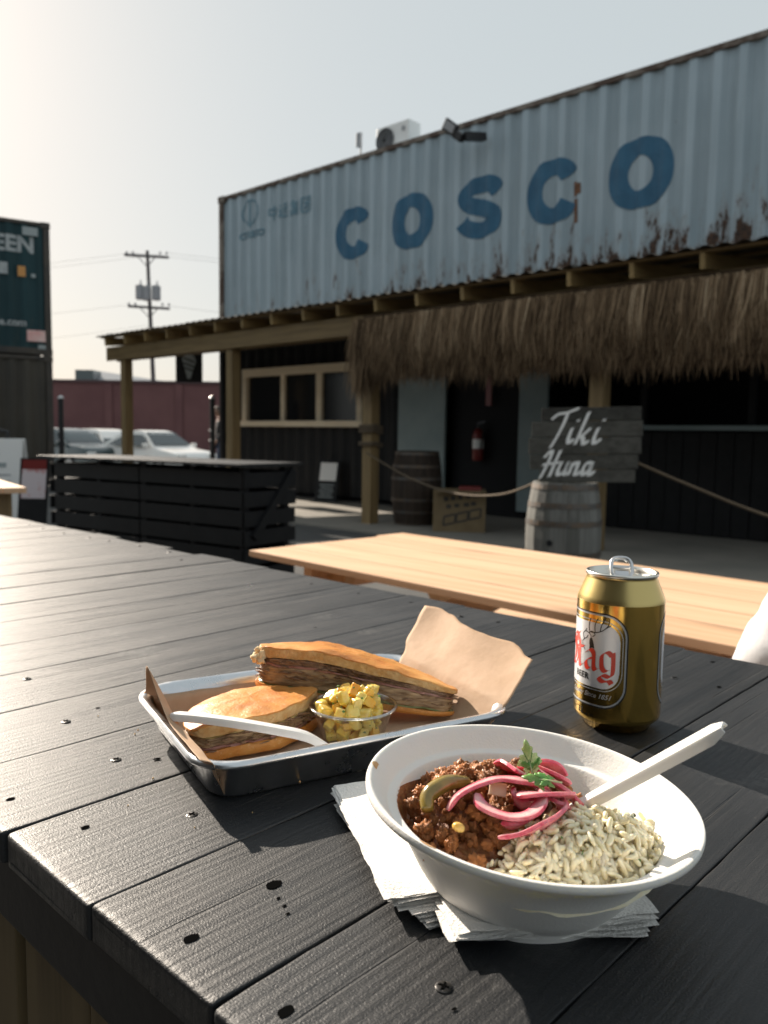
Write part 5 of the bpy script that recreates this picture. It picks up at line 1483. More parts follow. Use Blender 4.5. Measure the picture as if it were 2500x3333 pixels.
outB = [(0.0, 0.0, 1.0), (0.03, -0.002, 1.0), (0.07, -0.003, 1.0), (0.11, -0.001, 1.0), (0.138, 0.003, 1.0), (0.146, 0.010, 0.6), (0.136, 0.028, 0.0), (0.105, 0.040, 0.0), (0.06, 0.047, 0.0), (0.02, 0.045, 0.0), (-0.008, 0.036, 0.3), (-0.017, 0.020, 0.7), (-0.012, 0.006, 0.9)]
sandwich('sandwich half tilted against the far rim, pork filling showing', outB, TM @ MBk @ Matrix.Rotation(R(-3), 4, 'X'), lambda x, y: 0.0400 * (1 - 0.42 * max(0, min((x - 0.03) / 0.115, 1)) ** 1.3) * (0.86 + 0.14 * min(max((x + 0.02) / 0.05, 0), 1)), Lb, 11.0)

def lumps(name, label, parent, pts, m, kind=True):
    mb = MB(); rnd = random.Random(len(pts))
    for p, r in pts:
        bm = bmesh.new(); bmesh.ops.create_icosphere(bm, subdivisions=2, radius=r)
        sd = rnd.random() * 40
        for v in bm.verts: v.co = v.co * (0.8 + 0.55 * noise.noise(v.co / r * 1.6 + Vector((sd, 0, 0)))) + Vector(p)
        bm.verts.index_update(); mb.add([v.co.copy() for v in bm.verts], [tuple(v.index for v in f.verts) for f in bm.faces]); bm.free()
    return mb.build(name, m, parent, smooth=180, clean=False)
pmat('soft_crumb', (0.82, 0.68, 0.46), (0.74, 0.54, 0.30), scale=160, rough=0.9, bmp=0.0015, bscale=400, sss=0.2, sssr=(0.004, 0.003, 0.002))
_M = TM @ MBk @ Matrix.Rotation(R(-3), 4, 'X'); rnd = random.Random(8)
torn = [(_M @ Vector((rnd.uniform(-0.016, -0.002), rnd.uniform(0.001, 0.030), rnd.uniform(0.021, 0.031))), rnd.uniform(0.0022, 0.0045)) for _ in range(30)]
sb = [o for o in bpy.data.objects if o.name.startswith('sandwich_half')][-1]
tag(lumps('torn_crumb', None, sb, torn, MT['soft_crumb']), kind='stuff')
cr_ = []
for _ in range(46):
    a = rnd.uniform(0, 6.28); q = Vector((rnd.uniform(-0.16, 0.19), rnd.uniform(-0.17, 0.15)))
    if abs(q.x) < 0.122 and abs(q.y) < 0.092:
        cr_.append((tl(q.x, q.y, 0.0036), rnd.uniform(0.0005, 0.0012)))
    else:
        cr_.append((tl(q.x, q.y, 0.0006), rnd.uniform(0.0003, 0.0008)))
o = lumps('bread_crumbs', None, None, cr_, MT['bread_crumb'])
tag(o, 'tiny bread crumbs scattered in and around the sheet pan', 'crumbs', kind='stuff')

# ---- salsa cup
def clear_mat(name, tint=(0.97, 0.98, 0.98), base=0.10):
    m, nt, b = base_mat(name)
    nt.nodes.remove(b)
    tr = nd(nt, 'ShaderNodeBsdfTransparent'); tr.inputs[0].default_value = c4(tint)
    gl = nd(nt, 'ShaderNodeBsdfGlossy'); gl.inputs['Roughness'].default_value = 0.06
    lw = nd(nt, 'ShaderNodeLayerWeight', Blend=0.5)
    fr_ = mathn(nt, 'MULTIPLY', mathn(nt, 'POWER', lw.outputs['Facing'], 4.0), 0.55)
    mx = nd(nt, 'ShaderNodeMixShader')
    nt.links.new(mathn(nt, 'ADD', fr_, base), mx.inputs[0]); nt.links.new(tr.outputs[0], mx.inputs[1]); nt.links.new(gl.outputs[0], mx.inputs[2])
    nt.links.new(mx.outputs[0], nt.nodes['Material Output'].inputs['Surface'])
    return m
clear_mat('clear_plastic')
CC = (0.011, -0.031)
cup = thing('portion_cup', 'clear plastic portion cup heaped with diced pineapple salsa in the pan', 'cup', tl(CC[0], CC[1], 0.004))
mb = MB(); mb.lathe([(0, 0.0), (0.0205, 0.0), (0.0215, 0.0012), (0.0285, 0.0235), (0.0288, 0.0245), (0.0312, 0.0247), (0.0318, 0.0256), (0.0312, 0.0265), (0.0296, 0.0264), (0.0281, 0.0252), (0.0210, 0.0016), (0, 0.0008)], (CC[0], CC[1], 0.0042), 64, TM); mb.build('cup_wall', MT['clear_plastic'], cup, smooth=50)
clear_mat('clear_rim', (0.90, 0.92, 0.93), 0.34)
mb = MB(); mb.lathe([(0.0306 + 0.0015 * math.cos(a), 0.0258 + 0.0011 * math.sin(a)) for a in [math.pi * k / 5 for k in range(10)]], (CC[0], CC[1], 0.0046), 72, TM, close=True); mb.build('cup_rim', MT['clear_rim'], cup, smooth=180)
pmat('pineapple', (0.84, 0.58, 0.09), (0.88, 0.72, 0.26), scale=160, rough=0.22, var=0.12, sss=0.35, sssr=(0.006, 0.004, 0.001), bmp=0.0006, bscale=350, spec=0.6)
pmat('mango', (0.82, 0.42, 0.04), (0.86, 0.55, 0.10), scale=120, rough=0.25, var=0.1, sss=0.35, sssr=(0.006, 0.003, 0.001), bmp=0.0005, bscale=300)
pmat('herb', (0.06, 0.19, 0.025), (0.11, 0.28, 0.05), scale=200, rough=0.45)
pmat('onion_bit', (0.72, 0.62, 0.60), (0.62, 0.40, 0.42), scale=100, rough=0.3, sss=0.2)
def chunk_mesh(sx, sy, sz, seed):
    bm = bmesh.new(); bmesh.ops.create_cube(bm, size=1)
    for v in bm.verts: v.co = Vector((v.co.x * sx, v.co.y * sy, v.co.z * sz)) * (1 + 0.38 * noise.noise(v.co * 3 + Vector((seed, 0, 0))))
    bmesh.ops.bevel(bm, geom=list(bm.edges), offset=min(sx, sy, sz) * 0.2, segments=2, profile=0.6, affect='EDGES')
    bmesh.ops.subdivide_edges(bm, edges=list(bm.edges), cuts=1, use_grid_fill=True)
    bmesh.ops.smooth_vert(bm, verts=list(bm.verts), factor=0.5, use_axis_x=True, use_axis_y=True, use_axis_z=True)
    for v in bm.verts: v.co *= 1 + 0.16 * noise.noise(v.co * 320 + Vector((seed, 2, 0)))
    me = bpy.data.meshes.new('chunk'); bm.to_mesh(me); bm.free(); me.shade_smooth(); return me
salsa = thing('salsa', 'diced yellow pineapple and herbs heaped in the clear cup', 'salsa', tl(CC[0], CC[1], 0.006))
rnd = random.Random(5)
chm = [chunk_mesh(0.0100, 0.0092, 0.0085, 1), chunk_mesh(0.0115, 0.0088, 0.0078, 4), chunk_mesh(0.0090, 0.0105, 0.0072, 9), chunk_mesh(0.0076, 0.0070, 0.0070, 6)]
for k, me in enumerate(chm): me.materials.append(MT['mango'] if k == 2 else MT['pineapple'])
pts = []
tries = 0
while len(pts) < 78 and tries < 20000:
    tries += 1
    z = rnd.uniform(0.009, 0.0415); rmax = (0.0165 + (z - 0.009) * 0.30) if z < 0.029 else 0.0225 * math.sqrt(max(0, 1 - ((z - 0.029) / 0.0150) ** 2))
    a = rnd.uniform(0, 6.283); r = rmax * math.sqrt(rnd.random())
    p = Vector((CC[0] + r * math.cos(a), CC[1] + r * math.sin(a), z))
    if all((p - q).length > 0.0060 for q in pts): pts.append(p)
for p in pts:
    o = link('fruit_chunk', rnd.choice(chm), salsa, TM @ p)
    o.rotation_euler = (rnd.uniform(0, 6), rnd.uniform(0, 6), rnd.uniform(0, 6)); s = rnd.uniform(0.68, 0.98); o.scale = (s, s, s)
mb = MB()
for k in range(220):
    p = rnd.choice(pts); d = Vector((rnd.gauss(0, 1), rnd.gauss(0, 1), rnd.gauss(0.5, 1))).normalized()
    c_ = p + d * 0.0045; s = rnd.uniform(0.0005, 0.0012)
    a = d.cross(Vector((0, 0, 1))).normalized() if abs(d.z) < 0.95 else Vector((1, 0, 0)); b_ = d.cross(a)
    mb.add([TM @ (c_ + a * s * 1.5), TM @ (c_ + b_ * s), TM @ (c_ - a * s * 1.3), TM @ (c_ - b_ * s), TM @ (c_ + d * s * 0.5)], [(0, 1, 4), (1, 2, 4), (2, 3, 4), (3, 0, 4)])
tag(mb.build('herb_flakes', MT['herb'], salsa, clean=False), kind='stuff')

# ---- plastic spoons
pmat('white_plastic', (0.80, 0.79, 0.77), rough=0.28, sss=0.15, sssr=(0.004, 0.004, 0.003), spec=0.5)
def spoon(name, label, path, widths, ups, bowl_len=0.045, bowl_w=0.019, dip=None):
    P = catmull([tuple(p) for p in path], 10); Wd = catmull([(w,) for w in widths], 10); U = catmull([tuple(u) for u in ups], 10)
    sec = [(-0.5, -0.34), (-0.47, 0.02), (-0.36, 0.20), (-0.15, 0.22), (0.15, 0.22), (0.36, 0.20), (0.47, 0.02), (0.5, -0.34), (0.42, -0.34), (0.34, 0.0), (0.0, 0.06), (-0.34, 0.0), (-0.42, -0.34)]
    m = len(sec); vs_ = []; fs_ = []
    N_ = len(P)
    for i in range(N_):
        p = Vector(P[i]); t = (Vector(P[min(i + 1, N_ - 1)]) - Vector(P[max(i - 1, 0)])).normalized()
        side = t.cross(Vector(U[i])).normalized(); up = side.cross(t).normalized(); w = Wd[i][0]
        end = min(1.0, 0.55 + 0.15 * i) if i < 4 else 1.0
        for a, b_ in sec: vs_.append(p + side * a * w * end + up * b_ * 0.0085 * (end if i < 4 else 1) * min(1, w / 0.007))
    fs_ = [(i * m + k, i * m + (k + 1) % m, (i + 1) * m + (k + 1) % m, (i + 1) * m + k) for i in range(N_ - 1) for k in range(m)]
    fs_ += [tuple(range(m - 1, -1, -1)), tuple(range((N_ - 1) * m, N_ * m))]
    root = thing(name, label, 'spoon', path[0])
    mb = MB(); mb.add(vs_, fs_); mb.build('handle', MT['white_plastic'], root, smooth=35)
    e = Vector(P[-1]); t = (e - Vector(P[-3])).normalized(); side = t.cross(Vector(U[-1])).normalized(); up = side.cross(t).normalized()
    def bf(o_):
        def f_(u, v):
            x = u * bowl_len; yy = (2 * v - 1)
            wv = bowl_w * math.sqrt(max(0.0, 1 - ((u - 0.52) / 0.52) ** 2)) * 0.98 + 0.002
            d = -0.007 * max(0, 1 - yy * yy) * math.sin(math.pi * min(max(u, 0), 1)) ** 0.7
            return e + t * (x - 0.002) + side * yy * wv * 0.5 * 2 * 0.5 + up * (d + o_)
        return f_
    mb = MB(); mb.grid(bf(0.0), 18, 13); mb.grid(bf(-0.0011), 18, 13); mb.build('spoon_bowl', MT['white_plastic'], root, smooth=60, clean=False)
    return root
spoon('plastic_spoon', 'white plastic spoon lying across the near side of the sheet pan',
      [tl(-0.1125, -0.004, 0.0345), tl(-0.098, -0.018, 0.0350), tl(-0.080, -0.0350, 0.0345), tl(-0.058, -0.0535, 0.0320), tl(-0.040, -0.0635, 0.0275), tl(-0.022, -0.0640, 0.0150)],
      [0.0085, 0.0088, 0.0085, 0.0080, 0.0075, 0.0065], [(0, 0, 1)] * 4 + [(0.1, 0, 1), (0.2, 0.3, 1)], 0.036)

# ================================================================ napkins
def napkin_mat():
    m, nt, b = base_mat('napkin_paper')
    vec = coords(nt, (1, 1, 1))
    vo = nd(nt, 'ShaderNodeTexVoronoi', Scale=700); nt.links.new(vec, vo.inputs['Vector'])
    h = mathn(nt, 'ADD', vo.outputs['Distance'], noise_tex(nt, vec, 90, 4))
    bump(nt, b, h, 0.0004)
    b.inputs['Base Color'].default_value = (0.80, 0.79, 0.77, 1); b.inputs['Roughness'].default_value = 0.9; b.inputs['Specular IOR Level'].default_value = 0.15
    b.inputs['Subsurface Weight'].default_value = 0.15; b.inputs['Subsurface Radius'].default_value = (0.002, 0.002, 0.002); b.inputs['Subsurface Scale'].default_value = 1
    return m
napkin_mat()
def napkin(label, c, ang, z, L=0.125, W=0.125, lift=0.0, plies=4, curl=None):
    root = thing('paper_napkin', label, 'napkin', (c[0], c[1], z), ang, 'folded paper napkins under the bowl')
    for p in range(plies):
        sh = random.uniform(-0.003, 0.003); sh2 = random.uniform(-0.002, 0.002); seed = random.random() * 50
        M = Matrix.Translation((c[0], c[1], z + 0.0005 * p)) @ Matrix.Rotation(ang + random.uniform(-0.012, 0.012), 4, 'Z')
        def f_(u, v):
            x = (u - 0.5) * L + sh; y = (v - 0.5) * W + sh2
            e = max(abs(u - 0.5), abs(v - 0.5)) * 2
            rag = 0.0012 * noise.noise(Vector((u * 11, v * 11, seed)))
            k_ = 0.0016 * max(0, e - 0.55) * (0.5 + noise.noise(Vector((u * 5, v * 5, seed + 3)))) * (p + 1) * 0.6
            zz = 0.0003 * noise.noise(Vector((u * 8, v * 8, seed))) + abs(k_)
            if curl:
                d_ = max(0, (u - 0.5) * curl[0] + (v - 0.5) * curl[1] - curl[2]); zz += d_ * d_ * curl[3]
            return (x + rag * e, y + rag * e, zz)
        mb = MB(); mb.grid(f_, 30, 30, M); o = mb.build('ply', MT['napkin_paper'], root, smooth=180, clean=False)
    # fold edge
    return root
nd_ang = math.atan2(0.265 - 0.321, -0.230 + 0.338)                     # left napkins: edge from left corner to near corner
ex_ = Vector((math.cos(nd_ang), math.sin(nd_ang))); ey_ = Vector((-ex_.y, ex_.x))
NL = ['lowest folded napkin of the fanned stack left of the bowl', 'second folded napkin of the fanned stack left of the bowl', 'third folded napkin of the fanned stack left of the bowl', 'top folded napkin of the fanned stack left of the bowl']
for i in range(4):
    off = Vector((-0.230, 0.268)) + ex_ * (-0.0610 - 0.0012 * i) + ey_ * (0.0605 - 0.0010 * i + (0.003 if i < 2 else 0))
    napkin(NL[i], off, nd_ang + R(2.5 - 2.2 * i), T + 0.0009 + 0.0024 * i)
NR = ['lowest folded napkin directly under the near side of the bowl', 'second folded napkin directly under the near side of the bowl', 'top folded napkin directly under the near side of the bowl']
ra = math.atan2(0.335 - 0.272, -0.152 + 0.204); rx_ = Vector((math.cos(ra), math.sin(ra))); ry_ = Vector((-rx_.y, rx_.x))
for i in range(3):
    off = Vector((-0.204, 0.270)) + rx_ * (0.043 - 0.0012 * i) + ry_ * (0.0605 - 0.0008 * i)
    napkin(NR[i], off, ra + R(-3 + 3.5 * i), T + 0.0010 + 0.0024 * 4 + 0.0022 * i - 0.0092, L=0.088 + 0.004 * i, W=0.120)
# ================================================================ bowl
BN = Vector((0.0785, 0.023, 1)).normalized()
BX = Vector((0, 1, 0)).cross(BN).normalized(); BY = BN.cross(BX)
rimc = Vector((-0.2103, 0.332, T + 0.0506))
BM = Matrix((BX, BY, BN)).transposed().to_4x4(); BM.translation = rimc - BN * 0.0500
def bl(x, y, z): return BM @ Vector((x, y, z))
def bowl_mat():
    m, nt, b = base_mat('moulded_fibre')
    vec = coords(nt, (1, 1, 1))
    b.inputs['Base Color'].default_value = (0.80, 0.785, 0.755, 1)
    b.inputs['Roughness'].default_value = 0.62; b.inputs['Specular IOR Level'].default_value = 0.3
    h = mathn(nt, 'ADD', mathn(nt, 'MULTIPLY', noise_tex(nt, vec, 700, 3), 0.5), mathn(nt, 'MULTIPLY', noise_tex(nt, vec, 120, 3), 0.5))
    bump(nt, b, h, 0.00035)
    sp = ramp(nt, noise_tex(nt, vec, 55, 2, 0.4), [(0.745, 0.0), (0.775, 1.0)])
    nt.links.new(mixc(nt, mathn(nt, 'MULTIPLY', sp, 0.0), (0.80, 0.785, 0.755), (0.55, 0.30, 0.12)), b.inputs['Base Color'])
    b.inputs['Subsurface Weight'].default_value = 0.1; b.inputs['Subsurface Radius'].default_value = (0.003, 0.003, 0.002); b.inputs['Subsurface Scale'].default_value = 1
    return m
bowl_mat()
mb = MB()
prof = [(0, 0.004), (0.030, 0.004), (0.040, 0.0048), (0.0465, 0.0085), (0.052, 0.0155), (0.0600, 0.0290), (0.0638, 0.0362), (0.0650, 0.0382), (0.0655, 0.0388), (0.0662, 0.0391), (0.0692, 0.0393), (0.0700, 0.0396), (0.0706, 0.0402), (0.0768, 0.0474), (0.0786, 0.0492), (0.0800, 0.0499), (0.0810, 0.0496), (0.0815, 0.0484), (0.0814, 0.0466), (0.0806, 0.0458), (0.0790, 0.0457), (0.0762, 0.0440), (0.0715, 0.0388), (0.0690, 0.0378), (0.0668, 0.0366), (0.0620, 0.0275), (0.0540, 0.0130), (0.0500, 0.0072), (0.0488, 0.0062), (0.0480, 0.0045), (0.0470, 0.0), (0.0450, -0.0002), (0.0440, 0.0015), (0, 0.0015)]
mb.lathe(prof, (0, 0, 0), 128, BM)
bowl = mb.build('paper_bowl', MT['moulded_fibre'], smooth=45)
pmat('sauce', (0.50, 0.24, 0.08), (0.62, 0.38, 0.18), scale=120, rough=0.5)
for a0, a1, r0, r1, zz in ((-2.62, -2.54, 0.0772, 0.0802, 0.0), (-1.95, -1.90, 0.0740, 0.0758, 0.0), (-1.62, -1.50, 0.0795, 0.0806, 0.0), (-1.30, -1.27, 0.0730, 0.0745, 0.0)):
    P_ = [q for q in prof[10:20]]
    def on_rim(r):
        best = None
        for (ra, za), (rb, zb_) in zip(prof[5:19], prof[6:20]):
            if ra <= r <= rb: return za + (zb_ - za) * (r - ra) / max(rb - ra, 1e-6)
        return 0.0499
    mb = MB(); mb.grid(lambda u, v: (lerp(r0, r1, v * (0.4 + 0.6 * math.sin(math.pi * u))) * math.cos(lerp(a0, a1, u)), lerp(r0, r1, v * (0.4 + 0.6 * math.sin(math.pi * u))) * math.sin(lerp(a0, a1, u)), on_rim(lerp(r0, r1, v * (0.4 + 0.6 * math.sin(math.pi * u)))) + 0.00018), 9, 6, BM); mb.build('sauce_smear', MT['sauce'], bowl, smooth=180, clean=False)
tag(bowl, 'white moulded fibre bowl of chili and rice resting on napkins', 'bowl')

def inner_z(r):
    P = prof[:8]
    for (r0, z0), (r1, z1) in zip(P[:-1], P[1:]):
        if r <= r1: return lerp(z0, z1, (r - r0) / max(r1 - r0, 1e-6))
    return P[-1][1]
# ---- chili
def chili_mat(name, dark=0.0):
    m, nt, b = base_mat(name)
    vec = coords(nt, (1, 1, 1))
    f = noise_tex(nt, vec, 160, 6, 0.65, 0.4)
    k_ = 1 - dark
    col = ramp(nt, f, [(0.30, (0.16 * k_, 0.042 * k_, 0.014 * k_)), (0.41, (0.52 * k_, 0.150 * k_, 0.036 * k_)), (0.52, (0.76 * k_, 0.275 * k_, 0.070 * k_)), (0.68, (0.90 * k_, 0.48 * k_, 0.18 * k_))])
    oi = nd(nt, 'ShaderNodeObjectInfo'); hs = nd(nt, 'ShaderNodeHueSaturation'); nt.links.new(col, hs.inputs['Color'])
    nt.links.new(mathn(nt, 'MULTIPLY_ADD', oi.outputs['Random'], 0.75, 0.65), hs.inputs['Value'])
    nt.links.new(hs.outputs['Color'], b.inputs['Base Color'])
    rr = ramp(nt, noise_tex(nt, vec, 90, 3), [(0.38, 0.30), (0.58, 0.70)])
    nt.links.new(rr, b.inputs['Roughness'])
    b.inputs['Specular IOR Level'].default_value = 0.6; b.inputs['Coat Weight'].default_value = 0.22; b.inputs['Coat Roughness'].default_value = 0.2
    h = mathn(nt, 'ADD', mathn(nt, 'MULTIPLY', noise_tex(nt, vec, 420, 4), 0.6), mathn(nt, 'MULTIPLY', noise_tex(nt, vec, 1200, 3), 0.3))
    bump(nt, b, h, 0.0016)
    return m
chili_mat('chili_meat'); chili_mat('chili_sauce', 0.5)
chili = thing('chili', 'dark brown ground meat chili filling the left side of the bowl', 'chili', bl(-0.028, 0.0, 0.02))
CH = dict(c=(-0.0180, -0.003), r=(0.0440, 0.0600), z0=0.027, zt=0.0480)
def chili_h(x, y):
    s = math.hypot((x - CH['c'][0]) / CH['r'][0], (y - CH['c'][1]) / CH['r'][1])
    return lerp(CH['zt'], CH['z0'], min(s, 1.15) ** 2.4)
def lump(x, y, sc, k_=0): return noise.noise(Vector((x * sc, y * sc, k_)))
def chilibed(u, v):
    a = 2 * math.pi * u
    x = CH['c'][0] + CH['r'][0] * v * math.cos(a); y = CH['c'][1] + CH['r'][1] * v * math.sin(a)
    r = math.hypot(x, y)
    if r > 0.0655: x *= 0.0655 / r; y *= 0.0655 / r; r = 0.0655
    z = chili_h(x, y) - 0.0062 + 0.0030 * lump(x, y, 130) + 0.0022 * abs(lump(x, y, 260, 4)) * 2 + 0.0008 * lump(x, y, 800, 2)
    z = max(z, inner_z(r) + 0.0003)
    if v > 0.97: z = inner_z(r) + 0.0002
    return (x, y, z)
mb = MB(); mb.grid(chilibed, 220, 80, BM, closeu=True); tag(mb.build('chili_bed', MT['chili_sauce'], chili, smooth=180, clean=False), kind='stuff')
def crumble_mesh(seed, sub=4):
    bm = bmesh.new(); bmesh.ops.create_icosphere(bm, subdivisions=sub, radius=1)
    for v in bm.verts:
        p = v.co.copy()
        d = 0.42 * noise.noise(p * 1.3 + Vector((seed, 0, 0))) + 0.42 * abs(noise.noise(p * 2.8 + Vector((0, seed, 0)))) + 0.40 * noise.noise(p * 5.0 + Vector((0, 0, seed))) + 0.22 * noise.noise(p * 11 + Vector((seed, seed, 0)))
        v.co = p * (0.82 + d)
        v.co.z *= 0.85
    me = bpy.data.meshes.new('crumble'); bm.to_mesh(me); bm.free(); me.materials.append(MT['chili_meat']); me.shade_smooth(); return me
crm = [crumble_mesh(s) for s in (1.3, 4.7, 8.1, 12.9, 17.2, 23.8)]
rnd = random.Random(11)
cp = []
tries = 0
while len(cp) < 290 and tries < 60000:
    tries += 1
    a = rnd.uniform(0, 6.283); s = math.sqrt(rnd.random()) * 0.99
    x = CH['c'][0] + CH['r'][0] * s * math.cos(a); y = CH['c'][1] + CH['r'][1] * s * math.sin(a)
    r = math.hypot(x, y)
    if r > 0.0640: continue
    rad = rnd.choice((0.0015, 0.0019, 0.0023, 0.0028, 0.0034, 0.0042, 0.0050))
    if r + rad * 1.15 > 0.0635: continue
    p = Vector((x, y, max(chili_h(x, y) + rnd.uniform(-0.0015, 0.0016), inner_z(r) + rad * 0.7)))
    if all((p - q).length > (rad + rq) * 0.66 for q, rq in cp):
        cp.append((p, rad))
        o = link('meat_crumble', rnd.choice(crm), chili, BM @ p)
        o.rotation_euler = (rnd.uniform(0, 6), rnd.uniform(0, 6), rnd.uniform(0, 6)); o.scale = (rad * rnd.uniform(0.9, 1.25), rad * rnd.uniform(0.85, 1.15), rad)
# olive green pepper strip, corn kernels, diced onion
pmat('pepper_olive', (0.20, 0.145, 0.03), (0.30, 0.21, 0.045), scale=90, rough=0.22, spec=0.6, bmp=0.0004, bscale=200, sss=0.15, sssr=(0.004, 0.003, 0.001), coat=0.3)
mb = MB(); mb.tube([BM @ Vector(p) for p in catmull([(-0.0250, -0.0485, 0.0440), (-0.0290, -0.0440, 0.0480), (-0.0282, -0.0370, 0.0510), (-0.0269, -0.0291, 0.0515), (-0.0255, -0.0180, 0.0490)], 6)], [0.002 + 0.0022 * math.sin(math.pi * (0.12 + 0.80 * i / 24)) for i in range(25)], 10)
mb.build('pepper_strip', MT['pepper_olive'], chili, smooth=180)
pmat('corn', (0.72, 0.42, 0.08), (0.78, 0.52, 0.16), scale=60, rough=0.3, sss=0.2)
for x, y, z in ((-0.0048, -0.0505, 0.0450),):
    mb = MB(); mb.lathe([(0, -0.0022), (0.0015, -0.0016), (0.0024, 0.0), (0.0018, 0.0016), (0, 0.0021)], n=14, M=BM @ Matrix.Translation((x, y, z)) @ Matrix.Rotation(1.1, 4, 'X') @ Matrix.Rotation(0.7, 4, 'Y') @ Matrix.Diagonal((1.3, 0.9, 1, 1))); mb.build('corn_kernel', MT['corn'], chili, smooth=180)
pmat('diced_onion', (0.62, 0.44, 0.33), (0.70, 0.54, 0.42), scale=60, rough=0.3, sss=0.2)
mb = MB(); mb.box((0, 0, 0), (0.0085, 0.0065, 0.002), BM @ Matrix.Translation((-0.0083, -0.0162, 0.0515)) @ Euler((0.9, 0.1, 0.7)).to_matrix().to_4x4(), 0.0006); mb.build('onion_piece', MT['diced_onion'], chili)

# ---- rice
def rice_mat():
    m, nt, b = base_mat('cooked_rice')
    oi = nd(nt, 'ShaderNodeObjectInfo'); vec = coords(nt, (1, 1, 1))
    f = noise_tex(nt, vec, 220, 3)
    col = ramp(nt, f, [(0.3, (0.93, 0.79, 0.51)), (0.7, (0.96, 0.87, 0.66))])
    nt.links.new(col, b.inputs['Base Color']); b.inputs['Roughness'].default_value = 0.33; b.inputs['Specular IOR Level'].default_value = 0.5
    b.inputs['Subsurface Weight'].default_value = 0.4; b.inputs['Subsurface Radius'].default_value = (0.003, 0.0024, 0.0015); b.inputs['Subsurface Scale'].default_value = 1
    return m
rice_mat()
rice = thing('rice', 'mound of cooked white rice filling the right side of the bowl', 'rice', bl(0.031, -0.012, 0.02))
RC, RRX, RRY = (0.0320, -0.0030), 0.0300, 0.0530
RT = R(-14)
def rice_loc(x, y):
    dx, dy = x - RC[0], y - RC[1]
    return (dx * math.cos(RT) + dy * math.sin(RT)) / RRX, (-dx * math.sin(RT) + dy * math.cos(RT)) / RRY
def rice_h(x, y):
    a, b_ = rice_loc(x, y); s = math.hypot(a, b_)
    return lerp(0.0490, 0.0265, min(s, 1.2) ** 2.3) + 0.0022 * noise.noise(Vector((x * 90, y * 90, 3)))
def grain_v(L, w, bend, n=9, m=8):
    vs_ = []; fs_ = []
    for i in range(n):
        t = (0.008, 0.05, 0.14, 0.32, 0.5, 0.68, 0.86, 0.95, 0.992)[i]; x = (t - 0.5) * L; r = w * (1 - abs(2 * t - 1) ** 3.4) ** 0.5
        for k in range(m):
            a = 2 * math.pi * k / m
            vs_.append(Vector((x, r * math.cos(a) + bend * (1 - (2 * t - 1) ** 2), r * 0.85 * math.sin(a))))
    for i in range(n - 1):
        for k in range(m): fs_.append((i * m + k, i * m + (k + 1) % m, (i + 1) * m + (k + 1) % m, (i + 1) * m + k))
    fs_ += [tuple(range(m - 1, -1, -1)), tuple(range((n - 1) * m, n * m))]
    return vs_, fs_
gv = [grain_v(0.0082, 0.00142, 0.0002), grain_v(0.0092, 0.00138, 0.0008), grain_v(0.0074, 0.00150, -0.0003), grain_v(0.0080, 0.00134, 0.0011)]
gm = []
for v_, f_ in gv:
    me = bpy.data.meshes.new('grain'); me.from_pydata(v_, [], f_); me.materials.append(MT['cooked_rice']); me.shade_smooth(); gm.append(me)
rnd = random.Random(3)
def rice_spot(deep):
    while True:
        a = rnd.uniform(0, 6.283); s = math.sqrt(rnd.random()) * 1.0
        qa, qb = s * math.cos(a) * RRX, s * math.sin(a) * RRY
        x = RC[0] + qa * math.cos(RT) - qb * math.sin(RT); y = RC[1] + qa * math.sin(RT) + qb * math.cos(RT)
        r = math.hypot(x, y)
        if r > 0.0625: continue
        z = rice_h(x, y) - deep
        if z < inner_z(min(r + 0.001, 0.067)) + 0.0008: z = inner_z(min(r + 0.001, 0.067)) + 0.0012
        if s < 0.9 and chili_h(x, y) > z + 0.004 and x < 0.008: continue
        return x, y, z
def grain_pose(x, y, z):
    e = 0.001
    n_ = Vector((-(rice_h(x + e, y) - rice_h(x - e, y)) / (2 * e), -(rice_h(x, y + e) - rice_h(x, y - e)) / (2 * e), 1)).normalized()
    q = Vector((0, 0, 1)).rotation_difference(n_).to_matrix().to_4x4()
    return BM @ Matrix.Translation((x, y, z)) @ q @ Matrix.Rotation(rnd.uniform(0, 6.283), 4, 'Z') @ Matrix.Rotation(rnd.gauss(0, 0.34), 4, 'Y') @ Matrix.Rotation(rnd.uniform(0, 6.283), 4, 'X') @ Matrix.Diagonal((rnd.uniform(0.62, 1.12), rnd.uniform(0.85, 1.1), rnd.uniform(0.85, 1.1), 1))
mb = MB()
for k in range(520):
    x, y, z = rice_spot(rnd.uniform(0.0014, 0.0042)); v_, f_ = gv[k % 4]; mb.add(v_, f_, grain_pose(x, y, z))
def ricebed(u, v):
    a = 2 * math.pi * u; qa, qb = 0.97 * v * math.cos(a) * RRX, 0.97 * v * math.sin(a) * RRY
    x = RC[0] + qa * math.cos(RT) - qb * math.sin(RT); y = RC[1] + qa * math.sin(RT) + qb * math.cos(RT); r = math.hypot(x, y)
    if r > 0.0635: x *= 0.0635 / r; y *= 0.0635 / r
    return (x, y, max(rice_h(x, y) - 0.0045, 0.012))
mb.grid(ricebed, 60, 20, BM, closeu=True)
tag(mb.build('rice_bed', MT['cooked_rice'], rice, smooth=180, clean=False), kind='stuff')
for k in range(300):
    x, y, z = rice_spot(rnd.uniform(-0.0016, 0.0006))
    o = bpy.data.objects.new('rice_grain', gm[k % 4]); COL.objects.link(o)
    o.matrix_basis = grain_pose(x, y, z); put(o, rice)
mb = MB()
for k in range(26):
    x, y, z = rice_spot(-0.0006); s = rnd.uniform(0.0006, 0.0014)
    mb.add([(-s * 1.4, 0, 0), (0, -s * 0.6, s * 0.3), (s * 1.3, 0, 0), (0, s * 0.6, 0)], [(0, 1, 2, 3)], grain_pose(x, y, z))
tag(mb.build('herb_flecks', MT['herb'], rice, clean=False), kind='stuff')
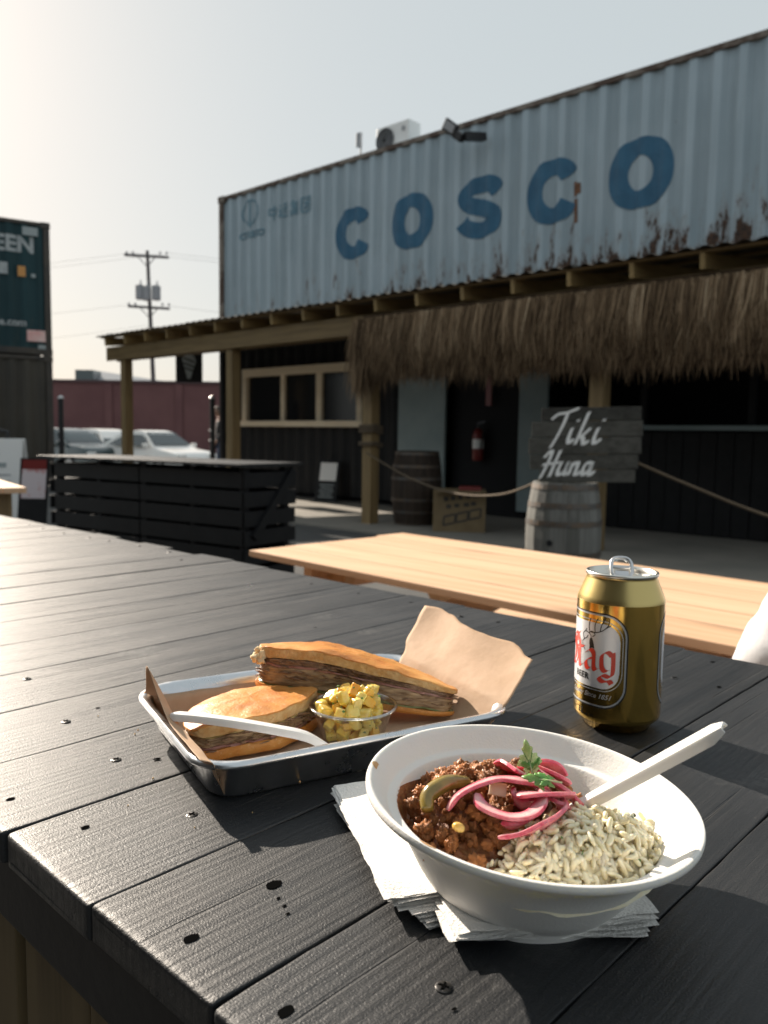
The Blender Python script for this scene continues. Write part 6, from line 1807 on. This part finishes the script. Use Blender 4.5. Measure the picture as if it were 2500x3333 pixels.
pmat('bay_herb', (0.035, 0.05, 0.012), (0.06, 0.075, 0.02), scale=80, rough=0.5)
mb = MB(); mb.grid(lambda u, v: ((u - 0.5) * 0.0065, (v - 0.5) * 0.005 * (1 - (2 * u - 1) ** 2 * 0.8), 0.0012 * math.sin(9 * u) + 0.0007 * math.sin(17 * v)), 10, 6, BM @ Matrix.Translation((0.0400, 0.0270, 0.0440)) @ Euler((0.5, -0.3, 0.4)).to_matrix().to_4x4()); mb.build('dark_herb', MT['bay_herb'], rice, smooth=180)

# ---- pickled onion slices on top
def onion_mat():
    m, nt, b = base_mat('pickled_onion')
    at = nd(nt, 'ShaderNodeAttribute', attribute_name='rim')
    vec = coords(nt, (1, 1, 1))
    f = noise_tex(nt, vec, 130, 5, 0.65)
    k_ = mathn(nt, 'ADD', at.outputs['Fac'], mathn(nt, 'MULTIPLY', mathn(nt, 'SUBTRACT', f, 0.45), 1.1))
    col = ramp(nt, k_, [(0.0, (0.82, 0.50, 0.48)), (0.35, (0.76, 0.28, 0.32)), (0.70, (0.62, 0.065, 0.13)), (1.0, (0.48, 0.022, 0.075))])
    nt.links.new(col, b.inputs['Base Color']); b.inputs['Roughness'].default_value = 0.2; b.inputs['Specular IOR Level'].default_value = 0.6
    b.inputs['Subsurface Weight'].default_value = 0.3; b.inputs['Subsurface Radius'].default_value = (0.004, 0.0018, 0.0016); b.inputs['Subsurface Scale'].default_value = 1
    bump(nt, b, noise_tex(nt, vec, 700, 3), 0.00025)
    return m
onion_mat()
def onion(label, path, w, th=0.0022, twist=None, taper=0.35):
    P = catmull(path, 10); N_ = len(P)
    sec = [(-0.5, 0.0, 0.95), (-0.5, 0.36, 0.85), (-0.44, 0.5, 0.6), (-0.15, 0.5, 0.22), (0.15, 0.5, 0.02), (0.44, 0.5, 0.12), (0.5, 0.36, 0.45), (0.5, -0.36, 0.55), (0.44, -0.5, 0.45), (0.0, -0.5, 0.3), (-0.44, -0.5, 0.7), (-0.5, -0.36, 1.0)]
    m = len(sec); vs_ = []; rim = []
    tw = catmull([(q,) for q in (twist or [0] * len(path))], 10)
    for i in range(N_):
        p = Vector(P[i]) - Vector((0, 0, 0.0030)); t = (Vector(P[min(i + 1, N_ - 1)]) - Vector(P[max(i - 1, 0)])).normalized()
        up = Vector((0, 0, 1)); side = t.cross(up).normalized(); up = side.cross(t)
        ca, sa = math.cos(tw[i][0]), math.sin(tw[i][0])
        e = min(i, N_ - 1 - i) / (N_ - 1)
        ww = 1.38 * w * min(1, taper + e * 3); tt = 0.95 * th * min(1, 0.5 + e * 6)
        for a, b_, q in sec:
            x, y = a * ww, b_ * tt
            vs_.append(p + side * (x * ca - y * sa) + up * (x * sa + y * ca)); rim.append(q)
    fs_ = [(i * m + k, i * m + (k + 1) % m, (i + 1) * m + (k + 1) % m, (i + 1) * m + k) for i in range(N_ - 1) for k in range(m)] + [tuple(range(m - 1, -1, -1)), tuple(range((N_ - 1) * m, N_ * m))]
    mb = MB(); mb.add(vs_, fs_, BM)
    o = mb.build('onion_slice', MT['pickled_onion'], smooth=35, clean=False)
    at = o.data.attributes.new('rim', 'FLOAT', 'POINT'); at.data.foreach_set('value', rim)
    return tag(o, label, 'onion', 'pickled red onion slices on the chili')

onion('long pink onion slice arching over the chili from the left', [(-0.0166, -0.0440, 0.0490), (-0.0161, -0.0383, 0.0545), (-0.0134, -0.0290, 0.0578), (-0.0090, -0.0175, 0.0598), (-0.0013, -0.0101, 0.0602), (0.0051, -0.0029, 0.0585), (0.0085, 0.0025, 0.0550)], 0.0062, twist=[0.7, 0.6, 0.5, 0.35, 0.2, 0.2, 0.2])
onion('pale curved onion slice bent in a U above the chili', [(-0.0098, -0.0309, 0.0560), (-0.0044, -0.0354, 0.0548), (0.0031, -0.0357, 0.0540), (0.0116, -0.0330, 0.0543), (0.0165, -0.0253, 0.0555), (0.0148, -0.0143, 0.0575), (0.0099, -0.0079, 0.0592)], 0.0056, twist=[0.1, 0.15, 0.2, 0.2, 0.3, 0.5, 0.6])
onion('straight deep pink onion slice pointing right toward the spoon', [(-0.0060, 0.0092, 0.0600), (0.0054, 0.0050, 0.0603), (0.0134, 0.0066, 0.0570), (0.0188, 0.0098, 0.0525), (0.0236, 0.0128, 0.0480)], 0.0058, twist=[0.5, 0.5, 0.6, 0.6, 0.7])
onion('lowest onion slice lying along the edge of the rice', [(0.0118, -0.0432, 0.0480), (0.0179, -0.0365, 0.0498), (0.0221, -0.0281, 0.0518), (0.0242, -0.0184, 0.0533), (0.0225, -0.0069, 0.0543), (0.0175, 0.0003, 0.0560)], 0.0075, twist=[0.3, 0.6, 0.9, 1.0, 1.0, 0.8], taper=0.1)
onion('short pale onion slice under the cilantro leaf', [(-0.0205, 0.0045, 0.0535), (-0.0165, 0.0031, 0.0570), (-0.0100, 0.0003, 0.0592), (-0.0028, -0.0023, 0.0598)], 0.0085, twist=[0.9, 0.8, 0.6, 0.5], taper=0.8)
onion('small onion end behind the cilantro leaf', [(-0.0120, 0.0160, 0.0555), (-0.0055, 0.0205, 0.0585), (-0.0015, 0.0250, 0.0560), (0.0010, 0.0270, 0.0520)], 0.0070, twist=[0.8, 0.8, 0.9, 1.0], taper=0.9)
onion('inner onion slice curled inside the U shaped slice', [(-0.0020, -0.0114, 0.0560), (0.0014, -0.0150, 0.0530), (0.0060, -0.0142, 0.0520), (0.0085, -0.0080, 0.0540)], 0.0060, twist=[1.2, 1.1, 1.0, 1.0])
onion('small onion slice tucked under the U shaped slice', [(0.0070, -0.0345, 0.0500), (0.0116, -0.0315, 0.0495), (0.0140, -0.0257, 0.0505), (0.0150, -0.0200, 0.0525)], 0.0065, twist=[0.5, 0.7, 0.8, 0.8])
onion('broad onion slice across the middle of the heap', [(-0.0030, 0.0050, 0.0570), (0.0050, 0.0000, 0.0565), (0.0130, -0.0040, 0.0560), (0.0190, -0.0050, 0.0545), (0.0225, -0.0010, 0.0520)], 0.0065, twist=[0.3, 0.3, 0.5, 0.7, 0.8])

onion('wide onion slice filling the right of the heap', [(0.0040, -0.0190, 0.0575), (0.0110, -0.0130, 0.0590), (0.0170, -0.0040, 0.0580), (0.0190, 0.0060, 0.0545)], 0.0085, twist=[0.2, 0.4, 0.6, 0.7], taper=0.5)
onion('onion slice poking out behind the heap toward the far rim', [(-0.0140, 0.0100, 0.0560), (-0.0060, 0.0130, 0.0585), (0.0030, 0.0150, 0.0580), (0.0110, 0.0190, 0.0540)], 0.0070, twist=[0.6, 0.5, 0.5, 0.7], taper=0.6)

# ---- cilantro
pmat('cilantro', (0.055, 0.20, 0.025), (0.10, 0.30, 0.05), scale=150, rough=0.4, sss=0.1, bmp=0.0003, bscale=300)
pmat('cilantro_stem', (0.45, 0.52, 0.28), rough=0.4)
def cilantro(label, base, tip, nrm, wid, lobes):
    base, tip, nrm = Vector(base), Vector(tip), Vector(nrm).normalized()
    root = thing('cilantro_leaf', label, 'herb leaf', BM @ base, 0, 'cilantro leaves on the onions')
    d = (tip - base); L = d.length; d.normalize(); side = d.cross(nrm).normalized(); up = side.cross(d)
    for (a0, sc, off) in lobes:
        mb = MB(); ca, sa = math.cos(a0), math.sin(a0)
        dd = d * ca + side * sa; ss = side * ca - d * sa
        o_ = base + d * off * L
        def f_(u, v):
            th = (2 * u - 1) * 2.2
            r = sc * L * (0.60 + 0.26 * math.cos(3 * th) + 0.11 * math.cos(9 * th)) * v
            x = 0.30 * sc * L * v + r * math.cos(th) * 0.62; y = r * math.sin(th) * wid
            z = 0.10 * L * sc * (-(y / (L * sc)) ** 2 * 5 + 0.35 * math.sin(5 * x / L)) + 0.03 * L * math.sin(8 * y / L)
            return BM @ (o_ + dd * x + ss * y + up * z)
        mb.grid(f_, 49, 6); o = mb.build('leaflet', MT['cilantro'], root, smooth=180, clean=False)
        o.modifiers.new('thick', 'SOLIDIFY').thickness = 0.0002
    mb = MB(); mb.tube([BM @ (base - d * 0.35 * L), BM @ base, BM @ (base + d * 0.4 * L)], [0.0005, 0.0005, 0.0003], 6); mb.build('stem', MT['cilantro_stem'], root, smooth=180)
cilantro('upright cilantro leaf standing on top of the onions', (-0.0010, 0.0012, 0.0580), (-0.0075, 0.0022, 0.0725), (0.6, -0.7, 0.25), 0.55, ((0.0, 0.85, 0.25), (0.75, 0.55, 0.05), (-0.8, 0.50, 0.10)))
cilantro('flat cilantro leaf lying on the onions', (0.0125, -0.0030, 0.0602), (0.0008, -0.0120, 0.0606), (0.1, -0.25, 1), 0.60, ((0.0, 0.80, 0.25), (0.7, 0.55, 0.05), (-0.75, 0.50, 0.05)))

# ---- spoon standing in the rice
sp_t = Vector((-0.121, 0.337, T + 0.105)); sp_e = BM @ Vector((0.0213, 0.0168, 0.0470)); sd_ = (sp_e - sp_t)
spoon('plastic_spoon', 'white plastic spoon stuck in the rice, handle pointing right over the rim', [sp_t, sp_t + sd_ * 0.33, sp_t + sd_ * 0.66, sp_e, sp_e + sd_ * 0.20], [0.0098, 0.0100, 0.0095, 0.0085, 0.0075], [(-0.35, -0.45, 1)] * 5, 0.020, 0.016)
# ================================================================ beer can
KC = Vector((-0.2922, 0.5817, T))
can = thing('beer_can', 'gold beer can with white Stag label standing on the black table', 'can', KC)
pmat('can_gold', (0.62, 0.40, 0.10), (0.58, 0.37, 0.09), scale=15, rough=0.17, metal=1.0)
pmat('can_gold_satin', (0.60, 0.47, 0.20), (0.57, 0.44, 0.18), scale=15, rough=0.33, metal=1.0)
pmat('can_lid', (0.72, 0.70, 0.64), rough=0.28, metal=1.0)
pmat('can_silver', (0.74, 0.75, 0.78), (0.70, 0.71, 0.74), scale=30, rough=0.38, metal=0.4)
pmat('can_red', (0.72, 0.045, 0.02), rough=0.35)
pmat('can_black', (0.012, 0.012, 0.012), rough=0.35)
pmat('can_linework', (0.50, 0.52, 0.55), rough=0.35, metal=0.6)
CR = 0.0331
mb = MB(); mb.lathe([(0.0, 0.010), (0.012, 0.0090), (0.020, 0.0055), (0.0235, 0.0006), (0.0245, 0.0), (0.0255, 0.0006), (0.0268, 0.0035), (0.0300, 0.0068), (0.0325, 0.0092), (CR, 0.0120), (CR, 0.0995)], KC, 96); mb.build('can_body', MT['can_gold'], can, smooth=60)
mb = MB(); mb.lathe([(CR, 0.0995), (0.03295, 0.1010), (0.0320, 0.1035), (0.0300, 0.1085), (0.0277, 0.1140), (0.0268, 0.1165), (0.0263, 0.1178), (0.0266, 0.1188)], KC, 96); mb.build('can_shoulder', MT['can_gold_satin'], can, smooth=70)
mb = MB(); mb.lathe([(0.0266, 0.1186), (0.0274, 0.1192), (0.0276, 0.1205), (0.0272, 0.1216), (0.0262, 0.1219), (0.0252, 0.1214), (0.0244, 0.1180), (0.0238, 0.1158), (0.0230, 0.1152), (0.0222, 0.1160), (0.0200, 0.1164), (0.0, 0.1164)], KC, 96); mb.build('can_lid', MT['can_lid'], can, smooth=60)
mb = MB(); mb.add([KC + Vector((0.0125 * math.cos(a) * 0.8 + 0.004, 0.0100 * math.sin(a) - 0.012, 0.1167)) for a in [2 * math.pi * k / 28 for k in range(28)]], [tuple(range(28))]); mb.build('mouth_opening', MT['hole_black'], can)
# ring pull bent up
fa = math.atan2(-KC.y, -KC.x)                                          # towards the viewer
Mt = Matrix.Translation(KC + Vector((0, 0, 0.1175))) @ Matrix.Rotation(fa + R(90) + R(8), 4, 'Z') @ Matrix.Rotation(R(52), 4, 'X')
mb = MB()
def tabring(cx_, cy_, a, b_, w):
    out = []
    for k in range(33):
        t = 2 * math.pi * k / 32; q = (abs(math.cos(t)) ** 3 + abs(math.sin(t)) ** 3) ** (-1 / 3)
        out.append(Mt @ Vector((cx_ + a * q * math.cos(t), cy_ + b_ * q * math.sin(t), 0)))
    return out
mb.tube(tabring(0, 0.0068, 0.0078, 0.0092, 0), 0.0016, 8, cap=False)
mb.tube([Mt @ Vector((-0.0068, 0.0075, 0)), Mt @ Vector((0, 0.0068, 0)), Mt @ Vector((0.0068, 0.0075, 0))], 0.0014, 8)
mb.box((0, 0.0015, 0), (0.0105, 0.0055, 0.0010), Mt, 0.0003)
mb.tube([Mt @ Vector((-0.0045, 0.0128, 0)), Mt @ Vector((-0.002, 0.0148, 0)), Mt @ Vector((0.002, 0.0148, 0)), Mt @ Vector((0.0045, 0.0128, 0))], 0.0008, 6)
mb.build('ring_pull', MT['bare_steel'], can, smooth=60, clean=False)
# printed label; s = arc length from the label centre, positive to the right as seen
view = math.atan2(-KC.y, -KC.x)
def cyl(cdeg, lift):
    def f_(s, z):
        a = view + R(cdeg) + s / CR
        return KC + Vector(((CR + lift) * math.cos(a), (CR + lift) * math.sin(a), z))
    return f_
def rr_path(hw, z0, z1, r, n=9):
    out = []
    for cx_, cz_, a0 in ((hw - r, z1 - r, 0), (-hw + r, z1 - r, 90), (-hw + r, z0 + r, 180), (hw - r, z0 + r, 270)):
        for k in range(n): t = R(a0 + 90 * k / (n - 1)); out.append((cx_ + r * math.cos(t), cz_ + r * math.sin(t)))
    fine = []
    P = out + [out[0]]
    for (ax, az), (bx2, bz) in zip(P[:-1], P[1:]):
        ns = max(1, int(math.hypot(bx2 - ax, bz - az) / 0.0015))
        fine += [(ax + (bx2 - ax) * k / ns, az + (bz - az) * k / ns) for k in range(ns)]
    fine.append(P[-1])
    return fine
def label(cdeg, parent_name, full=True):
    HWo, HWp = R(65) * CR, R(56) * CR
    mb = MB(); strips(mb, ribbon(rr_path(HWo, 0.0205, 0.0925, 0.0175), 0.0011), cyl(cdeg, 0.00010)); mb.build('label_border', MT['can_black'], can)
    mb = MB(); strips(mb, ribbon(rr_path(HWo - 0.0011, 0.0216, 0.0914, 0.0165), 0.0012), cyl(cdeg, 0.00012)); mb.build('label_border', MT['can_linework'], can)
    mb = MB(); strips(mb, ribbon(rr_path(HWp + 0.0019, 0.0335, 0.0870, 0.0145), 0.0007), cyl(cdeg, 0.00010)); mb.build('label_border', MT['can_linework'], can)
    mb = MB(); fmp = cyl(cdeg, 0.00008); cols = []
    N_ = 60; z0, z1, r = 0.0352, 0.0850, 0.0130
    for k in range(N_ + 1):
        s = -HWp + 2 * HWp * k / N_; e = max(0, abs(s) - (HWp - r)); dz = r - math.sqrt(max(0, r * r - e * e))
        cols.append([fmp(s, z0 + dz + (z1 - z0 - 2 * dz) * j / 6) for j in range(7)])
    mb.add([p for c_ in cols for p in c_], [(k * 7 + j, (k + 1) * 7 + j, (k + 1) * 7 + j + 1, k * 7 + j + 1) for k in range(N_) for j in range(6)]); mb.build('label_panel', MT['can_silver'], can, smooth=180)
    if not full: return
    # blackletter word
    xh = 0.0150; ang = R(38)
    def word(strokes, x0, z0, s, w, lift, m, name):
        mb = MB()
        for st in strokes:
            P = catmull([(x0 + a * s, z0 + b_ * s) for a, b_ in st], 7)
            strips(mb, nib(P, w, ang), cyl(cdeg, lift))
        return mb.build(name, m, can)
    S_b = [[(0.95, 1.30), (0.70, 1.62), (0.35, 1.55), (0.22, 1.25), (0.45, 1.00), (0.80, 0.78), (0.88, 0.40), (0.60, 0.02), (0.20, 0.05), (0.0, 0.30)], [(0.20, 1.35), (0.55, 1.10), (0.95, 1.75)], [(0.55, 1.45), (0.52, 0.25)]]
    t_b = [[(0.10, 1.30), (0.14, 1.0), (0.14, 0.18), (0.28, 0.02), (0.50, 0.20)], [(-0.12, 1.0), (0.18, 1.04), (0.48, 1.06)]]
    a_b = [[(0.10, 0.80), (0.35, 1.02), (0.60, 0.86), (0.62, 0.20), (0.74, 0.02), (0.95, 0.18)], [(0.58, 0.62), (0.28, 0.52), (0.12, 0.34), (0.16, 0.10), (0.34, 0.02), (0.60, 0.22)]]
    g_b = [[(0.66, 0.86), (0.40, 1.04), (0.14, 0.84), (0.14, 0.26), (0.34, 0.04), (0.64, 0.22)], [(0.62, 0.98), (0.70, 0.90), (0.70, 0.02), (0.56, -0.22), (0.20, -0.16), (0.02, -0.34), (0.24, -0.50), (0.52, -0.42), (0.66, -0.56)]]
    z_ = 0.0485
    for st, x0 in ((S_b, -0.0190), (t_b, -0.0055), (a_b, 0.0030), (g_b, 0.0170)):
        word(st, x0, z_, xh, 0.0050, 0.00018, MT['can_linework'], 'letter_outline')
        word(st, x0, z_, xh, 0.0040, 0.00024, MT['can_red'], 'letter')
    # BEER, since line, volume
    def text(s, size, x, z, bold, m, shear=0, spacing=1.0, align='LEFT'):
        v_, f_ = text_geo(s, size, align, shear, bold, spacing); mb = MB(); fm = cyl(cdeg, 0.00020)
        mb.add([fm(x + a, z + b_) for a, b_ in v_], f_); mb.build('printed_text', m, can, clean=False)
    text('BEER', 0.0066, -0.0075, 0.0405, 0.00025, MT['can_black'], 0, 1.12)
    text('Quality Since 1851', 0.0052, -0.0125, 0.0275, 0.00006, MT['can_linework'], 0.35)
    text('12', 0.0068, -0.0030, 0.0125, 0.0001, MT['can_black'])
    text('FL. OZ.', 0.0026, 0.0065, 0.0120, 0.00003, MT['can_black'])
    # stag head line drawing with antlers
    x0, z0, s = -0.0005, 0.0640, 0.0165
    head = [[(0.10, 0.05), (0.02, 0.25), (0.14, 0.40), (0.06, 0.62), (0.22, 0.78), (0.44, 0.74), (0.56, 0.66)], [(0.14, 0.40), (0.30, 0.48), (0.40, 0.62)], [(0.22, 0.78), (0.30, 0.92)], [(0.10, 0.05), (0.22, -0.10)], [(0.56, 0.66), (0.62, 0.40), (0.72, 0.05)], [(0.44, 0.74), (0.62, 0.84), (0.80, 0.72), (0.66, 0.60)],
            [(0.50, 0.80), (0.82, 0.82), (1.15, 0.95), (1.42, 1.22), (1.46, 1.55)], [(0.80, 0.82), (0.78, 1.15), (0.92, 1.50)], [(1.05, 0.90), (1.12, 1.22), (1.30, 1.55)], [(0.48, 0.82), (0.44, 1.10), (0.52, 1.45)], [(1.30, 1.08), (1.55, 1.25)]]
    mb = MB()
    for st in head: strips(mb, ribbon([(x0 + a * s, z0 + b_ * s) for a, b_ in catmull(st, 6)], 0.00075), cyl(cdeg, 0.00016))
    mb.build('stag_drawing', MT['can_black'], can)
    mb = MB()
    for st in ([(0.58, 0.52, 0.0022), (0.62, 0.25, 0.0042), (0.70, -0.05, 0.0030), (0.74, -0.25, 0.0004)], [(0.55, 0.20, 0.0012), (0.52, -0.02, 0.0006)]):
        strips(mb, ribbon([(x0 + a * s, z0 + b_ * s, w) for a, b_, w in catmull(st, 6)], 0.002), cyl(cdeg, 0.00017))
    mb.build('stag_shading', MT['can_black'], can)
label(-54, 'front')
label(126, 'back', False)
